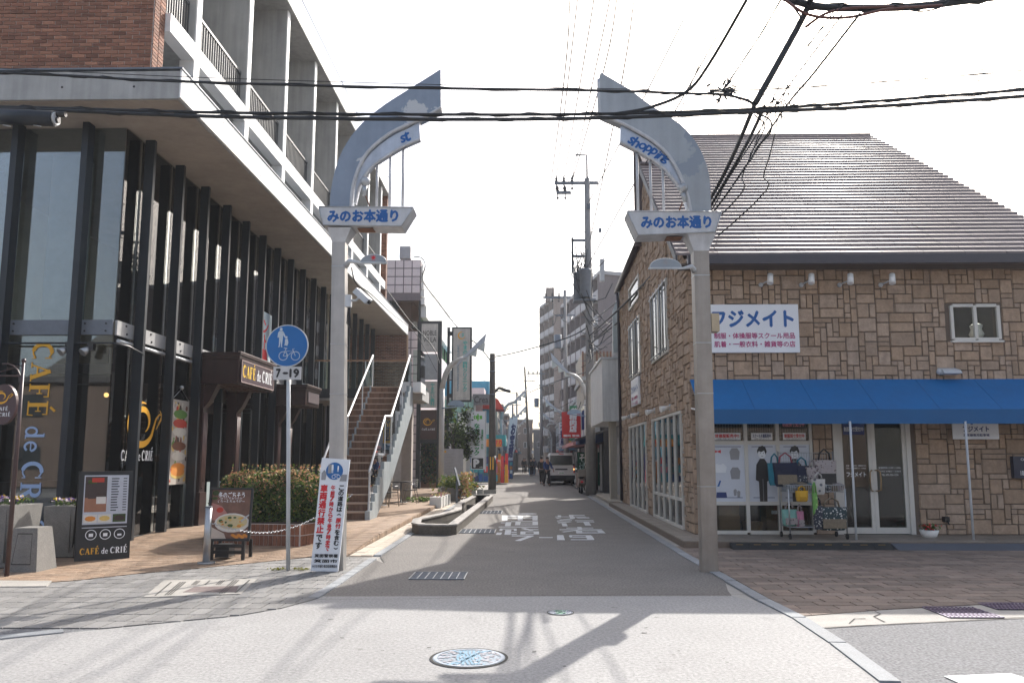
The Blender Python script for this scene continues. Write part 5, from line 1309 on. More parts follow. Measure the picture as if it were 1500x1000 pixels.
# entrance porches in dark wood
def porch(y0, y1, x1, z0, z1, lab, sign=True):
    t = thing('entrance_porch', lab, 'porch', (GX, y0, 0))
    part('canopy_box', MB().box(GX + .03, x1, y0, y1, z0, z1), maroon, t)
    part('cornice', MB().box(GX + .03, x1 + .06, y0 - .06, y1 + .06, z1, z1 + .06).box(GX + .03, x1 + .03, y0 - .03, y1 + .03, z1 - .08, z1 - .001), maroon, t)
    part('canopy_lip', MB().box(x1 + .002, x1 + .07, y0 - .06, y1 + .06, z1 + .06, z1 + .075), M('worn_edge', (.35, .3, .28), .6), t)
    mb = MB()
    for i in range(4):
        for j in range(3):
            yy = y0 + (y1 - y0) * (i + .15) / 4; xx = GX + .1 + (x1 - GX - .2) * (j + .1) / 3
            mb.box(xx, xx + (x1 - GX) * .22, yy, yy + (y1 - y0) * .17, z0 - .015, z0 - .001)
    part('coffer', mb, M('coffer', (.12, .08, .07), .5), t, kind='stuff')
    for yy in (y0 + .06, y1 - .34):
        pl = part('pilaster', MB().box(GX + .05, GX + .3, yy, yy + .3, .12, z0), maroon, t)
        part('plinth', MB().box(GX + .04, GX + .34, yy - .03, yy + .33, .1, .85), maroon, pl)
        part('scroll', MB().prism([(GX + .3, z0 - .55), (GX + .42, z0 - .4), (GX + .55, z0 - .12), (GX + .6, z0), (GX + .3, z0)], 'y', yy + .03, yy + .27), maroon, pl)
        for k in range(3): part('flute', MB().tube([(GX + .31, yy + .07 + k * .08, .95), (GX + .31, yy + .07 + k * .08, z0 - .65)], .018, 6), M('worn_brown', (.16, .1, .09), .4), pl)
        part('rosette', MB().tube([(GX + .3, yy + .15, 1.0), (GX + .33, yy + .15, 1.0)], .08, 10), maroon, pl)
    d0, d1 = y0 + .4, y1 - .4
    part('door_leaf', MB().box(GX - .25, GX - .2, d0, (d0 + d1) / 2 - .01, .1, z0 - .3).box(GX - .25, GX - .2, (d0 + d1) / 2 + .01, d1, .1, z0 - .3), maroon, t)
    for k in range(2):
        a = d0 + .12 + k * (d1 - d0) / 2; b = a + (d1 - d0) / 2 - .26
        part('door_glass', MB().box(GX - .195, GX - .19, a, b, .6, z0 - .6), glass_m, t)
    part('door_handle', MB().tube([(GX - .19, (d0 + d1) / 2 + .06, 1.0), (GX - .12, (d0 + d1) / 2 + .06, 1.05), (GX - .12, (d0 + d1) / 2 + .06, 1.4), (GX - .19, (d0 + d1) / 2 + .06, 1.45)], .015, 6), galv, t)
    part('header', MB().box(GX - .3, GX + .03, d0 - .05, d1 + .05, z0 - .3, z0), maroon, t)
    if sign:
        a = AX(345, 530, x1 + .04).y; b = AX(401, 560, x1 + .04).y
        s = part('sign_board', MB().box(x1 + .01, x1 + .04, y0 + .1, y1 - .06, z0 + .04, z1 - .1), M('sign_purple', (.06, .035, .045), .4), t)
        fr = MB()
        for zz in (z0 + .04, z1 - .12): fr.box(x1 + .042, x1 + .05, y0 + .1, y1 - .06, zz, zz + .02)
        for yy in (y0 + .1, y1 - .08): fr.box(x1 + .042, x1 + .05, yy, yy + .02, z0 + .06, z1 - .12)
        part('sign_edge', fr, M('pink_edge', (.42, .32, .3), .5), s)
        ml = MB(); serif(ml, 'CAFÉ de CRIÉ', (x1 + .043, (y0 + y1) / 2, (z0 + z1) / 2 - .02), (0, 1, 0), Z_, .28, w_=(y1 - y0) * .84, mmap=[0] * 4 + [0] + [1] * 7); part('lettering', ml, [M('yellow_letter', (.85, .55, .03), .5), white_ink], s)
    return t
porch(17.5, 19.95, -6.62, 3.32, 3.98, 'dark brown wooden cafe entrance porch with gold and white name sign')
pc2 = porch(22.9, 24.4, -6.6, 3.2, 3.75, 'smaller plain dark brown porch further along the glass wall', False)
part('lit_panel', MB().box(-6.59, -6.57, 23.1, 24.3, 3.3, 3.62), M('dull_plate', (.22, .18, .19), .4, metal=.5), pc2)
# brick wall above the canopy (front end) with individual bricks
BWX, BWY = -6.76, 13.02
bw = part('brick_wall', MB().box(-16, BWX, BWY, BWY + .42, SLT + .03, 14.1), mortar, blk)
rc = []
rows = 0; z = SLT + .05
while z < 11.2:
    x = BWX - (0 if rows % 2 else .12)
    if rows % 2 == 0: rc.append((BWX - .12, BWX, z, z + .072))
    while x > -13: rc.append((max(x - .24, -13), x, z, z + .072)); x -= .24
    z += .072; rows += 1
pieces('brick', rc, (0, BWY, 0), X_, Z_, brick_m, bw, depth=.016, limit=300, joint=.012, ins=.03, score=lambda c: abs(c.x - BWX) + (c.z - 8.5) * 1.6)
rc = [(BWY + (.12 * (r % 2)) * 0 + k * .21, BWY + k * .21 + .2, SLT + .05 + r * .072, SLT + .05 + (r + 1) * .072) for r in range(38) for k in range(2)]
sbw = part('brick_return', MB().box(BWX, BWX + .004, BWY, BWY + .42, SLT + .03, 14), mortar, bw)
pieces('brick', rc, (BWX + .004, 0, 0), Y_, Z_, brick_m, sbw, depth=.012, limit=76, joint=.012, ins=.03)
# balcony storey: edge beam, concrete fins, rails, back wall, roof
SX_ = SX; SX = SX - .38
bm = part('balcony_beam', MB().box(SX - .38, SX - .12, BWY + .42, 36, 9.54, 9.9), fascia_m, blk)
part('balcony_floor', MB().box(-10.5, SX - .38, BWY + .45, 35.5, 9.58, 9.84), concrete, blk)
part('balcony_back_wall', MB().box(-10.6, -10.4, BWY + .45, 35.5, 8.55, 14.2), concrete, blk)
part('lower_back_wall', MB().box(-8.4, -8.2, BWY + .45, 35.5, 8.55, 9.58), concrete, blk)
fys = [14.65 + 2.81 * i for i in range(8)]
for i, y in enumerate(fys):
    f = part('concrete_fin', MB().box(-10.4, SX - .16, y - .1, y + .12, 9.9, 14.1), concrete, blk)
    part('fin_edge', MB().box(SX - .16, SX - .13, y - .1, y + .12, 9.9, 14.1), fascia_m, f)
    part('post', MB().box(SX - .42, SX - .12, y - .15, y + .1, 8.55, 9.54), fascia_m, blk)
    part('upstand', MB().box(SX - .85, SX - .75, y + .1, y + 2.66, 8.55, 9.05), concrete, blk)
    if i < 7:
        mb = MB(); yA, yB = y + .14, y + 2.69
        n = 21
        for k in range(n + 1): mb.box(SX - .31, SX - .285, yA + (yB - yA) * k / n - .012, yA + (yB - yA) * k / n + .012, 9.9, 10.72)
        mb.box(SX - .33, SX - .27, yA, yB, 10.72, 10.78)
        part('railing', mb, M('dark_rail', (.07, .075, .08), .5), blk)
mb = MB(); y = BWY + .48
for k in range(11): mb.box(SX - .31, SX - .285, y + k * .1, y + k * .1 + .022, 9.9, 10.72)
mb.box(SX - .33, SX - .27, y, 14.5, 10.72, 10.78)
part('railing', mb, M('dark_rail'), blk)
part('lintel_box', MB().box(-8.6, -7.1, 15.4, 15.7, 11.4, 11.7), fascia_m, blk)
rf = part('roof', MB().box(-16, SX - .03, BWY - .3, 36.2, 14.1, 14.72), concrete, blk)
part('roof_fascia', MB().box(SX - .03, SX, BWY - .3, 36.2, 14.12, 14.74), fascia_m, rf)
part('lightning_wire', MB().tube([(SX + .02, BWY - .3, 14.86), (SX + .02, 36.2, 14.86)], .012, 5), cable_m, rf)
for y in (14, 20, 26, 32): part('wire_clip', MB().box(SX - .02, SX + .03, y, y + .03, 14.74, 14.87), galv, rf)
# brick end tower and brick wall at street level
tw = part('end_wall', MB().box(-7.8, SX - .1, 35.6, 35.9, 8.55, 14.1), M('brick_row_wall', (.17, .09, .065), .85, var=.15), blk)
def brick_rows(x0, x1, y, z0, z1, par, nm='brick_course'):
    mb = MB(); z = z0; r = 0
    while z < z1:
        x = x0 - (r % 2) * .12
        while x < x1:
            a, b = max(x, x0), min(x + .228, x1)
            if b - a > .03: mb.box(a, b, y - .012, y, z, z + .064)
            x += .24
        z += .078; r += 1
    return part(nm, mb, brick_m, par, kind='stuff')
brick_rows(-7.8, SX - .1, 35.6, 8.6, 14.1, tw)
SX = SX_
ew = part('end_wall', MB().box(-9.5, SX - .05, 39.4, 39.6, .1, SLB), mortar, blk)
brick_rows(-9.5, SX - .05, 39.4, 4.0, SLB - .02, ew)
part('corner_trim', MB().box(SX - .05, SX + .02, 39.36, 39.6, .1, SLB), M('tan_trim', (.45, .3, .2), .7), ew)
part('wall_back', MB().box(-9.5, -9.3, 28, 39.4, 4.1, SLB), M('dark_void', (.03, .03, .032), .8), blk)
# first floor deck beyond the stair
part('deck', MB().box(GX, -5.85, 28.4, 39.4, 3.62, 4.02).box(GX, -3.6, 26.6, 28.4, 3.62, 4.02), concrete, blk)
part('deck_edge', MB().box(GX, -5.2, 26.55, 26.6, 3.7, 4.02), steel_dark, blk)
part('deck_column', MB().box(-4.45, -4.1, 27.6, 28.0, .11, 3.62), M('pale_column', (.42, .38, .34), .7), blk)
part('under_wall', MB().box(GX, -5.2, 30, 30.2, .1, 3.7), M('beige_wall', (.32, .28, .22), .8), blk)
part('under_door', MB().box(-7.0, -6.2, 29.95, 30, .1, 3.0), M('dark_void'), blk)
mb = MB()
for x in (-7.6, -6.6, -5.9): part('rail_post', MB().cyl((x, 28.0, 4.02), (x, 28.0, 5.2), .02, n=6), steel_white, blk)
part('wood_rail', MB().box(-7.7, -4.2, 27.97, 28.03, 5.16, 5.21), M('wood_rail', (.36, .2, .12), .5), blk)
part('glass_rail', MB().box(-7.6, -4.2, 28.0, 28.01, 4.08, 5.12), glass_clear, blk)
part('wood_rail', MB().box(-8.5, -5.9, 31.0, 31.06, 5.55, 5.6), M('wood_rail'), blk)

# ================================================================== STAIRCASE
stt = thing('staircase', 'brick staircase with glass balustrades and steel rails rising to upper deck', 'staircase', (-4.5, 19.3, 0))
stair_b = M('stair_brick', (.2, .115, .08), .8, var=.15, scale=6, rnd=.25, col2=(.2, .11, .07))
tread_m = M('stair_tread', (.46, .33, .25), .75, var=.12, scale=5, rnd=.1)
SXL, SXR = -5.15, -3.98
steps = []
y = 19.3; z = .11; rise = .2
for i in range(7): steps.append((y, z)); y += .30; z += rise
y += .75
for i in range(12): steps.append((y, z)); y += .30; z += rise + .007
body = part('stair_core', MB().prism([(19.34, .11)] + [q for (yy, zz) in steps for q in ((yy + .04, zz), (yy + .04, zz + .17))] + [(y, z - .03), (y + .3, z - .03), (y + .3, z - .5), (21.9, 1.3), (20.3, .11)], 'x', SXL + .02, SXR - .02), stair_b, stt)
for i, (yy, zz) in enumerate(steps):
    dep = (steps[i + 1][0] - yy) if i < 18 else .6
    part('tread', MB().box(SXL, SXR, yy - .02, yy + dep, zz + .165, zz + .2), tread_m, stt)
    mb = MB()
    nb = 15
    for k in range(nb):
        a = SXL + (SXR - SXL) * k / nb + .005; mb.box(a, a + (SXR - SXL) / nb - .01, yy - .0, yy + .02, zz + .004, zz + .162)
    part('riser_bricks', mb, stair_b, stt)
# stringers (stepped white concrete) and glass
def stepped(x0, x1, off, nm, mat):
    P = [(19.2, .02)]
    for (yy, zz) in steps: P += [(yy - .06, zz + off), (yy - .06, zz + .2 + off)]
    P += [(y + .4, z + off), (y + .4, z - .75), (22.3, 1.0), (19.9, .02)]
    part(nm, MB().prism(P, 'x', x0, x1), mat, stt)
stepped(SXR, SXR + .12, .02, 'stringer', M('stringer_steel', (.34, .38, .4), .5, var=.1, streak=.1))
stepped(SXL - .06, SXL, .02, 'stringer', M('stringer_steel'))
for (xx, s) in ((SXR + .06, 1), (SXL - .03, -1)):
    k1, k2, k3, k4 = (19.45, .35), (21.45, 1.75), (22.2, 1.75), (y + .2, z + .0)
    pane = [(19.4, .42), (21.3, 1.75), (22.25, 1.75), (y, z + .05), (y, z + 1.0), (22.25, 2.75), (21.3, 2.7), (19.4, 1.28)]
    part('balustrade_glass', MB().prism(pane, 'x', xx - .006, xx + .006), glass_clear, stt)
    part('handrail', MB().tube([(xx, 19.35, 1.25), (xx, 19.4, 1.32), (xx, 21.35, 2.78), (xx, 22.3, 2.82), (xx, y, z + 1.08)], .032, 8), galv if False else M('bright_rail', (.62, .62, .62), .35, metal=.4), stt)
    for (a, b, c) in ((19.4, .3, 1.3), (21.35, 1.7, 2.78), (22.3, 1.75, 2.8), (24.2, 3.0, 4.0), (y, z, z + 1.05)):
        part('rail_post', MB().box(xx - .02, xx + .02, a - .02, a + .02, b, c), steel_white, stt)
part('deck_nose', MB().box(SXR + .12, -3.58, y + .3, y + 1.6, 3.85, 4.2), fascia_m, stt)
part('side_glass', MB().box(-3.62, -3.61, y + .4, y + 1.6, 4.2, 5.3), glass_clear, stt)
part('side_glass', MB().box(SXR + .12, -3.62, y + .32, y + .33, 4.2, 5.3), glass_clear, stt)
# ================================================================== HEDGE, FURNITURE AND SIGNS ON THE CAFE TERRACE
t = thing('hedge', 'dense bronze tipped green hedge in a red brick planter by the blue sign', 'hedge', (-4.8, 15.1, .05))
hp = [(-5.75, 14.3), (-4.05, 14.02), (-3.62, 15.2), (-3.9, 16.4), (-5.6, 16.6)]
part('planter', MB().prism(hp, 'z', .03, .44), mortar, t)
pb = t.children[0]
for i in range(3):
    a = Vector((*hp[i], 0)) if i else Vector((*hp[4], 0)); 
for (a, b) in ((hp[0], hp[1]), (hp[1], hp[2]), (hp[4], hp[0])):
    a = Vector((*a, 0)); b = Vector((*b, 0)); L = (b - a).length; u = (b - a) / L
    rc = [(k * .085, k * .085 + .083, .04 + j * .2, .04 + j * .2 + .195) for k in range(int(L / .085)) for j in range(2)]
    pieces('brick', rc, a, u, Z_, M('planter_brick', (.2, .085, .05), .8, rnd=.2, bump=.3), pb, depth=.014, limit=60, joint=.01)
part('coping', MB().prism([(x * 1.0, y) for x, y in hp], 'z', .441, .46), M('soil', (.05, .035, .025), .95, bump=.6), t)
def hedgept(top):
    while True:
        x, y, z = R.uniform(-1, 1), R.uniform(-1, 1), R.uniform(0, 1)
        q = abs(x) ** 3 + abs(y) ** 3 + max(0, z) ** 3
        n_ = .12 * math.sin(x * 7 + y * 3) + .08 * math.sin(y * 11 + z * 5 + 1) + .07 * math.sin(x * 17 + z * 9)
        if q > 1 + n_: continue
        if top and q < .72 + n_: continue
        return (-4.85 + x * 1.25, 15.2 + y * 1.0, .46 + z * .93)
mb = MB(); mb.leaves(9000, lambda: hedgept(False), .034, (0, 0, 1))
def tp_(): 
    p = hedgept(True); return p
for _ in range(16000):
    p = hedgept(True); hgt = (p[2] - .46) / .93
    m_ = 2 if R.random() < (hgt ** 1.8) * .6 else (3 if R.random() < .12 else (1 if R.random() < .2 else 0))
    mb.leaves(1, lambda: p, .03, (m_,))
for _ in range(60):
    x, y = R.uniform(-5.6, -3.8), R.uniform(14.4, 16); z = 1.25
    for k in range(6): mb.leaves(2, lambda: (x + k * .006, y, z + k * .045 + R.random() * .02), .028, (2, 0))
part('foliage', mb, [leaf_g, leaf_d, leaf_r, leaf_y], t)
part('stems', MB().tube([(-5, 15, .46), (-5.1, 15.1, 1.1)], .02, 5).tube([(-4.4, 15.2, .46), (-4.3, 15.1, 1.1)], .02, 5), maroon, t)
# easel sign with soup poster
def aboard(tl_, tr_, br_, bl_, y, lab, nm):
    t = thing(nm, lab, 'sign board', (AY(*bl_, y).x, y, 0)); return t
EY = 12.45
a = AY(309, 714, EY + .1); b = AY(366, 792, EY)
t = thing('poster_easel', 'black easel board with a soup bowl poster on short legs', 'sign board', (a.x, EY, 0))
def EP(u_, v_, o=0.): return Vector((a.x + (b.x - a.x) * u_, EY + .1 * (1 - v_) - o, a.z + (b.z - a.z) * v_))
def eq(mb, u0, u1, v0, v1, o, m=0, th=.0): return mb.poly([EP(u0, v1, o), EP(u1, v1, o), EP(u1, v0, o), EP(u0, v0, o)], m)
for (u0, u1, v0, v1) in ((0, .05, 0, 1), (.95, 1, 0, 1), (.05, .95, 0, .035), (.05, .95, .955, 1)):
    mb = MB(); P = [EP(u0, v1), EP(u1, v1), EP(u1, v0), EP(u0, v0)]; Q = [p - Vector((0, .03, 0)) for p in P]
    mb.add(Q + P, [(0, 1, 2, 3), (7, 6, 5, 4), (0, 4, 5, 1), (1, 5, 6, 2), (2, 6, 7, 3), (3, 7, 4, 0)]); part('frame_bar', mb, black, t)
ps = part('poster', eq(MB(), .05, .95, .035, .955, .004), M('poster_brown', (.15, .07, .045), .35, var=.3, scale=8), t)
mb = MB()
def E2(cu, cv, ru, rv, m, o, n=18): mb.poly([EP(cu + ru * math.cos(k * 2 * math.pi / n), cv + rv * math.sin(k * 2 * math.pi / n), o) for k in range(n)], m)
mb.poly([EP(.05, .6, .006), EP(.05, .28, .006), EP(.3, .35, .006), EP(.45, .5, .006), EP(.2, .62, .006)], 0)
mb.poly([EP(.05, .955, .0062), EP(.05, .72, .0062), EP(.4, .86, .0062), EP(.45, .955, .0062)], 1)
E2(.56, .66, .4, .18, 2, .007); E2(.56, .645, .35, .135, 3, .008)
for i in range(34):
    cu, cv = .56 + R.uniform(-.27, .27), .645 + R.uniform(-.09, .09); E2(cu, cv, R.uniform(.02, .07), R.uniform(.01, .03), [4, 5, 3, 6][R.randrange(4)], .0085 + i * .0001, 6)
for i in range(8): E2(.6 + i * .045, .89 + .02 * (i % 3), .05, .025, 6, .0066 + i * .0001, 7)
E2(.13, .1, .08, .05, 7, .0066, 7); E2(.12, .2, .07, .03, 7, .0067, 7); E2(.26, .42, .08, .05, 8, .0068)
mb.poly([EP(.75, .62, .0125), EP(.93, .5, .0125), EP(.95, .52, .0125), EP(.77, .65, .0125)], 9)
part('poster_picture', mb, [M('ham_pink', (.4, .17, .14), .5), M('napkin', (.5, .42, .35), .6), M('bowl_white', (.6, .56, .5), .3), M('soup_cream', (.55, .45, .25), .4), M('food_dark_green', (.04, .09, .02), .5), plates[6], plates[2], leaf_g, plates[1], galv], ps)
mb = MB(); lettering(mb, '冬のごちそう', EP(.5, .14, .006), X_, Z_, (b.x - a.x) * .6, .1, bold=.02); lettering(mb, 'くりーむちゃうだー', EP(.5, .26, .006), X_, Z_, (b.x - a.x) * .62, .05); lettering(mb, 'ほっこりあったか', EP(.5, .2, .006), X_, Z_, (b.x - a.x) * .5, .03)
part('lettering', mb, white_ink, ps)
for x in (a.x + .1, b.x - .1):
    for dy in (-.0, .34):
        part('leg', MB().box(x - .025, x + .025, EY + dy - .02, EY + dy + .02, .01, b.z - .0), black, t)
part('crossbar', MB().box(a.x + .12, b.x - .12, EY - .01, EY + .015, b.z - .2, b.z - .15).box(a.x + .12, b.x - .12, EY - .01, EY + .015, b.z - .1, b.z - .05), black, t)
part('weight', MB().prism([(EY + .03, b.z - .26), (EY + .3, b.z - .26), (EY + .28, b.z - .06), (EY + .05, b.z - .06)], 'x', a.x + .14, a.x + .36), black, t)
# bollard and chain
p = AZ(302, 825, .01)
t = thing('bollard', 'grey steel bollard beside the soup poster easel', 'bollard', (p.x, p.y, 0))
part('post', MB().cyl((p.x, p.y, .01), (p.x, p.y, .86), .055, .05, 14), galv, t); part('base_plate', MB().cyl((p.x, p.y, .01), (p.x, p.y, .035), .13, n=16), galv, t)
part('cap', MB().cyl((p.x, p.y, .86), (p.x, p.y, .875), .056, n=14), steel_plate, t)
mb = MB(); A_, B_ = Vector((p.x + .06, p.y, .62)), Vector((-2.95, 13.2, 1.0))
for i in range(76):
    k = i / 76; c = A_.lerp(B_, k) + Vector((0, 0, -.38 * math.sin(math.pi * k) * (1 - .2 * k))); c2 = A_.lerp(B_, k + 1 / 76) + Vector((0, 0, -.38 * math.sin(math.pi * (k + 1 / 76)) * (1 - .2 * k)))
    s_ = .012 if i % 2 else -.012
    mb.tube([c, (c + c2) / 2 + Vector((0, s_, s_)), c2], .008, 4)
solo('chain', 'thin steel chain hanging across the hedge planter from the bollard', 'chain', mb, galv, tuple(A_))
# wheeled menu board
MY_ = 12.4
a = AY(113, 690, MY_); b = AY(181, 820, MY_)
t = thing('menu_board', 'black wheeled menu board with drink and meal pictures', 'sign board', ((a.x + b.x) / 2, MY_ + .1, 0)); mbo = t
x0, x1, z0, z1 = a.x + .04, b.x - .02, b.z + .0, a.z
part('panel', MB().prism([(MY_, z0), (MY_ + .04, z0), (MY_ + .16, z1), (MY_ + .12, z1)], 'x', x0, x1), black, t)
part('rear_panel', MB().prism([(MY_ + .55, z0), (MY_ + .59, z0), (MY_ + .22, z1), (MY_ + .18, z1)], 'x', x0, x1), black, t)
part('base', MB().box(x0 - .02, x1 + .02, MY_ - .0, MY_ + .6, z0 - .06, z0 - .01), black, t)
for (x, y) in ((x0 + .06, MY_ + .03), (x1 - .06, MY_ + .03), (x0 + .06, MY_ + .55), (x1 - .06, MY_ + .55)):
    part('caster', MB().tube([(x - .02, y, z0 - .1), (x + .02, y, z0 - .1)], .045, 12), rubber, t)
def MP(u_, v_, o=0.): return Vector((x0 + (x1 - x0) * u_, MY_ + .12 * (1 - v_) - .003 - o, z1 + (z0 - z1) * v_))
def mq(mb, u0, u1, v0, v1, o, m=0): return mb.poly([MP(u0, v1, o), MP(u1, v1, o), MP(u1, v0, o), MP(u0, v0, o)], m)
ps = part('menu_poster', mq(MB(), .1, .92, .045, .64, 0), M('menu_paper', (.45, .47, .52), .4), t)
mb = MB(); mq(mb, .12, .52, .06, .46, .002, 0); mq(mb, .12, .52, .3, .46, .003, 1)
for k, (cu, cv, w_, h_, m_) in enumerate(((.25, .25, .09, .12, 2), (.42, .33, .11, .08, 3), (.42, .26, .09, .02, 4), (.25, .12, .1, .04, 5), (.35, .1, .14, .05, 6))):
    mq(mb, cu - w_ / 2 * 1.6, cu + w_ / 2 * 1.6, cv - h_ / 2, cv + h_ / 2, .004 + k * .0005, m_)
for i, cu in enumerate((.24, .5, .77)):
    mq(mb, cu - .12, cu + .12, .49, .58, .002, 3 if i < 2 else 5)
    mb.poly([MP(cu + .1 * math.cos(k * .63), .535 + .03 * math.sin(k * .63), .003) for k in range(10)], [7, 8, 4][i])
part('menu_picture', mb, [plates[5], M('table_wood', (.3, .13, .07), .5), plates[5], M('cup_white', (.6, .57, .52), .4), M('coffee', (.04, .02, .012), .3), leaf_g, plates[1], plates[2], plates[6]], ps)
mb = MB()
for i in range(13): mq(mb, .6, .6 + .1 + R.random() * .05, .08 + i * .03, .092 + i * .03, .002, 0); mq(mb, .82, .89, .08 + i * .03, .09 + i * .03, .002, 0)
mq(mb, .1, .92, .6, .6 + .03, .0025, 0)
part('menu_lines', mb, black_ink, ps, kind='stuff')
mb = MB()
for cu in (.27, .53, .79):
    c = MP(cu, .715, .004); UM = Vector((0, .12, z1 - z0)).normalized(); mb.disc(c, X_, UM, .08, 24, 0, .07); mb.box(c.x - .03, c.x + .03, c.y - .002, c.y, c.z - .03, c.z + (.02 if cu < .6 else .0)); mb.box(c.x - .06, c.x + .06, c.y - .002, c.y, c.z - .15, c.z - .14); mb.box(c.x - .045, c.x + .045, c.y - .002, c.y, c.z - .125, c.z - .118)
part('round_icon', mb, white_ink, t)
mb = MB(); serif(mb, 'CAFÉ de CRIÉ', MP(.52, .895, .003), X_, UM, .095, w_=(x1 - x0) * .86, mmap=[0] * 4 + [0] + [1] * 7); part('lettering', mb, [gold_ink, white_ink], t)
mbo.rotation_euler = (0, 0, rad(35))
# stone planters
def planter(x, y, w0, w1, h, lab, fl=True):
    t = thing('stone_planter', lab, 'planter', (x, y, .01)); a, b = w0 / 2, w1 / 2
    g_ = M('terrazzo', (.2, .19, .175), .85, var=.12, scale=6, bump=.5, fine=.25, bscale=90)
    vs = [(x - a, y - a, .03), (x + a, y - a, .03), (x + a, y + a, .03), (x - a, y + a, .03), (x - b, y - b, h), (x + b, y - b, h), (x + b, y + b, h), (x - b, y + b, h)]
    part('body', MB().add(vs, [(0, 1, 5, 4), (1, 2, 6, 5), (2, 3, 7, 6), (3, 0, 4, 7), (3, 2, 1, 0), (4, 5, 6, 7)]), g_, t)
    part('foot', MB().box(x - a * .8, x + a * .8, y - a * .8, y + a * .8, .0, .03), patch_dark, t)
    part('edge_strip', MB().box(x + a * .72, x + a * .76, y - b - .004, y - a * .96, .1, h - .05), g_, t)
    if fl:
        mb = MB().leaves(260, lambda: (x + R.uniform(-b, b) * .8, y + R.uniform(-b, b) * .8, h + .01 + R.random() * .08), .028, (0, 0, 1))
        mb.leaves(70, lambda: (x + R.uniform(-b, b) * .8, y - b * .3 + R.uniform(-b, b) * .5, h + .06 + R.random() * .06), .03, (2, 3, 4), aspect=.9)
        part('pansies', mb, [leaf_g, leaf_d, M('pansy_violet', (.12, .05, .25), .6), M('pansy_yellow', (.6, .4, .02), .6), M('pansy_white', (.5, .4, .5), .6)], t)
p = AZ(84, 818, .01); planter(p.x - .02, p.y + .3, .46, .56, .84, 'square stone planter with pansies beside the menu board')
p = AZ(-18, 833, .01); planter(p.x + .02, p.y + .3, .56, .66, .92, 'square stone planter cut by the left picture edge')
p = AZ(28, 838, .01)
t = thing('stone_block', 'low tapered stone block with recessed panel between the planters', 'stone block', (p.x, p.y, 0))
x, y, a, b, h = p.x, p.y + .25, .24, .17, .62
part('body', MB().add([(x - a, y - a, .0), (x + a, y - a, .0), (x + a, y + a, .0), (x - a, y + a, .0), (x - b, y - b, h), (x + b, y - b, h), (x + b, y + b, h), (x - b, y + b, h)], [(0, 1, 5, 4), (1, 2, 6, 5), (2, 3, 7, 6), (3, 0, 4, 7), (3, 2, 1, 0), (4, 5, 6, 7)]), M('terrazzo'), t)
mb = MB()
for (u0, u1, v0, v1) in ((-.6, .6, .86, .88), (-.62, .62, .18, .2), (-.6, -.57, .2, .86), (.57, .6, .2, .86)):
    f = lambda u_, v_: (x + u_ * (a + (b - a) * v_), y - (a + (b - a) * v_) - .003, h * v_)
    mb.poly([f(u0, v0), f(u1, v0), f(u1, v1), f(u0, v1)])
part('panel_groove', mb, patch_dark, t)
# oval cafe sign on its pole
OY = 10.7
pt, pb_ = AY(34.5, 530, OY), AY(8, 846, OY)
t = thing('oval_sign', 'brown oval cafe sign hanging from a thin brown pole at left edge', 'sign', (pt.x, OY, 0))
part('pole', MB().tube([(pt.x, OY, .0), (pt.x, OY, 1.9), (pt.x, OY, pt.z)], [.032, .028, .02], 8).ball((pt.x, OY, pt.z + .02), .035, 8), M('brown_pole', (.06, .035, .035), .4), t)
part('bracket', MB().tube([(pt.x, OY, pt.z - .2), (pt.x - .9, OY, pt.z - .19)], .012, 5).tube([(pt.x - .02, OY, pt.z - .05), (pt.x - .5, OY, pt.z - .19)], .008, 5).tube([(pt.x - .02 + .0, OY, 2.55)] + [(pt.x - .26 + .24 * math.cos(rad(k)), OY, 2.68 + .26 * math.sin(rad(k))) for k in range(0, 120, 20)], .012, 5), M('brown_pole'), t)
c = AY(6, 592, OY)
mb = MB(); n = 28
el = [(c.x + .19 * math.cos(2 * math.pi * k / n), c.z + .285 * math.sin(2 * math.pi * k / n)) for k in range(n)]
ov = part('oval_board', mb.prism(el, 'y', OY - .03, OY + .03), M('oval_brown', (.07, .04, .045), .4), t)
mb = MB(); swirl(mb, (c.x - .03, OY - .033, c.z + .1), X_, Z_, .2); part('cup_logo', mb, gold_ink, ov)
mb = MB(); serif(mb, 'CAFÉ', (c.x, OY - .033, c.z - .065), X_, Z_, .05, w_=.17); serif(mb, 'de CRIÉ', (c.x, OY - .033, c.z - .145), X_, Z_, .05, w_=.25); part('lettering', mb, white_ink, ov)
# cafe tables and chairs on the terrace
alu = M('brushed_aluminium', (.3, .3, .3), .35, metal=.7, var=.1)
def tchair(x, y, rz, lab):
    t = thing('terrace_chair', lab, 'chair', (x, y, .11), 'metal chairs on the terrace', rz)
    for sx in (-1, 1):
        part('leg', MB().tube([(sx * .22, -.22, 0), (sx * .2, -.18, .44), (sx * .24, -.12, .64), (sx * .24, .16, .64)], .014, 6), alu, t)
        part('leg', MB().tube([(sx * .22, .26, 0), (sx * .2, .18, .44), (sx * .2, .22, .82)], .014, 6), alu, t)
    part('seat', MB().box(-.21, .21, -.2, .2, .43, .455), black, t)
    mb = MB()
    for k in range(4): mb.box(-.2, .2, .205 + k * .006, .22 + k * .006, .56 + k * .07, .6 + k * .07)
    part('backrest', mb, alu, t)
    return t
def ttable(x, y, lab):
    t = thing('terrace_table', lab, 'table', (x, y, .11), 'dark tables on the terrace')
    part('tabletop', MB().cyl((x, y, .80), (x, y, .83), .38, n=24), black, t)
    part('stem', MB().cyl((x, y, .12), (x, y, .8), .03, n=8), alu, t); part('foot', MB().cyl((x, y, .11), (x, y, .13), .24, n=16), alu, t)
ttable(-4.75, 25.2, 'dark round terrace table nearer the foot of the stairs'); ttable(-4.35, 27.0, 'dark round terrace table further along the terrace')
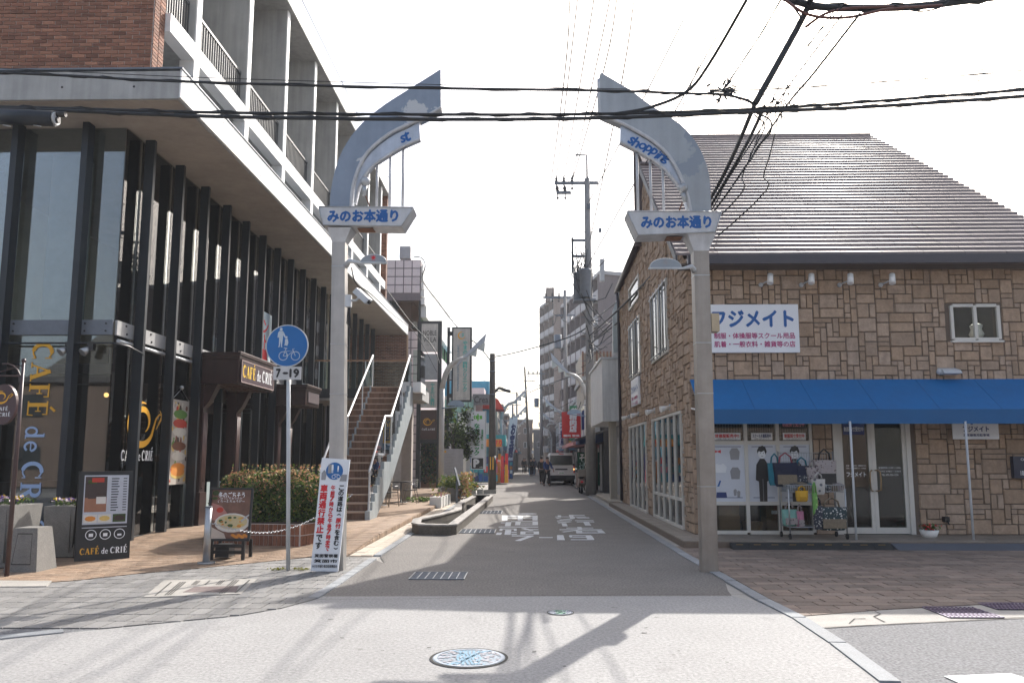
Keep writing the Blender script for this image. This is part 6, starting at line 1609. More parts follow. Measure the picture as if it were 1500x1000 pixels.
for x, y, rz, lab in ((-4.35, 24.7, 2.6, 'metal terrace chair nearest the street with its back to the camera'), (-5.25, 24.8, .6, 'metal terrace chair left of the nearer table'), (-4.9, 25.95, 0.1, 'metal terrace chair behind the nearer table'), (-3.95, 26.5, -1.6, 'metal terrace chair at the street side of the further table')): tchair(x, y, rz, lab)
o = MB().leaves(240, lambda: (-3.7 + R.gauss(0, .22), 27.4 + R.gauss(0, .15), .13 + R.random() * .14), .05, (0,)).build('weeds', leaf_g, None, 'stuff', 'patch of low green weeds on the terrace edge')
# ================================================================== STONE WATER BASIN
def off_poly(P, d):
    n = len(P); out = []
    for i in range(n):
        a, b, c = Vector(P[i - 1]), Vector(P[i]), Vector(P[(i + 1) % n])
        e1 = (b - a).normalized(); e2 = (c - b).normalized()
        n1 = Vector((-e1.y, e1.x)); n2 = Vector((-e2.y, e2.x)); m = (n1 + n2).normalized(); k = d / max(.4, m.dot(n1))
        out.append((b.x + m.x * k, b.y + m.y * k))
    return out
po = [(-2.5, 17.1), (-2.3, 16.75), (-1.62, 16.62), (-1.5, 16.8), (-1.42, 21), (-1.34, 26), (-1.3, 30.2), (-2.05, 30.2), (-2.12, 27), (-2.2, 24.2), (-2.05, 22.6), (-1.98, 21.6), (-2.3, 19.6), (-2.62, 18.2)]
pi_ = off_poly(po, .17)
t = thing('water_basin', 'long curved stone water basin along the left side of the street', 'basin', (-2, 17, 0))
stone_g = M('basin_stone', (.11, .095, .078), .85, var=.25, scale=4, bump=.8, bscale=35, fine=.25); cap_m = M('basin_cap', (.3, .28, .26), .75, var=.3, scale=4, bump=.3)
mb = MB(); n = len(po)
for i in range(n):
    j = (i + 1) % n; q = [po[i], po[j], pi_[j], pi_[i]]
    mb.prism(q, 'z', .001, .19)
part('wall', mb, stone_g, t)
mc = off_poly(po, -.02); mi = off_poly(pi_, .015)
for i in range(n):
    j = (i + 1) % n
    for k in range(max(1, int(math.dist(po[i], po[j]) / .7))):
        K = max(1, int(math.dist(po[i], po[j]) / .7)); f0, f1 = k / K, (k + 1) / K - .006
        q = [lerp(mc[i], mc[j], f0), lerp(mc[i], mc[j], f1), lerp(mi[i], mi[j], f1), lerp(mi[i], mi[j], f0)]
        part('coping_stone', MB().prism(q, 'z', .191, .225 + R.uniform(-.003, .003)), cap_m, t)
wm = M('pond_water', (.012, .012, .01), .06, var=.1, spec=.6)
part('water', MB().poly([(x, y, .03) for x, y in pi_]), wm, t)
part('stone_step', MB().box(-1.85, -1.6, 24.1, 24.5, .03, .2), stone_g, t)
part('back_slab', MB().box(-2.0, -1.4, 29.3, 30.0, .2, .26), patch_dark, t)
# planter boxes along it
for i in range(4):
    p = (-2.98 + .03 * i, 25.75 + .62 * i)
    t = thing('flower_box', ['nearest', 'second', 'third', 'furthest'][i] + ' white flower box in the row beside the water basin', 'flower box', (p[0], p[1], .0), 'white flower boxes by the basin')
    part('box', MB().box(p[0] - .19, p[0] + .19, p[1] - .19, p[1] + .19, .03, .36), white, t)
    for s in (-1, 1): part('foot', MB().box(p[0] + s * .14 - .04, p[0] + s * .14 + .04, p[1] - .17, p[1] + .17, .0, .03), white, t)
    mb = MB().leaves(80, lambda: (p[0] + R.uniform(-.17, .17), p[1] + R.uniform(-.17, .17), .38 + R.random() * .08), .035, (0, 1, 1, 2)); part('foliage', mb, [leaf_g, M('flower_pink', (.5, .25, .3), .6), M('flower_yellow', (.6, .5, .15), .6)], t)
t = thing('slate_plaque', 'slanted plaque on twin posts beside the water basin', 'plaque', (-2.55, 28.0, 0))
part('plaque', MB().obox((-2.5, 28, .98), (.09, 0, -.32), (.25, .4, 0) if False else (0, .3, 0), (.015, 0, .006)), steel_plate, t)
for dy in (-.2, .2): part('post', MB().cyl((-2.5, 28 + dy, .0), (-2.5, 28 + dy, .9), .025, n=6), steel_plate, t)
t = thing('shrub_planter', 'large round planter with green and yellow shrub behind the plaque', 'planter', (-2.75, 30, 0))
part('pot', MB().lathe([(.3, 0), (.42, .5), (.4, .52), (.36, .48)], (-2.85, 30, 0), 16), M('terrazzo'), t)
part('foliage', MB().leaves(900, lambda: (-2.85 + R.gauss(0, .27), 30 + R.gauss(0, .25), .66 + R.gauss(0, .13)), .06, (0, 0, 1)).leaves(400, lambda: (-2.35 + R.gauss(0, .14), 29.9 + R.gauss(0, .2), .6 + R.uniform(-.5, .5)), .06, (1, 2)), [leaf_g, leaf_y, leaf_r], t)
t = thing('flower_tub', 'pale square tub with yellow leaves beside the wooden pole', 'planter', (-2.3, 32.2, 0))
part('tub', MB().box(-2.5, -2.1, 32, 32.4, .01, .42).box(-2.05, -1.8, 32.3, 32.6, .01, .36), M('pale_tub', (.4, .39, .37), .7), t)
part('foliage', MB().leaves(200, lambda: (-2.2 + R.gauss(0, .18), 32.25 + R.gauss(0, .1), .5 + R.gauss(0, .07)), .06, (0, 1)), [leaf_y, leaf_g], t)

# ================================================================== STREET LAMPS
def street_lamp(x, y, s, lab, H=7.0, flag=True):
    """pole at x, arm reaching s metres towards the road"""
    t = thing('street_lamp', lab, 'street lamp', (x, y, 0), 'curved arm street lamps along the street')
    k = 1 if s > 0 else -1; S = abs(s)
    P = [(x, y, .02), (x, y, 2.2), (x, y, 4.6)] + [(x + k * (.04 + (S * .42) * (1 - math.cos(rad(a)))), y, 4.6 + 1.25 * math.sin(rad(a))) for a in (15, 30, 45, 60, 75)]
    part('pole', MB().tube(P[:3], .115, 10), M('lamp_pole', (.46, .44, .41), .5, var=.08, streak=.1), t)
    part('arm', MB().tube(P[2:] + [(x + k * S * .55, y, 5.95)], [.115, .115, .115, .115, .11, .11, .1], 10), M('lamp_pole'), t)
    tipx = x + s; 
    part('beam', MB().prism([(x + k * S * .3, 5.55), (x + k * S * .38, 5.78), (tipx, H), (tipx - k * .08, H - .4)] if k > 0 else [(x + k * S * .3, 5.55), (x + k * S * .38, 5.78), (tipx, H), (tipx + .08, H - .4)], 'y', y - .09, y + .09), M('lamp_beam', (.4, .44, .5), .4, metal=.3), t)
    for i in range(3):
        f = .44 + .18 * i; lo = lambda g: (x + k * S * g, 5.55 + (H - .4 - 5.55) * (g - .3) / .68)
        a_, b_ = lo(f), lo(f + .17); part('lamp_fin', MB().prism([a_, b_, (b_[0] - k * .03, b_[1] - .26 - .07 * i)], 'y', y - .06, y + .06), M('lamp_glass', (.5, .55, .54), .3), t)
    if flag:
        fx = x + k * .5
        part('side_lamp', MB().tube([(x, y - .1, 3.75), (x + k * .95, y - .1, 3.85)], .03, 6).prism([(q[0], q[1]) for q in arc2(fx + k * .12, 3.86, .38, .24, 0, 180, 8)], 'y', y - .12, y - .09), M('side_lamp_blue', (.25, .33, .43), .4), t)
    part('base', MB().cyl((x, y, .0), (x, y, .5), .13, n=10), M('lamp_pole'), t)
street_lamp(-3.62, 33.0, 1.9, 'grey curved street lamp nearest on the left, beside the flower boxes')
street_lamp(-1.87, 58.7, 1.9, 'second curved street lamp on the left, in front of turquoise shop', flag=False)
street_lamp(-1.8, 78, 1.8, 'third curved street lamp on the left side', flag=False)
street_lamp(-1.7, 99, 1.7, 'fourth curved street lamp on the left side, far away', flag=False)
street_lamp(3.05, 39.2, -1.8, 'curved street lamp nearest on the right, above the parked van')
street_lamp(3.75, 68.6, -2.1, 'second curved street lamp on the right side', flag=False)
street_lamp(3.8, 87, -2.1, 'third curved street lamp on the right side', flag=False)
street_lamp(3.6, 112, -1.9, 'furthest curved street lamp on the right side', flag=False)

# ================================================================== SIGNS ALONG THE LEFT SIDE
def panel(t, x0, x1, y, z0, z1, mat, nm='panel', d=.12): return part(nm, MB().box(x0, x1, y, y + d, z0, z1), mat, t)
def Q(pxa, pya, pxb, pyb, y): a = AY(pxa, pya, y); b = AY(pxb, pyb, y); return a.x, b.x, b.z, a.z
# pylon sign
PY = 40.4
x0, x1, z0, z1 = Q(612, 470, 645, 712, PY)
t = thing('pylon_sign', 'tall steel framed tenant sign with NOBLE VILLA panel at the top', 'sign', (x0, PY, 0))
for xx in (x0, x1 - .22): part('post', MB().box(xx, xx + .2, PY, PY + .2, .05, z1), steel_dark, t)
part('top_beam', MB().box(x0 + .2, x1 - .22, PY + .01, PY + .19, z1 - .15, z1), steel_dark, t)
for (pa, pb2, m, nm) in ((474, 515, M('pale_sign', (.5, .48, .45), .5, streak=.15), 'tenant_panel'), (518, 556, M('blank_sign', (.34, .36, .38), .5), 'tenant_panel'), (558, 597, M('pale_sign'), 'tenant_panel'), (600, 643, M('cafe_brown', (.06, .03, .025), .5), 'tenant_panel')):
    a = AY(618, pa, PY); b = AY(638.5, pb2, PY)
    pn = part(nm, MB().box(x0 + .22, x1 - .24, PY + .02, PY + .15, b.z, a.z), m, t); cx = (x0 + x1) / 2; ww = x1 - x0 - .6
    mb = MB()
    if pa == 474: lettering(mb, 'NOBLE', (cx, PY + .01, a.z - .5), X_, Z_, ww, .26, bold=.01); lettering(mb, 'VILLA', (cx, PY + .01, a.z - .86), X_, Z_, ww, .26, bold=.01); lettering(mb, 'ノブレ ヴィラ', (cx, PY + .01, a.z - 1.14), X_, Z_, ww * .8, .12); part('lettering', mb, black_ink, pn)
    if pa == 558: lettering(mb, 'やまのい歯科', (cx + .18, PY + .01, (a.z + b.z) / 2), X_, Z_, .22, 1.2, vertical=True, bold=.02); lettering(mb, 'クリニック', (cx - .18, PY + .01, (a.z + b.z) / 2 - .1), X_, Z_, .2, .9, vertical=True, bold=.02); part('lettering', mb, teal_ink, pn)
    if pa == 600:
        swirl(mb, (cx - .05, PY + .01, (a.z + b.z) / 2 + .15), X_, Z_, .42); part('cup_logo', mb, gold_ink, pn); mb = MB(); serif(mb, 'CAFÉ de CRIÉ', (cx, PY + .01, (a.z + b.z) / 2 - .25), X_, Z_, .1, w_=ww); part('lettering', mb, white_ink, pn)
part('crossbar', MB().box(x0 + .2, x1 - .22, PY + .02, PY + .18, AY(630, 646, PY).z - .1, AY(630, 643, PY).z - .02), steel_dark, t)
# dental clinic sign
DY = 37.5
x0, x1, z0, z1 = Q(662, 479, 690.5, 588, DY)
t = thing('clinic_sign', 'tall white dental clinic sign with orange crescent and green letters', 'sign', (x0, DY, z0))
part('frame', MB().box(x0, x1, DY, DY + .3, z0, z1), steel_dark, t)
pn = part('panel', MB().box(x0 + .08, x1 - .08, DY - .02, DY - .001, z0 + .08, z1 - .08), M('pale_sign'), t); cx = (x0 + x1) / 2
mb = MB(); lettering(mb, 'やまのい歯科クリニック', (cx + .17, DY - .025, (z0 + z1) / 2 - .1), X_, Z_, .24, 2.5, vertical=True, bold=.03); part('lettering', mb, teal_ink, pn)
mb = MB(); lettering(mb, 'YAMANOI DENTAL CLINIC', (cx - .17, DY - .025, (z0 + z1) / 2 - .2), (0, 0, 1), (-1, 0, 0), 2.3, .1, bold=.02); lettering(mb, 'アイセントラル', (cx, DY - .025, z0 + .16), X_, Z_, .6, .06); part('lettering', mb, M('slate_ink', (.12, .22, .3), .5), pn)
mb = MB(); stroke(mb, arc2(0, 0, .17, .17, 80, 340, 12), [.02, .04, .05, .06, .07, .07, .07, .07, .06, .05, .04, .03, .02], (cx, DY - .025, z1 - .42), X_, Z_, 1); part('crescent', mb, gold_ink, pn)
mb = MB().disc((cx + .06, DY - .026, z1 - .36), X_, Z_, .04, 10).box(cx + .03, cx + .09, DY - .028, DY - .026, z1 - .48, z1 - .41); part('emblem', mb, teal_ink, pn)
a = AY(657, 479, DY); part('post', MB().box(a.x - .06, a.x + .06, DY + .05, DY + .25, .05, z1), steel_dark, t)
for z in (z0 + .2, z1 - .4): part('clamp', MB().box(a.x + .06, x0, DY + .08, DY + .2, z, z + .2), steel_dark, t)
# clinic parking sign
NY = 35.2
x0, x1, z0, z1 = Q(690, 602, 710, 687, NY)
t = thing('clinic_sign', 'narrow white clinic sign with green writing and black P panel', 'sign', (x0, NY, 0))
pn = part('panel', MB().box(x0, x1, NY, NY + .14, z0, z1), board_white, t); cx = (x0 + x1) / 2
part('post', MB().box(x0 - .2, x0 - .04, NY, NY + .15, 0, z1 + .05).box(x1, x1 + .06, NY, NY + .1, z0 - .1, z1 + .02), steel_white, t)
part('post_bracket', MB().box(x0 - .04, x0, NY + .02, NY + .1, z0 + .2, z0 + .3).box(x0 - .04, x0, NY + .02, NY + .1, z1 - .4, z1 - .3), steel_white, t)
mb = MB(); lettering(mb, 'なかクリニック', (cx - .04, NY - .004, z0 + 1.35), X_, Z_, .25, 1.42, vertical=True, bold=.05); part('lettering', mb, green_ink, pn)
mb = MB(); lettering(mb, '循環器科・内科', (cx + .2, NY - .004, z0 + 1.35), X_, Z_, .1, .9, vertical=True, bold=.02); part('lettering', mb, green_ink, pn)
mb = MB()
for s in (-1, 1): mb.box(cx + s * .1 - .09, cx + s * .1 + .09, NY - .004, NY - .002, z1 - .36, z1 - .2)
mb.box(cx - .03, cx + .03, NY - .008, NY - .006, z1 - .44, z1 - .12)
part('emblem', mb, M('lime_green', (.12, .5, .05), .5), pn)
mb = MB()
for s in (-1, 1): stroke(mb, arc2(s * .09, 0, .04, .05, 90, 270, 6), .025, (cx, NY - .006, z1 - .28), X_, Z_, 1)
part('emblem_leaf', mb, white_ink, pn)
pp = part('parking_panel', MB().box(cx - .27, cx + .25, NY - .006, NY - .001, z0 + .03, z0 + .5), black_ink, pn); mb = MB(); lettering(mb, 'P', (cx - .06, NY - .01, z0 + .27), X_, Z_, .22, .34, bold=.06); lettering(mb, '右側', (cx + .15, NY - .01, z0 + .1), X_, Z_, .14, .06); part('lettering', mb, white_ink, pp)
# info board and pale hoarding
x0, x1, z0, z1 = Q(649, 657, 678, 712, 34.2)
t = thing('info_board', 'low pale information board behind the flower boxes', 'notice board', (x0, 34.2, 0))
pn = part('panel', MB().box(x0, x1, 34.2, 34.26, z0, z1), M('info_face', (.36, .36, .38), .5), t)
mb = MB()
for i in range(9): mb.box(x0 + .1, x0 + R.uniform(.4, .75), 34.195, 34.198, z1 - .25 - i * .13, z1 - .235 - i * .13)
part('text_line', mb, grey_ink, pn)
part('emblem', MB().disc((x0 + .1, 34.195, z1 - .12), X_, Z_, .05, 10), gold_ink, pn)
for xx in (x0 + .03, x1 - .03): part('post', MB().cyl((xx, 34.3, .05), (xx, 34.3, z1), .03, n=6), steel_dark, t)
x0, x1, z0, z1 = Q(671, 604, 684, 690, 36.4)
t = thing('wall_panel', 'tall white boundary panel between the shrub and clinic sign', 'panel', (x0, 36.4, 0))
part('panel', MB().box(x0, x1, 36.4, 36.5, .6, z1), white, t); part('frame', MB().box(x0 - .04, x0 - .005, 36.38, 36.5, .05, z1 + .04).box(x1 + .005, x1 + .04, 36.38, 36.5, .05, z1 + .04), steel_plate, t)
def tree(name, lab, x, y, h, r, n, mats, zc=None, size=.09, cat='tree', z0=.05, grp=None):
    t = thing(name, lab, cat, (x, y, z0), grp)
    P = [(x, y, z0), (x + .05, y, z0 + h * .3), (x - .04, y + .03, z0 + h * .6), (x + .02, y, z0 + h * .85)]
    part('trunk', MB().tube(P, [.09 * h / 4, .07 * h / 4, .05 * h / 4, .02], 7), M('bark', (.07, .05, .035), .9, bump=.6), t)
    zc = z0 + h - r * 1.0 if zc is None else zc
    cl = [(R.gauss(0, .45), R.gauss(0, .45), R.gauss(0, .5), R.uniform(.3, .6)) for _ in range(14)]
    mb = MB()
    for _ in range(n):
        c = cl[R.randrange(14)]
        d = Vector((R.gauss(0, 1), R.gauss(0, 1), R.gauss(0, 1))).normalized() * (R.random() ** .5) * c[3]
        p = (x + (c[0] + d.x) * r * .8, y + (c[1] + d.y) * r * .8, zc + (c[2] + d.z) * r)
        mb.leaves(1, lambda: p, size, (R.randrange(len(mats)),))
    for c in cl[:7]: mb2 = part('limb', MB().tube([P[1], (x + c[0] * r * .5, y + c[1] * r * .5, zc + c[2] * r * .7)], [.03, .01], 5), M('bark'), t)
    part('crown', mb, mats, t)
    return t
tree('small_tree', 'small dark evergreen tree behind the nearest left street lamp', -3.3, 35.2, 3.6, .95, 2600, [leaf_d, leaf_g], size=.075)
# ivy covered wall
t = thing('ivy_wall', 'wall thick with dark ivy behind the tenant sign', 'ivy wall', (-5.5, 42, 0))
part('wall', MB().box(-7.0, -4.4, 42.2, 42.4, .05, 3.6), brick_m, t)
part('ivy', MB().leaves(5200, lambda: (R.uniform(-7.0, -4.3), 42.05 + R.gauss(0, .12), .3 + 3.3 * R.random() ** .8), .085, (0, 0, 1)), [leaf_d, leaf_g], t)
# wooden pole
WX, WY = -1.62, 36.8
t = thing('utility_pole', 'short dark wooden utility pole with yellow and black band', 'utility pole', (WX, WY, 0))
a = AY(719, 518, WY)
part('pole', MB().tube([(WX, WY, 0), (WX, WY, a.z)], [.19, .13], 12), M('dark_wood_pole', (.075, .065, .058), .85, var=.2, streak=.3), t)
part('marker_band', MB().tube([(WX, WY, 1.05), (WX, WY, 1.75)], [.192, .188], 12), black, t)
for k in range(2): part('yellow_stripe', MB().box(WX - .1 + k * .12, WX - .05 + k * .12, WY - .2, WY - .185, 1.1, 1.7), gold_ink, t)
for z in (a.z - .4, a.z - .9, a.z - 2.0): part('clamp', MB().tube([(WX, WY, z), (WX, WY, z + .06)], .16, 10), steel_plate, t)
part('pole_base', MB().box(WX - .55, WX + .2, WY - .25, WY + .25, 0, .18), conc_strip, t)
# ================================================================== BUILDINGS FURTHER DOWN THE STREET
def win(parent, axis, c, w_, h_, mat_f=None, d=.05, sgn=-1):
    """window on a wall: axis 'y' wall faces the camera, 'x' wall faces the street (sgn = outward direction of x)"""
    x, y, z = c; mf = mat_f or steel_white
    if axis == 'y':
        f = part('window', MB().box(x - w_ / 2, x + w_ / 2, y - d, y, z - h_ / 2, z + h_ / 2), mf, parent)
        for s in (-1, 1): part('pane', MB().box(x + s * w_ / 4 - w_ / 4 + .05, x + s * w_ / 4 + w_ / 4 - .05, y - d - .008, y - d - .002, z - h_ / 2 + .06, z + h_ / 2 - .06), dark_pane, f)
    else:
        f = part('window', MB().box(x, x + sgn * d, y - w_ / 2, y + w_ / 2, z - h_ / 2, z + h_ / 2), mf, parent)
        for s in (-1, 1): part('pane', MB().box(x + sgn * (d + .002), x + sgn * (d + .008), y + s * w_ / 4 - w_ / 4 + .05, y + s * w_ / 4 + w_ / 4 - .05, z - h_ / 2 + .06, z + h_ / 2 - .06), dark_pane, f)
    return f
dark_pane = M('dark_pane', (.03, .035, .04), .12, var=.2, spec=.7)
# white tiled clinic building
TX, TY0, TY1 = -5.75, 41.0, 56.0
ztop = AY(600, 381, TY0).z
t = thing('clinic_building', 'white tiled building with green lined windows and ribbed white parapet', 'building', (TX, TY0, 0))
tile_w = M('pink_white_tile', (.68, .6, .61), .5, var=.05, rnd=.06); tile_j = M('tile_joint', (.2, .17, .18), .8)
zb_ = AY(600, 440, TY0).z; zc_ = AY(600, 485, TY0).z
part('upper_wall', MB().box(TX - 8, TX, TY0, TY1, zb_, ztop), tile_j, t)
rc = []
k = .46; cols_ = int(3.6 / k); rws = int((ztop - zb_) / k) + 1
rc = [(TX - (i + 1) * k, TX - i * k, ztop - (j + 1) * k, ztop - j * k) for i in range(cols_) for j in range(int((ztop - zb_) / k))]
pieces('wall_tile', rc, (0, TY0, 0), X_, Z_, tile_w, t, depth=.02, limit=120, joint=.05, ins=.02, jit=.05)
part('lower_wall', MB().box(TX - 8, TX, TY0, TY1, .05, zc_), tile_j, t)
rc = [(TX - (i + 1) * k, TX - i * k, zc_ - (j + 1) * k, zc_ - j * k) for i in range(4) for j in range(int(zc_ / k))]
pieces('wall_tile', rc, (0, TY0, 0), X_, Z_, tile_w, t, depth=.02, limit=120, joint=.05, ins=.02, jit=.05)
part('window_core', MB().box(TX - 8, TX - .5, TY0 + .5, TY1, zc_, zb_), M('dark_void', (.03, .03, .032), .8), t)
for i in range(3): part('glass_pane', MB().box(TX - 1.6 * (i + 1) + .05, TX - 1.6 * i - .05, TY0 + .1, TY0 + .12, zc_, zb_), glass_m, t); part('mullion', MB().box(TX - 1.6 * i - .05, TX - 1.6 * i + .03, TY0 + .06, TY0 + .14, zc_, zb_), steel_dark, t)
green_film = M('green_film', (.01, .16, .03), .3)
for i in range(8):
    y = TY0 + .6 + i * 1.8; part('green_pane', MB().box(TX - .1, TX - .05, y, y + 1.4, zc_ + .1, zb_ - .0), green_film, t); part('mullion', MB().box(TX - .1, TX + .02, y + 1.45, y + 1.7, zc_, zb_), steel_dark, t)
for j in range(5):
    z = zb_ + (ztop - zb_) * j / 5 - .3; part('parapet_rib', MB().box(TX + .02, TX + .12 + .03 * (4 - j), TY0 + .1, TY1, z + .1, z + (ztop - zb_) / 5), white, t)
part('white_band', MB().box(TX + .0, TX + .3, TY0 + .4, TY1, zb_ - .85, zb_ - .22), white, t)
part('roof_box', MB().box(TX - 1.15, TX - .55, TY0 - .1, TY0 + .4, ztop + .08, ztop + .75).box(TX - .95, TX - .75, TY0, TY0 + .2, ztop, ztop + .08), M('grey_box', (.36, .36, .38), .5), t)
part('side_wall', MB().box(TX + .001, TX + .02, TY0 + .1, TY1, .05, zc_ - .05), M('pink_white_tile'), t)
def shop_house(x0, x1, y0, y1, h, mat, lab, side, roof=None, awn=None, floors=2, sign=None, nw=3):
    """side=-1: left of the street (street face at x1), +1 right (street face at x0)"""
    sx = x1 if side < 0 else x0; sg = 1 if side < 0 else -1
    t = thing('shop_house', lab, 'building', (sx, y0, 0))
    part('wall', MB().box(x0, x1, y0, y1, .03, h), mat, t)
    rm = roof or concrete
    part('roof', MB().box(x0 - .15, x1 + .15, y0 - .15, y1 + .1, h, h + .25), rm, t)
    part('shop_opening', MB().box(sx + sg * .01, sx + sg * .03, y0 + .4, y1 - .4, .1, 2.5), M('dark_void', (.03, .03, .032), .8), t)
    for i in range(2): part('shutter', MB().box(sx + sg * .03, sx + sg * .06, y0 + .5 + i * (y1 - y0 - 1) / 2, y0 + .45 + (i + .8) * (y1 - y0 - 1) / 2, .1, 2.3), [M('shutter_grey', (.3, .31, .32), .5), glass_m][i], t)
    for f in range(1, floors):
        zc = 2.9 + (f - 1) * 2.7 + 1.4
        if zc + .7 > h: break
        for i in range(nw):
            yy = y0 + (y1 - y0) * (i + .5) / nw; win(t, 'x', (sx, yy, zc), (y1 - y0) / nw * .6, 1.2, sgn=sg)
        for i in range(2): win(t, 'y', (x0 + (x1 - x0) * ((i + .5) / 2), y0, zc), 1.1, 1.1)
    if awn:
        part('awning', MB().prism([(sx, 2.95), (sx + sg * 1.1, 2.5), (sx + sg * 1.1, 2.3), (sx, 2.4)], 'y', y0 + .2, y1 - .2), awn, t)
    if sign:
        smat, txt, tm, vert = sign
        if vert:
            s = part('side_sign', MB().box(sx + sg * .1, sx + sg * .8, y0 + .1, y0 + .3, 2.9, min(h, 5.6)), smat, t)
            if txt: mb = MB(); lettering(mb, txt, (sx + sg * .45, y0 + .09, (2.9 + min(h, 5.6)) / 2), X_, Z_, .45, (min(h, 5.6) - 2.9) * .85, vertical=True, bold=.04); part('lettering', mb, tm, s)
        else:
            s = part('front_sign', MB().box(x0 + .2, x1 - .2, y0 - .12, y0 - .02, 2.7, 3.6), smat, t)
            if txt: mb = MB(); lettering(mb, txt, ((x0 + x1) / 2, y0 - .125, 3.15), X_, Z_, (x1 - x0) * .7, .55, bold=.04); part('lettering', mb, tm, s)
    for k in range(2): part('air_conditioner', MB().box(sx + sg * .05, sx + sg * .4, y0 + 1 + k * 2, y0 + 1.7 + k * 2, 2.65, 3.2), steel_white, t)
    return t
crm = M('cream_render', (.42, .38, .31), .8, var=.1, scale=2, streak=.15); gry = M('grey_render', (.3, .3, .31), .8, var=.1, streak=.15); wht = M('white_render', (.68, .68, .67), .8, var=.08, streak=.15)
brn = M('brown_render', (.16, .12, .10), .8, var=.15, streak=.2); turq = M('turquoise_wall', (.03, .3, .33), .6, var=.08); bluew = M('blue_wall', (.06, .28, .42), .6); redr = M('red_awning', (.55, .05, .035), .6); darkb = M('dark_building', (.08, .08, .085), .8, streak=.2)
# left row
shop_house(-9.5, -4.7, 57, 64, 7.9, gry, 'grey office block with black window strip beyond the tiled clinic', -1, floors=3)
t = shop_house(-8, -3.35, 50, 56, 5.4, wht, 'low white shop with dark Crea name sign', -1, sign=(M('crea_sign', (.12, .13, .14), .5), 'Crea', white_ink, False), floors=1)
c_ = AY(705, 585, 49.8)
s = part('name_sign', MB().box(c_.x - .55, c_.x + .55, 49.7, 49.85, c_.z - .35, c_.z + .35), M('crea_sign'), t); mb = MB(); lettering(mb, 'Crea', (c_.x, 49.69, c_.z), X_, Z_, .9, .45, bold=.02); part('lettering', mb, black_ink, s)
mb = MB()
part('tile_upper', MB().box(-4.6, -2.75, 50.1, 55, 5.4, 6.2), tile_w, t)
part('green_stripe_wall', MB().box(-5.4, -3.4, 49.5, 49.9, 3.9, 5.4), M('striped_pane', (.2, .38, .34), .5, streak=.6), t)
t = thing('fancy_goods_shop', 'turquoise fronted shop with orange banner and red barrel awning', 'shop', (-2.4, 52, 0))
part('wall', MB().box(-7, -2.55, 52.5, 60, .05, 6.9), bluew, t)
part('fascia', MB().box(-5, -1.35, 50.2, 52.3, 2.45, 3.15), turq, t)
x0, x1, z0, z1 = Q(722, 643, 735, 654, 50.1); s = part('banner', MB().box(x0 - .9, x1, 50.1, 50.15, z0, z1), M('orange_banner', (.65, .25, .03), .6), t)
mb = MB(); lettering(mb, 'くすり', ((x0 + x1) / 2 - .1, 50.09, (z0 + z1) / 2), X_, Z_, .8, .36, bold=.05); part('lettering', mb, red_ink, s)
P = [(-3.3 + .0, 5.0), (-3.2, 5.7), (-2.6, 5.95), (-1.9, 5.6), (-1.5, 4.9)]
part('barrel_awning', MB().prism(P, 'y', 52.0, 54.5), redr, t)
part('balcony', MB().box(-3.6, -2.2, 51.8, 52.4, 3.25, 4.0), white, t)
for k in range(9): part('balcony_bar', MB().box(-3.6 + k * .16, -3.57 + k * .16, 51.74, 51.79, 3.3, 4.0), M('grey_box'), t)
part('pink_sign', MB().box(-3.5, -2.9, 51, 51.15, 4.2, 5.9), M('pink_sign', (.45, .3, .3), .5), t)
gcols = [plates[2], red_ink, blue_ink, M('good_teal', (.05, .35, .4), .6), M('good_pink', (.6, .2, .3), .6), white_ink, gold_ink, navy_ink]
k = 0
for i in range(26):
    x = -4.3 + (i % 8) * .32; z = .2 + (i // 8) * .55; w_ = R.uniform(.2, .3); h_ = R.uniform(.3, .5)
    solo('goods_box', ['bottom', 'second', 'third', 'top'][i // 8] + ' shelf goods box number %s in the turquoise shop display' % ['one', 'two', 'three', 'four', 'five', 'six', 'seven', 'eight'][i % 8], 'box', MB().box(x, x + w_, 49.4, 49.7, z, z + h_), gcols[R.randrange(8)], (x, 49.5, z), 'goods stacked before the turquoise shop')
for i in range(10):
    x, y, z = -1.9 + (i % 3) * .25, 49.6 + (i // 3) * .7, .1; h_ = R.uniform(.6, 1.9)
    solo('goods_stand', ['low', 'narrow', 'tall', 'wide', 'bright', 'dull', 'leaning', 'full', 'half empty', 'rear'][i] + ' display stand of goods on the pavement of the turquoise shop', 'stand', MB().box(x, x + .22, y, y + .4, z, z + h_ * .45).box(x + .02, x + .2, y + .05, y + .35, z + h_ * .46, z + h_), [gcols[R.randrange(8)], gcols[R.randrange(8)]][0], (x, y, z), 'stands before the turquoise shop')
c_ = AY(750, 645, 60)
t = thing('shop_banner', 'tall white banner with blue writing leaning over the left pavement', 'banner', (c_.x, 60, 0))
a = AY(753, 611, 60); b = AY(745, 679, 60); part('pole', MB().cyl((b.x - .25, 60, .05), (a.x - .35, 60, a.z + .1), .02, n=5), steel_white, t)
part('cloth', MB().add([(b.x - .25, 60, b.z), (b.x + .3, 60, b.z + .1), (a.x + .3, 60, a.z), (a.x - .3, 60, a.z)], [(0, 1, 2, 3)]), board_white, t)
mb = MB(); lettering(mb, 'お宝館', (c_.x, 59.98, c_.z), (1, 0, .1), (.1, 0, 1), .36, 2.6, vertical=True, bold=.06); part('lettering', mb, navy_ink, t)
t = thing('picture_board', 'dark sandwich board with small pictures on the left pavement', 'sign board', (-1.4, 57.5, 0)); part('board', MB().box(-1.75, -1.0, 57.5, 57.6, .15, 1.5), navy_ink, t)
for i in range(12): part('picture', MB().box(-1.7 + (i % 3) * .24, -1.52 + (i % 3) * .24, 57.48, 57.495, .25 + (i // 3) * .3, .48 + (i // 3) * .3), gcols[i % 8], t)
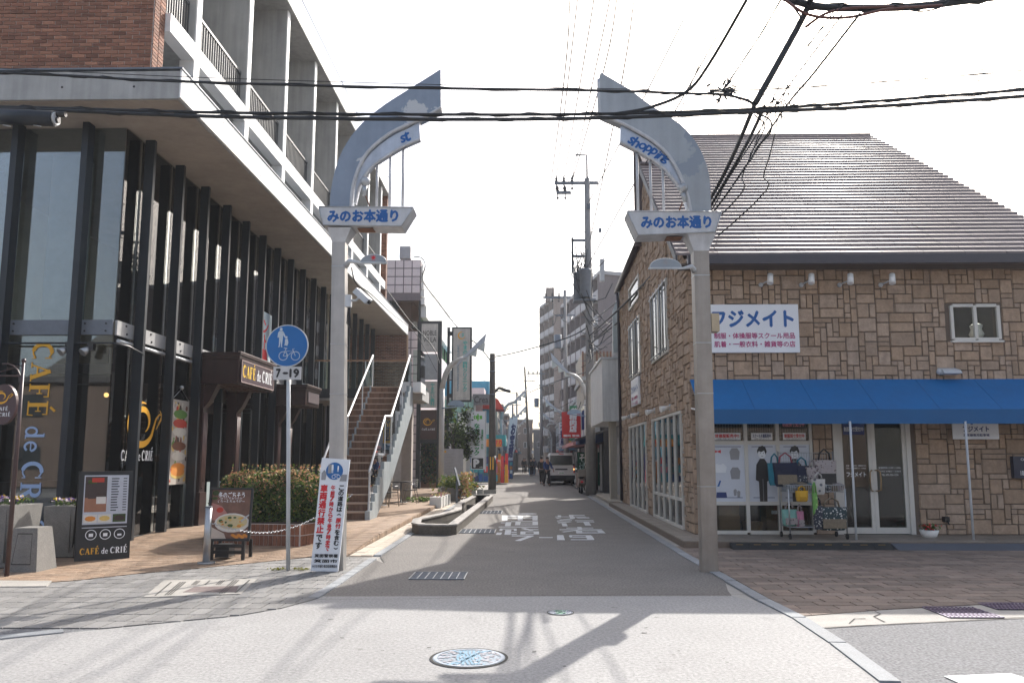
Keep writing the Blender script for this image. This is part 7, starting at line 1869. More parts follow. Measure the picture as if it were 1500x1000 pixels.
row = [(-8.5, -2.3, 61, 68, 5.6, crm, 'cream two storey shop beyond the turquoise shop'), (-9, -2.2, 68.5, 76, 6.2, gry, 'grey two storey shop in the left row, mid distance'), (-9, -2.1, 76.5, 86, 5.2, wht, 'white low shop in the left row, mid distance'), (-9, -2.1, 86.5, 98, 6.4, brn, 'brown two storey shop in the left row'), (-9, -1.8, 98.5, 112, 5.8, crm, 'cream shop near the far end of the left row'), (-9, -1.4, 113, 128, 6.6, gry, 'grey building at the far end of the left row')]
for i, (a, b, c, d, h, m, lab) in enumerate(row): shop_house(a, b, c, d, h, m, lab, -1, awn=[None, M('faded_blue_awning', (.1, .2, .3), .7), redr, None, M('faded_blue_awning'), None][i])
# right row
t = thing('bay_building', 'grey building with large white overhanging bay beyond the stone shop', 'building', (3.0, 28, 0))
part('bay', MB().box(2.86, 4.6, 29.0, 34.2, 3.0, AY(893, 526, 29).z), wht, t)
part('bay_roof', MB().box(2.8, 4.7, 28.95, 34.3, AY(893, 526, 29).z, AY(893, 523, 29).z), steel_white, t)
part('pillar', MB().box(3.32, 3.78, 26.95, 27.6, .05, 7.3), concrete, t)
part('wall', MB().box(3.9, 9, 27.6, 35, .05, 6.8), gry, t)
part('upper_panel', MB().prism([(3.2, 5.5), (3.75, 5.5), (3.75, 8.2), (3.5, 7.9), (3.2, 7.0)], 'y', 28.2, 28.3), M('frosted_screen', (.42, .48, .5), .3, var=.08), t)
part('door', MB().box(3.86, 3.9, 28.4, 29.6, .1, 2.5), M('dark_void'), t); part('door', MB().box(3.86, 3.9, 30, 33.5, .1, 2.5), M('shutter_grey', (.3, .31, .32), .5), t)
part('column', MB().box(3.15, 3.4, 29.3, 29.7, .05, 3.0), crm, t)
part('awning', MB().prism([(2.2, 2.5), (3.8, 3.0), (3.8, 2.9), (2.2, 2.4)], 'y', 35.3, 38.0), darkb, t)
part('step', MB().box(2.95, 3.9, 27.7, 33.5, .03, .12), cream_slab, t)
shop_house(3.5, 10, 39.8, 47, 5.6, brn, 'brown shop with red fronted sign on the right of the van', 1, awn=M('red_white_awning', (.45, .2, .2), .7))
shop_house(3.6, 10, 36.2, 39.4, 3.2, darkb, 'low dark shop with navy awning right of the van', 1, awn=M('navy_awning', (.02, .04, .12), .7), floors=1)
x0, x1, z0, z1 = Q(823, 603, 851, 641, 44)
t = thing('shop_sign', 'large red sign with white characters above the van on the right', 'sign', (x0, 44, z0)); s = part('panel', MB().box(x0, x1, 44, 44.15, z0, z1), M('sign_red', (.55, .02, .02), .5), t)
mb = MB(); lettering(mb, '精肉店', ((x0 + x1) / 2 + .1, 43.99, (z0 + z1) / 2 + .12), X_, Z_, .4, 1.05, vertical=True, bold=.06); lettering(mb, '精肉 惣菜', ((x0 + x1) / 2, 43.99, z0 + .12), X_, Z_, .9, .12, bold=.04); part('lettering', mb, white_ink, s)
x0, x1, z0, z1 = Q(852, 604, 859, 646, 43.5)
t = thing('shop_sign', 'narrow navy round topped sign beside the red sign', 'sign', (x0, 43.5, z0)); part('panel', MB().prism([(x0, z0), (x1, z0)] + arc2((x0 + x1) / 2, z1 - .1, (x1 - x0) / 2, .25, 0, 180, 8), 'y', 43.5, 43.7), navy_ink, t)
t = thing('shop_curtain', 'dark green shop curtain with white characters right of the van', 'banner', (3.2, 42.0, 0)); x0, x1, z0, z1 = Q(846, 662, 860, 698, 42)
part('cloth', MB().box(x0, x1, 42, 42.03, .2, z1), M('dark_green_cloth', (.01, .09, .05), .8), t); mb = MB(); lettering(mb, 'そば', ((x0 + x1) / 2, 41.99, (z0 + z1) / 2 + .1), X_, Z_, .3, .9, vertical=True, bold=.04); part('lettering', mb, white_ink, t)
solo('shop_flag', 'dark red upright flag beside the green shop curtain', 'flag', MB().box(2.85, 3.05, 43, 43.02, .3, 2.0), M('dark_red_cloth', (.16, .01, .015), .8), (2.95, 43, 0))
row = [(3.6, 11, 47.4, 55, 6.4, crm, 'cream two storey house with corrugated roof on the right'), (3.9, 11, 55.5, 63, 5.4, gry, 'grey two storey shop on the right, mid distance'), (4.1, 11, 63.5, 73, 6.2, wht, 'white shop with balcony on the right, mid distance'), (4.3, 12, 73.5, 84, 5.6, brn, 'brown shop on the right, further away'), (4.4, 12, 84.5, 97, 6.6, crm, 'cream shop on the right, far away'), (4.3, 12, 98, 113, 6.0, gry, 'grey shop near the far right end'), (3.4, 12, 114, 132, 6.6, brn, 'brown building closing the right row')]
for i, (a, b, c, d, h, m, lab) in enumerate(row): shop_house(a, b, c, d, h, m, lab, 1, awn=[M('red_white_awning'), None, M('faded_blue_awning'), redr, None, None, None][i], sign=[None, (M('green_sign', (.05, .25, .15), .5), '薬局', white_ink, True), (M('yellow_sign', (.6, .35, .05), .5), '花屋', black_ink, True), None, (board_white, '不動産', navy_ink, True), None, None][i])
t = thing('corrugated_roof', 'rusty ribbed roof structure above the right hand shops', 'roof', (4, 50, 6.4))
for i in range(24): part('rib', MB().box(3.5 + i * .22, 3.6 + i * .22, 48, 48.1, 6.75, 8.3), rust, t)
part('backing', MB().box(3.5, 8.8, 48.12, 54, 6.7, 8.2), crm, t)
# end of the street
shop_house(-3.5, 1.2, 150, 165, 9, brn, 'brown building closing the end of the street', -1, floors=3)
shop_house(1.4, 6, 146, 160, 7, darkb, 'dark low building closing the street at right', 1)
# apartment blocks
def tower(name, lab, corner, far, back, z, mat, floors, bal=True, nbay=6):
    t = thing(name, lab, 'apartment block', (corner[0], corner[1], 0)); C0 = Vector((*corner, 0)); F0 = Vector((*far, 0)); B0 = Vector((*back, 0)); D0 = F0 + (B0 - C0)
    mb = MB(); mb.add([C0, F0, D0, B0, C0 + Z_ * z, F0 + Z_ * z, D0 + Z_ * z, B0 + Z_ * z], [(0, 1, 5, 4), (1, 2, 6, 5), (2, 3, 7, 6), (3, 0, 4, 7), (4, 5, 6, 7)]); part('wall', mb, mat, t)
    u = (F0 - C0); L = u.length; u.normalize(); n_ = Vector((-u.y, u.x, 0))
    if n_.dot(B0 - C0) > 0: n_ = -n_
    fh = z / floors
    for f in range(1, floors):
        zz = f * fh
        for k in range(nbay):
            c = C0 + u * (L * (k + .5) / nbay) + Z_ * (zz + fh * .55)
            fr = part('window', MB().obox(c + n_ * .02, u * (L / nbay * .38), n_ * .02, Z_ * (fh * .32)), dark_pane, t)
        if bal:
            c = C0 + u * (L / 2) + n_ * .5 + Z_ * (zz + .5); part('balcony', MB().obox(c, u * (L / 2), n_ * .05, Z_ * .5).obox(c - n_ * .25 - Z_ * .45, u * (L / 2), n_ * .3, Z_ * .08), M('balcony_grey', (.42, .4, .4), .7), t)
            for k in range(nbay + 1): part('divider', MB().obox(C0 + u * (L * k / nbay) + n_ * .3 + Z_ * (zz + fh / 2), u * .08, n_ * .3, Z_ * (fh / 2)), mat, t)
    part('roof_edge', MB().obox((C0 + F0) / 2 + Z_ * (z + .15) + n_ * .15, u * (L / 2 + .3), n_ * .35, Z_ * .18), M('balcony_grey'), t)
    part('roof_edge', MB().obox((C0 + B0) / 2 + Z_ * (z + .15), (B0 - C0) / 2, Y_ * .2, Z_ * .18), M('balcony_grey'), t)
    return t
tm_ = M('mauve_tile', (.2, .165, .16), .7, var=.08, streak=.08)
zt1 = AY(884, 402, 75).z
tower('apartment_block', 'wide mauve apartment block with grey balconies behind the utility pole', (AY(884, 402, 75).x, 75), (AY(828, 438, 92).x, 92), (30, 82), zt1, tm_, 8, nbay=7)
zt2 = AY(805, 437, 120).z
t = tower('apartment_block', 'tall narrow tan apartment tower rising at the end of the right row', (AY(816, 437, 120).x, 120), (AY(795, 445, 128).x, 128), (14, 124), zt2, M('tan_tower', (.25, .2, .17), .7, streak=.08), 10, nbay=3)
part('roof_house', MB().box(AY(800, 430, 122).x, AY(812, 430, 122).x, 122, 126, zt2, zt2 + 2.2), M('tan_tower'), t)
# low roofs behind the left row so no gap shows
shop_house(-16, -9.7, 60, 90, 6, darkb, 'dark low house behind the left row of shops', -1)

# ================================================================== UTILITY POLES
conc_pole = M('concrete_pole', (.27, .26, .25), .85, var=.1, streak=.15)
def arm_insulators(t, xs, y, z, x0, x1):
    part('crossarm', MB().box(x0, x1, y - .06, y + .06, z - .06, z + .06), steel_plate, t)
    for x in xs: part('insulator', MB().lathe([(.03, -.32), (.07, -.26), (.03, -.2), (.03, .06), (.08, .1), (.04, .16), (.08, .2), (.04, .28), (.02, .36)], (x, y, z), 8), steel_dark, t)
UX, UY = 2.86, 34.75
zU = lambda py: AY(868, py, UY).z
t = thing('utility_pole', 'tall concrete utility pole with transformers and tangled cables on the right', 'utility pole', (UX, UY, 0))
part('pole', MB().tube([(UX, UY, 0), (UX + .03, UY, 5), (UX, UY, zU(262))], [.24, .2, .13], 14), conc_pole, t)
xa = lambda px: AY(px, 268, UY).x
arm_insulators(t, (xa(815), xa(826), xa(838)), UY, zU(268), xa(812), xa(876))
part('mast', MB().tube([(UX, UY, zU(264)), (UX, UY, zU(227)), (xa(843), UY, zU(227))], .05, 6), steel_plate, t)
arm_insulators(t, (xa(817), xa(828)), UY + .1, zU(281), xa(815), xa(836))
for py in (352, 375): part('rack_arm', MB().box(xa(836), UX, UY - .05, UY + .05, zU(py) - .05, zU(py) + .05), steel_plate, t)
part('rack_post', MB().box(xa(836), xa(836) + .1, UY - .05, UY + .05, zU(398), zU(348)), steel_plate, t)
for (px, r, y0_, y1_, dy) in ((845, .2, 398, 440, .2), (855, .26, 396, 437, -.2)):
    tf = part('transformer', MB().lathe([(r * .9, 0), (r, .04), (r, zU(y0_) - zU(y1_) - .1), (r * 1.08, zU(y0_) - zU(y1_) - .08), (r * 1.05, zU(y0_) - zU(y1_)), (.02, zU(y0_) - zU(y1_) + .03)], (xa(px), UY + dy, zU(y1_)), 16), steel_plate, t)
    part('bushing', MB().cyl((xa(px), UY + dy, zU(y0_)), (xa(px), UY + dy, zU(y0_) + .25), .05, n=6), steel_dark, tf)
part('platform', MB().box(xa(838), UX + .3, UY - .4, UY + .4, zU(442), zU(440)), steel_plate, t)
part('cabinet', MB().box(xa(877), xa(883), UY - .15, UY + .15, zU(412), zU(380)), M('cabinet_grey', (.45, .46, .47), .5), t)
part('small_box', MB().box(xa(859), xa(864), UY - .2, UY, zU(308), zU(300)).box(xa(876), xa(880), UY - .1, UY + .1, zU(340), zU(335)), steel_plate, t)
for z in range(9): part('step_bolt', MB().box(UX - .35, UX + .35, UY - .02, UY + .02, 4 + z * 1.0, 4.03 + z * 1.0), steel_plate, t)
mb = MB()
for i in range(30):
    a = Vector((R.uniform(xa(834), UX + .1), UY + R.uniform(-.3, .3), R.uniform(zU(398), zU(355)))); b = Vector((R.uniform(xa(850), UX + .2), UY + R.uniform(-.3, .3), R.uniform(zU(440), zU(370)))); c = (a + b) / 2 + Vector((R.uniform(-.4, .4), 0, -R.uniform(.1, .6)))
    mb.tube([a, a.lerp(c, .6) + Vector((0, 0, -.05)), c, c.lerp(b, .5) + Vector((0, 0, -.05)), b], .016, 4)
for i in range(22):
    a = Vector((UX + R.uniform(-.15, .3), UY - .2, R.uniform(zU(520), zU(440)))); b = a + Vector((R.uniform(-.6, .9), R.uniform(-2, 1), R.uniform(-1, 1)))
    mb.tube([a, (a + b) / 2 + Vector((.1, 0, -.25)), b], .02, 4)
part('cable_loops', mb, cable_m, t, kind='stuff')
def pole2(x, y, h, lab, lean=0, tr=True, arm=True, mat=conc_pole):
    t = thing('utility_pole', lab, 'utility pole', (x, y, 0)); part('pole', MB().tube([(x, y, 0), (x + lean, y, h)], [.2, .11], 10), mat, t)
    if arm: arm_insulators(t, (x - 1.3, x - .85, x - .4), y, h - .5, x - 1.5, x + .4)
    part('crossarm', MB().box(x - .7, x + .7, y - .05, y + .05, h - 1.8, h - 1.7), steel_plate, t)
    if tr: part('transformer', MB().lathe([(.24, 0), (.26, .9), (.02, .95)], (x - .5, y, h - 4), 10), steel_plate, t)
    mb = MB()
    for i in range(14):
        a = Vector((x + R.uniform(-.6, .4), y + R.uniform(-.3, .3), h - R.uniform(1.5, 5))); b = a + Vector((R.uniform(-.8, .6), R.uniform(-1, 1), R.uniform(-.8, .3))); mb.tube([a, (a + b) / 2 - Vector((0, 0, .2)), b], .02, 4)
    part('cable_loops', mb, cable_m, t, kind='stuff')
pole2(AY(828, 500, 52).x, 52, AY(828, 425, 52).z, 'second concrete utility pole on the right, before the balconies')
pole2(AY(793, 600, 80).x, 80, AY(793, 540, 80).z, 'third utility pole on the right with small transformer, far away')
pole2(AY(776, 668, 95).x, 95, AY(768, 537, 95).z, 'tall thin leaning utility pole in the middle of the far street', lean=-.6, tr=False, arm=False, mat=M('dark_wood_pole'))
pole2(AY(757, 600, 110).x, 110, AY(757, 575, 110).z, 'distant utility pole above the left row of shops', arm=False)
pole2(AY(751, 600, 85).x, 85, AY(751, 592, 85).z, 'short distant utility pole above the left shops', arm=False, tr=False)

# ================================================================== CABLES
def cable(pts, r, lab, nm='overhead_cable', mat=None, twist=0, group=None, sub=6):
    """pts: list of Vector, smoothed"""
    P = [Vector(p) for p in pts]
    out = []
    for i in range(len(P) - 1):
        p0, p1, p2, p3 = P[max(i - 1, 0)], P[i], P[i + 1], P[min(i + 2, len(P) - 1)]
        for k in range(sub):
            s = k / sub; out.append(.5 * ((2 * p1) + (p2 - p0) * s + (2 * p0 - 5 * p1 + 4 * p2 - p3) * s * s + (3 * p1 - p0 - 3 * p2 + p3) * s ** 3))
    out.append(P[-1])
    if isinstance(r, tuple): r0, r1 = r; rr_ = [r0 + (r1 - r0) * i / (len(out) - 1) for i in range(len(out))]; mb = MB().tube(out, rr_, 5); r = r0
    else: mb = MB().tube(out, r, 6)
    if twist:
        L = sum((out[i + 1] - out[i]).length for i in range(len(out) - 1)); n = int(L * 7); q = []
        for i in range(n):
            f = i / n * (len(out) - 1); j = int(f); c = out[j].lerp(out[min(j + 1, len(out) - 1)], f - j); a = i * 1.1
            q.append(c + Vector((0, math.cos(a), math.sin(a))) * (r + twist))
        mb.tube(q, twist, 4)
    o = solo(nm, lab, 'cable', mb, mat or cable_m, tuple(P[0]), group)
    return o
CY = 9.6
c2 = lambda L, y=CY: [AY(px, py, y) for px, py in L]
cable(c2([(-80, 103), (100, 111), (250, 119), (560, 128), (880, 133), (1000, 137), (1060, 139), (1100, 150), (1106, 165)]), .017, 'black overhead cable crossing highest in front of both arch tops', twist=.006)
cable(c2([(-80, 96), (250, 112), (560, 122), (880, 130), (1060, 132), (1180, 127), (1600, 98)], 9.8), .005, 'hair thin steel wire just above the upper crossing cable')
cable(c2([(-80, 155), (60, 158), (320, 165), (640, 168), (880, 167), (1105, 160), (1300, 147), (1600, 124)]), .019, 'upper line of the thick black cable pair crossing below the arch tops', twist=.008)
cable(c2([(-80, 158), (60, 161), (320, 171), (640, 175), (880, 173), (1105, 164), (1300, 155), (1600, 134)], 9.5), .023, 'lower line of the thick black cable pair crossing below the arch tops', twist=.006)
# splice closure on the left
a, b = AY(-20, 170, 9.45), AY(80, 174, 9.45)
t = thing('splice_closure', 'black cylindrical cable joint hanging from the cables at top left', 'cable joint', tuple(a))
part('body', MB().tube([a, b], .1, 16), steel_dark, t); part('end_cap', MB().tube([b, b + Vector((.03, 0, 0))], .085, 14), M('cabinet_grey', (.45, .46, .47), .5), t)
part('port', MB().cyl(b + Vector((0, 0, .06)), b + Vector((.14, 0, .06)), .04, n=8).cyl(b + Vector((0, 0, -.02)), b + Vector((.06, 0, -.02)), .04, n=8), black, t)
for px in (10, 55): c = AY(px, 180, 9.45); part('hanger', MB().tube([c + Vector((-.05, 0, -.03)), c + Vector((.05, 0, -.05))], .01, 4), galv, t)
# bundle running down the street on the right
end = Vector((UX, UY, zU(492)))
def along(px, py, x):  return AX(px, py, x)
J = AY(1180, 18, 9.6); K = AY(1106, 152, 9.6)
cable([AY(1197, -30, 8.6), J, AY(1140, 92, 9.6), K], .042, 'thick cable bundle dropping from the top right junction', twist=.012)
cable([K, AY(1072, 232, 11.8), AY(1040, 292, 13.2), AY(1000, 350, 16), AY(920, 440, 24), end], .032, 'left line of the heavy cables running down the street over the shop', twist=.01)
cable([K + Vector((.15, .1, 0)), AY(1090, 218, 11.6), AY(1042, 300, 13.6), AY(1005, 360, 17), AY(925, 455, 25), end + Vector((0, 0, -.4))], .028, 'right line of the heavy cables running down the street over the shop', twist=.01)
cable([AY(1260, 20, 9.2), AY(1190, 110, 10.2), AY(1150, 158, 11), AY(1080, 262, 13), AY(1044, 312, 14), AY(940, 450, 24), end + Vector((0, 0, -.8))], .016, 'thin black wire right of the heavy cables above the roof', twist=.006)
cable([AY(1235, 20, 9.2), AY(1160, 120, 10.4), AY(1125, 172, 11.2), AY(1062, 270, 13), AY(1035, 320, 14.2), AY(945, 460, 24), end + Vector((0, 0, -1.))], .01, 'thinner wire beside the heavy cables above the roof', twist=.006)
cable([AY(1105, -20, 8), AY(1040, 92, 9.2), AY(1005, 135, 9.6), AY(950, 158, 9.6), AY(900, 167, 9.6)], .022, 'black cable curving down from the top to the crossing pair')
cable([AY(1150, -10, 8), AY(1105, 65, 9), AY(1060, 130, 9.7)], .01, 'dotted thin wire dropping to the knot on the crossing cable', twist=.007)
cable([AY(1067, -10, 8), AY(1030, 80, 11), AY(985, 195, 18), AY(940, 320, 26), Vector((UX + .2, UY, zU(400)))], (.006, .02), 'ringed thin wire passing left of the shop roof', twist=.006)
cable([AY(955, -10, 10), AY(915, 120, 16), AY(878, 235, 26), Vector((UX, UY, zU(262)))], (.007, .02), 'faint thin wire rising from the pole top to the upper right')
for i, (px0, px1) in enumerate(((848, 815), (873, 826), (897, 838))):
    cable([AY(px0, -20, 9), AY((px0 * .55 + px1 * .45), 110, 16), Vector((xa(px1), UY, zU(262)))], (.008, .022), ['left', 'middle', 'right'][i] + ' power line from the pole crossarm to the top of the picture', nm='power_line')
    cable([Vector((xa(px1), UY, zU(275))), Vector((xa(px1) - .1, 44, zU(268) - .35)), Vector((AY(828, 500, 52).x - 1.3 + .45 * i, 52, AY(828, 425, 52).z - .4))], .012, ['left', 'middle', 'right'][i] + ' power line between the two nearest right hand poles', nm='power_line')
# top right cable tangle
cable(c2([(1140, -6), (1200, 10), (1290, 12), (1360, 8), (1460, -4), (1620, -20)], 9.4), .045, 'thick bundle of cables along the top right edge', twist=.012)
cable(c2([(1150, 0), (1185, 22), (1240, 26), (1300, 14), (1380, 8)], 9.3), .018, 'brown cable looping under the top right bundle', mat=M('brown_sheath', (.12, .05, .04), .6))
cable(c2([(1180, 40), (1210, 20), (1250, 12), (1330, 10)], 9.35), .018, 'brown cable joining the dropping bundle at top right', mat=M('brown_sheath'))
cable(c2([(1310, 8), (1345, 17), (1375, 12), (1390, 2)], 9.3), .01, 'small black cable loop hanging from the top right bundle')
cable(c2([(1150, -4), (1165, 14), (1176, 30)], 9.4), .012, 'short black cable tail at the top right junction')
mb = MB()
c = AY(1058, 133, 9.6)
for i in range(26): a = c + Vector((R.gauss(0, .09), R.gauss(0, .05), R.gauss(0, .06))); mb.tube([a, a + Vector((R.uniform(-.08, .08), 0, R.uniform(-.09, .09)))], .014, 4)
solo('cable_clamp', 'knotted clamp on the upper crossing cable right of the arches', 'clamp', mb.tube([c - Vector((.16, 0, 0)), c + Vector((.16, 0, 0))], .02, 6), cable_m, tuple(c))
for i, (px, py, lab) in enumerate(((1135, 158, 'small tangle of cable clamps where the lines cross'), (1150, 160, 'second small tangle of clamps right of the crossing'))):
    mb = MB(); c = AY(px, py, 9.55)
    for k in range(12): a = c + Vector((R.gauss(0, .06), R.gauss(0, .04), R.gauss(0, .06))); mb.tube([a, a + Vector((R.uniform(-.1, .1), 0, R.uniform(-.12, .1)))], .01, 4)
    mb.tube([c - Vector((.12, 0, 0)), c + Vector((.12, 0, 0))], .02, 6); solo('cable_clamp', lab, 'clamp', mb, cable_m, tuple(c))
cable([AY(1108, 166, 9.5), AY(1128, 176, 9.6), AY(1128, 195, 9.8), AY(1110, 215, 10.2), AY(1100, 235, 11)], .012, 'slack black loop hanging below the cable crossing')
cable([AY(1104, 168, 9.5), AY(1120, 182, 9.6), AY(1114, 200, 9.8), AY(1098, 228, 10.6)], .01, 'second slack loop hanging below the cable crossing')
# telephone wires down the street
cable([Vector((WX, WY, AY(719, 523, WY).z)), AY(760, 515, 37), AY(830, 495, 36), Vector((UX, UY, zU(478)))], .03, 'black cable from the wooden pole across the street to the concrete pole')
cable([AY(1040, 330, 15.3), AY(985, 390, 20), AY(930, 440, 26), Vector((UX + .2, UY, zU(500)))], .03, 'black service cable sagging along the stone side wall')
cable([AY(606, 376, 41), AY(618, 378, 41), AY(623, 390, 41), AY(619, 410, 40.5), AY(640, 440, 39.5), AY(675, 485, 38.3), AY(700, 505, 37.5), Vector((WX, WY, AY(719, 532, WY).z))], .03, 'black cable from the clinic roof box to the wooden pole')
cable([Vector((WX, WY, AY(719, 575, WY).z)), AY(735, 572, 40), AY(752, 575, 46), AY(775, 572, 58)], .03, 'cable leaving the wooden pole along the left row')
solo('cable_joint', 'dark cable joint box hanging beside the wooden pole', 'cable joint', MB().tube([AY(724, 574, WY), AY(731, 568, WY), AY(748, 573, WY)], .07, 8), steel_dark, tuple(AY(731, 568, WY)))
cable([AY(775, 575, 58), AY(810, 560, 50), AY(858, 545, 42), Vector((UX, UY, zU(545)))], .03, 'sagging cable crossing the street below the balconies')
cable([AY(560, 415, 36), AY(600, 470, 34.5), AY(632, 505, 33.5), AY(645, 535, 33)], .02, 'cable from the balcony slab to the nearest left lamp')
cable([AY(515, 392, 11.3), AY(522, 415, 11.5), AY(545, 432, 14), AY(575, 460, 25), AY(610, 490, 32), AY(640, 545, 33)], .01, 'thin wire from the left arch lamp towards the staircase')
mb = MB()
for i in range(60):
    y0 = R.uniform(45, 110); x0 = R.choice([R.uniform(2.2, 4), R.uniform(2.2, 4), R.uniform(-2.5, -.8)]); a = Vector((x0, y0, R.uniform(3.5, 8))); b = a + Vector((R.uniform(-1.5, 1.5), R.uniform(2, 10), R.uniform(-1, 1))); mb.tube([a, (a + b) / 2 - Vector((0, 0, .3)), b], .02, 4)
o = mb.build('distant_wires', cable_m, None, 'stuff', 'tangle of distant overhead wires above the shopping street')
for i, (a0, a1, m0, yb_) in enumerate((((905, -10), (846, 262), (880, 120), 40), ((930, -10), (872, 350), (905, 150), 30), ((1020, -10), (868, 300), (950, 130), 60), ((1085, -10), (870, 385), (985, 170), 90), ((835, -10), (813, 262), (826, 120), 20))):
    cable([AY(*a0, 9 + i * .3), AY(*m0, 16), Vector((UX + (a1[0] - 868) / 33, UY, zU(a1[1])))], (.008, .024), ['first', 'second', 'third', 'fourth', 'fifth'][i] + ' thin service wire fanning from the tall pole to the top edge', nm='service_wire', twist=.003)
for i, L in enumerate(([(1062, 134), (1250, 124), (1600, 94)], [(1064, 131), (1250, 119), (1600, 88)], [(1110, 140), (1300, 129), (1600, 104)])):
    cable(c2(L, 9.7 + i * .1), .005, ['lower', 'upper', 'middle'][i] + ' hair thin wire running right above the shop roof', nm='thin_wire', twist=.003)
for i, (u0, u1) in enumerate(((1232, 1040), (1222, 1070))):
    cable([AY(u0 + 20, -10, 8.8), AY((u0 + u1) / 2 + 10, 118, 10), AY(u1 + 50, 250, 13), AY(u1, 330, 15), Vector((UX + .2, UY, zU(470 + 20 * i)))], (.006, .016), ['nearer', 'further'][i] + ' slim wire beside the heavy cables over the roof', nm='thin_wire', twist=.003)
# ================================================================== VAN
t = thing('van', 'white delivery van seen from behind parked on the right of the street', 'van', (2.15, 48.5, 0))
vx, vy = 2.17, 48.5; W2 = .85
body = MB()
sec = [(-.84, .42), (-.85, 1.0), (-.83, 1.25), (-.76, 1.85), (-.66, 1.97), (.66, 1.97), (.76, 1.85), (.83, 1.25), (.85, 1.0), (.84, .42)]
ring = []
for (yy, s, zs) in ((vy, .97, 1), (vy + .12, 1, 1), (vy + 3.4, 1, 1), (vy + 4.1, .98, .8), (vy + 4.6, .95, .55)):
    ring.append([(vx + a * s, yy + (0.06 if b > 1.3 and yy == vy else 0), .42 + (b - .42) * zs) for a, b in sec])
n = len(sec); vs = [p for r in ring for p in r]
fs = [(i * n + j, i * n + (j + 1) % n, (i + 1) * n + (j + 1) % n, (i + 1) * n + j) for i in range(4) for j in range(n)] + [tuple(range(n - 1, -1, -1)), tuple(range(4 * n, 5 * n))]
body.add(vs, fs)
part('body', body, M('van_white', (.62, .62, .6), .3, var=.05), t)
part('rear_window', MB().add([(vx - .7, vy - .0, 1.27), (vx + .7, vy - .0, 1.27), (vx + .66, vy + .04, 1.78), (vx - .66, vy + .04, 1.78)], [(0, 1, 2, 3)]), M('van_glass', (.05, .06, .055), .1, spec=.8), t)
part('window_seal', MB().tube([(vx - .72, vy - .01, 1.25), (vx + .72, vy - .01, 1.25), (vx + .68, vy + .03, 1.8), (vx - .68, vy + .03, 1.8), (vx - .72, vy - .01, 1.25)], .02, 5), black, t)
part('tailgate_handle', MB().box(vx - .38, vx + .38, vy - .03, vy - .005, .93, 1.01), black, t)
pl = part('number_plate', MB().box(vx - .2, vx + .17, vy - .03, vy - .01, .68, .86), white, t); mb = MB(); lettering(mb, '12-34', (vx, vy - .035, .75), X_, Z_, .26, .08, bold=.03); part('lettering', mb, green_ink, pl)
for s in (-1, 1):
    tl_ = part('tail_light', MB().box(vx + s * .79 - .04, vx + s * .79 + .04, vy - .025, vy + .1, .75, 1.2), red_ink, t)
    part('indicator', MB().box(vx + s * .79 - .038, vx + s * .79 + .038, vy - .035, vy - .027, .93, 1.02), lampm if s > 0 else gold_ink, tl_)
    for yy in (vy + .75, vy + 3.6):
        w_ = part('wheel', MB().tube([(vx + s * .82, yy, .32), (vx + s * .64, yy, .32)], .32, 20), rubber, t); part('rim', MB().tube([(vx + s * .83, yy, .32), (vx + s * .82, yy, .32)], .2, 14), galv, w_)
    part('mirror', MB().box(vx + s * .95 - .08, vx + s * .95 + .08, vy + 3.9, vy + 4.0, 1.2, 1.45), black, t)
    part('side_window', MB().box(vx + s * .815 - .012, vx + s * .815 + .012, vy + .5, vy + 3.4, 1.28, 1.72), M('van_glass'), t)
part('bumper', MB().box(vx - .84, vx + .84, vy - .1, vy + .15, .36, .6), black, t)
part('high_brake_light', MB().box(vx - .15, vx + .15, vy + .04, vy + .09, 1.9, 1.94), red_ink, t)
part('underbody', MB().box(vx - .7, vx + .7, vy + .2, vy + 4.3, .22, .42), black, t)

# ================================================================== PEOPLE
def skin_mesh(name, verts, edges, radii, mat, parent, root=0, sub=1):
    me = bpy.data.meshes.new(name); me.from_pydata(verts, edges, []); me.update()
    o = bpy.data.objects.new(name, me); COL.objects.link(o)
    sk = o.modifiers.new('s', 'SKIN'); o.modifiers.new('u', 'SUBSURF').levels = sub
    for m_ in o.modifiers:
        if m_.type == 'SKIN': m_.use_smooth_shade = True
    if not me.skin_vertices: me.attributes  # created by the modifier
    d = me.skin_vertices[0].data if me.skin_vertices else None
    if d is None: return o
    for i, r in enumerate(radii):
        d[i].radius = (r, r) if not isinstance(r, tuple) else r; d[i].use_root = (i == root)
    bpy.context.view_layer.update(); dg = bpy.context.evaluated_depsgraph_get()
    m2 = bpy.data.meshes.new_from_object(o.evaluated_get(dg)); o.modifiers.clear(); o.data = m2; bpy.data.meshes.remove(me)
    m2.materials.clear(); m2.materials.append(mat)
    for p in m2.polygons: p.use_smooth = True
    o.parent = parent
    return o
skin_c = M('skin', (.35, .2, .14), .6, var=.05); hair_c = M('black_hair', (.012, .01, .009), .6)
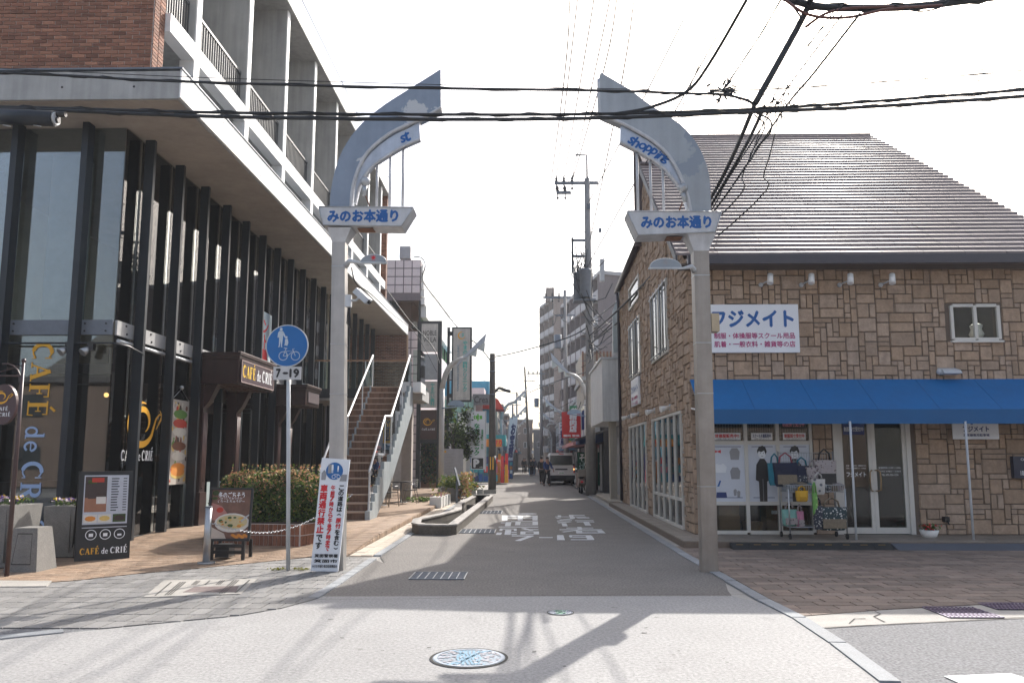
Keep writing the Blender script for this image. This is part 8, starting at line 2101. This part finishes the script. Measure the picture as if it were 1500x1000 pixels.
def person(x, y, rz, lab, top, legs, lean=0., stride=.15, reach=0., scale=1., z=0.):
    t = thing('person', lab, 'person', (x, y, z), None, rz)
    t.scale = (scale,) * 3
    L = lean; s = stride
    hip = (0, 0, .88); ch = (0, -L * .35, 1.25); nk = (0, -L * .5, 1.42); hd = (0, -L * .62 - .02, 1.55); hd2 = (0, -L * .66 - .02, 1.64)
    V = [hip, ch, nk, hd, hd2, (.09, 0, .84), (.1, -s, .46), (.1, -s * .6, .07), (.1, -s * .6 - .15, .03), (-.09, 0, .84), (-.1, s * .6, .46), (-.1, s * 1.3, .08), (-.1, s * 1.3 - .15, .03),
         (.18, -L * .45, 1.38), (.23, -L * .4 - reach * .12, 1.12), (.22, -L * .4 - reach * .38 - .05, .92 + reach * .12), (.21, -L * .4 - reach * .45 - .06, .83 + reach * .12), (-.18, -L * .45, 1.38), (-.23, -L * .4 - reach * .1, 1.12), (-.22, -L * .4 - reach * .3 - .04, .92 + reach * .05), (-.21, -L * .4 - reach * .36 - .05, .83 + reach * .05)]
    E_ = [(0, 1), (1, 2), (2, 3), (3, 4), (0, 5), (5, 6), (6, 7), (7, 8), (0, 9), (9, 10), (10, 11), (11, 12), (2, 13), (13, 14), (14, 15), (15, 16), (2, 17), (17, 18), (18, 19), (19, 20)]
    Rr = [.12, .13, .055, .085, .08, .09, .06, .04, .035, .09, .06, .04, .035, .055, .045, .035, .03, .055, .045, .035, .03]
    skin_mesh('body', V, E_, Rr, skin_c, t)
    V2 = [V[0], V[1], (V[2][0], V[2][1], V[2][2] - .03), V[13], V[14], V[15], V[17], V[18], V[19]]
    skin_mesh('jacket', V2, [(0, 1), (1, 2), (2, 3), (3, 4), (4, 5), (2, 6), (6, 7), (7, 8)], [(.17, .14), (.17, .145), .085, .085, .068, .05, .085, .068, .05], top, t)
    V3 = [V[0], V[5], V[6], (V[7][0], V[7][1], .12), V[9], V[10], (V[11][0], V[11][1], .12)]
    skin_mesh('trousers', V3, [(0, 1), (1, 2), (2, 3), (0, 4), (4, 5), (5, 6)], [.14, .105, .08, .065, .105, .08, .065], legs, t)
    def lo(mb, nm, m_): 
        o = mb.build(nm, m_, t, org=(0, 0, 0))
    lo(MB().ball((0, hd2[1] + .03, hd2[2] + .01), (.095, .1, .1), 12), 'hair', hair_c)
    for k in (7, 11): lo(MB().ball((V[k][0], V[k][1] - .06, .045), (.05, .14, .045), 8), 'shoe', black)
    hy = hd2[1] - .085; hz = hd2[2] - .05
    lo(MB().ball((0, hy - .015, hz - .02), (.014, .02, .025), 6), 'nose', skin_c)
    for sx in (-1, 1): lo(MB().ball((sx * .03, hy, hz), (.01, .008, .007), 6), 'eye', black); lo(MB().ball((sx * .088, hd2[1] - .01, hz - .01), (.012, .02, .03), 6), 'ear', skin_c)
    lo(MB().ball((0, hy + .003, hz - .065), (.022, .01, .006), 6), 'mouth', M('lips', (.3, .09, .08), .5))
    for k in (16, 20):
        hx, hy2, hz2 = V[k]
        for f in range(4): lo(MB().tube([(hx - .02 + f * .013, hy2 - .0, hz2 - .01), (hx - .02 + f * .014, hy2 - .03, hz2 - .06 - .008 * (f in (1, 2))), (hx - .02 + f * .013, hy2 - .02, hz2 - .095)], [.009, .008, .006], 5), 'finger', skin_c)
        lo(MB().tube([(hx, hy2 - .02, hz2 + .01), (hx, hy2 - .055, hz2 - .03)], [.01, .008], 5), 'thumb', skin_c)
    return t
black_cloth = M('black_cloth', (.015, .015, .018), .9, var=.2); blue_jk = M('blue_jacket', (.02, .05, .16), .8, var=.15); dk_tr = M('dark_trousers', (.02, .02, .026), .9); grey_cl = M('grey_cloth', (.1, .1, .11), .9)
person(1.22, 46.6, .35, 'person in blue jacket and dark trousers walking beside the van', blue_jk, dk_tr, lean=.15, stride=.2, reach=.9, scale=1.0)
person(.98, 50.2, 2.9, 'person in black coat standing behind the one in blue jacket', black_cloth, black_cloth, scale=1.02)
person(3.35, 47.9, 2.2, 'person in blue top bending by the right side of the van', M('teal_jacket', (.03, .07, .13), .9), M('brown_trousers', (.07, .03, .03), .9), lean=.5, reach=.8)
person(.45, 74, 2.9, 'distant person in dark coat walking away on the right of the street', black_cloth, dk_tr)
person(.75, 77, 3.1, 'distant person in navy coat walking next to the dark coated one', M('navy_coat', (.02, .03, .07), .9), dk_tr)
person(-.28, 86, .1, 'distant person in black walking in the middle of the street', black_cloth, black_cloth)
person(-.12, 88, 3.0, 'distant person in grey coat just behind the one in black', grey_cl, dk_tr)
# blue sandwich board in the distance
t = thing('sandwich_board', 'pale blue sandwich board standing near the distant people', 'sign board', (.0, 80, 0)); part('board', MB().prism([(80, 0), (80.05, 0), (80.3, 1.1), (80.25, 1.1)], 'x', .25, .85), M('pale_blue_board', (.2, .32, .42), .6), t); part('rear_board', MB().prism([(80.55, 0), (80.6, 0), (80.35, 1.1), (80.3, 1.1)], 'x', .25, .85), M('pale_blue_board'), t)
# ================================================================== SCOOTER by the pole
def scooter(x, y, lab, colm):
    t = thing('scooter', lab, 'scooter', (x, y, 0))
    for yy in (y - .0, y + 1.2): w_ = part('wheel', MB().tube([(x - .05, yy, .22), (x + .05, yy, .22)], .22, 18), rubber, t); part('rim', MB().tube([(x - .055, yy, .22), (x + .055, yy, .22)], .12, 12), galv, w_)
    part('rear_body', MB().prism([(y - .25, .5), (y - .15, .68), (y + .45, .7), (y + .5, .35), (y + .1, .3)], 'x', x - .14, x + .14), colm, t)
    part('footboard', MB().box(x - .15, x + .15, y + .45, y + .95, .26, .34), black, t)
    part('leg_shield', MB().prism([(y + .9, .28), (y + 1.02, .3), (y + 1.15, .85), (y + 1.0, .95)], 'x', x - .2, x + .2), colm, t)
    part('front_fender', MB().ball((x, y + 1.2, .36), (.09, .27, .1), 10), colm, t)
    part('seat', MB().ball((x, y + .12, .76), (.14, .36, .07), 10), black, t)
    part('handlebar', MB().tube([(x - .32, y + .88, 1.05), (x - .1, y + 1.0, 1.0), (x + .1, y + 1.0, 1.0), (x + .32, y + .88, 1.05)], .02, 6), black, t)
    part('headlamp', MB().ball((x, y + 1.08, .98), .09, 8), galv, t); part('windshield', MB().obox((x, y + 1.1, 1.25), (.2, 0, 0), (0, .01, .0), (0, -.08, .25)), glass_clear, t)
    part('tail_light', MB().box(x - .06, x + .06, y - .28, y - .24, .52, .6), red_ink, t); part('top_box', MB().box(x - .18, x + .18, y - .35, y + .02, .8, 1.12), M('box_beige', (.25, .22, .19), .6), t)
    for s in (-1, 1): part('mirror', MB().tube([(x + s * .25, y + .92, 1.05), (x + s * .3, y + .9, 1.3)], .01, 4).ball((x + s * .3, y + .89, 1.33), (.07, .02, .05), 8), black, t)
scooter(2.55, 36.2, 'beige and dark scooter parked behind the concrete utility pole', M('scooter_beige', (.3, .22, .19), .4))
scooter(2.95, 38.4, 'black scooter with windshield parked further behind the pole', M('scooter_black', (.03, .03, .035), .3))
# bicycle at far left
def bicycle(x, y, lab):
    t = thing('bicycle', lab, 'bicycle', (x, y, 0))
    for yy in (y, y + 1.0): part('wheel', MB().tube([(x + .0, yy + .33 * math.cos(k * .3927), .34 + .33 * math.sin(k * .3927)) for k in range(17)], .018, 5), rubber, t)
    part('frame', MB().tube([(x, y, .34), (x, y + .42, .3), (x, y + .35, .8), (x, y, .34)], .016, 5).tube([(x, y + .42, .3), (x, y + .85, .8), (x, y + 1.0, .34)], .016, 5), steel_plate, t)
    part('saddle', MB().ball((x, y + .33, .86), (.07, .13, .04), 8), black, t); part('handlebar', MB().tube([(x - .28, y + .75, .98), (x, y + .85, .95), (x + .28, y + .75, .98)], .013, 5), steel_plate, t)
bicycle(-1.2, 62, 'bicycle parked on the left pavement beyond the banner')
bicycle(-1.5, 64, 'second bicycle parked on the left pavement beyond the banner')

# ================================================================== BEHIND THE VIEWER (seen only in the glass)
hm = M('wooded_hill', (.05, .045, .03), .95, var=.35, scale=.03, fine=.3, bscale=.2)
mb = MB(); nx = 60
pts = []
for j in range(4):
    for i in range(nx):
        x = -500 + i * 1000 / (nx - 1); hgt = [0, 52, 98, 80][j] * (.75 + .3 * math.sin(i * .31) + .12 * math.sin(i * .9 + j)); pts.append((x, -190 - j * 60, max(-.5, hgt)))
mb.add(pts, [(j * nx + i, j * nx + i + 1, (j + 1) * nx + i + 1, (j + 1) * nx + i) for j in range(3) for i in range(nx - 1)], 0, True)
struct('hills', mb, hm)
for (x0, x1, y0, y1, h, m, lab) in ((-22, -12, -22, -14, 5.5, brn, 'brown house across the junction behind the viewer, left'), (-11.5, -3, -24, -15, 6.5, brn, 'grey brown block across the junction behind the viewer'), (-2, 8, -22, -14, 6, gry, 'grey house across the junction behind the viewer, right'), (9, 20, -24, -15, 8, brn, 'brown block across the junction behind the viewer'), (-45, -24, -28, -16, 6, brn, 'low brown block far to the left behind the viewer')):
    t = thing('rear_building', lab, 'building', (x0, y1, 0)); part('wall', MB().box(x0, x1, y0, y1, 0, h), m, t); part('roof', MB().box(x0 - .3, x1 + .3, y0 - .3, y1 + .3, h, h + .3), darkb, t)
    for f in range(int(h // 3)):
        for i in range(int((x1 - x0) / 2.5)): part('window', MB().box(x0 + .6 + i * 2.5, x0 + 2 + i * 2.5, y1 + .0, y1 + .03, 1 + f * 3, 2.3 + f * 3), dark_pane, t)
# ------------------------------------------------------------------ thin haze of the backlit air
hz = bpy.data.materials.new('haze_air'); hz.use_nodes = True; N = hz.node_tree.nodes; N.remove(N['Principled BSDF'])
pv = N.new('ShaderNodeVolumePrincipled'); pv.inputs['Color'].default_value = (.9, .93, .97, 1); pv.inputs['Density'].default_value = .0010
hz.node_tree.links.new(pv.outputs[0], N['Material Output'].inputs['Volume'])
o = MB().box(-520, 520, -400, 420, -1.2, 128).build('haze', hz, None, 'stuff', 'thin pale haze filling the street air')
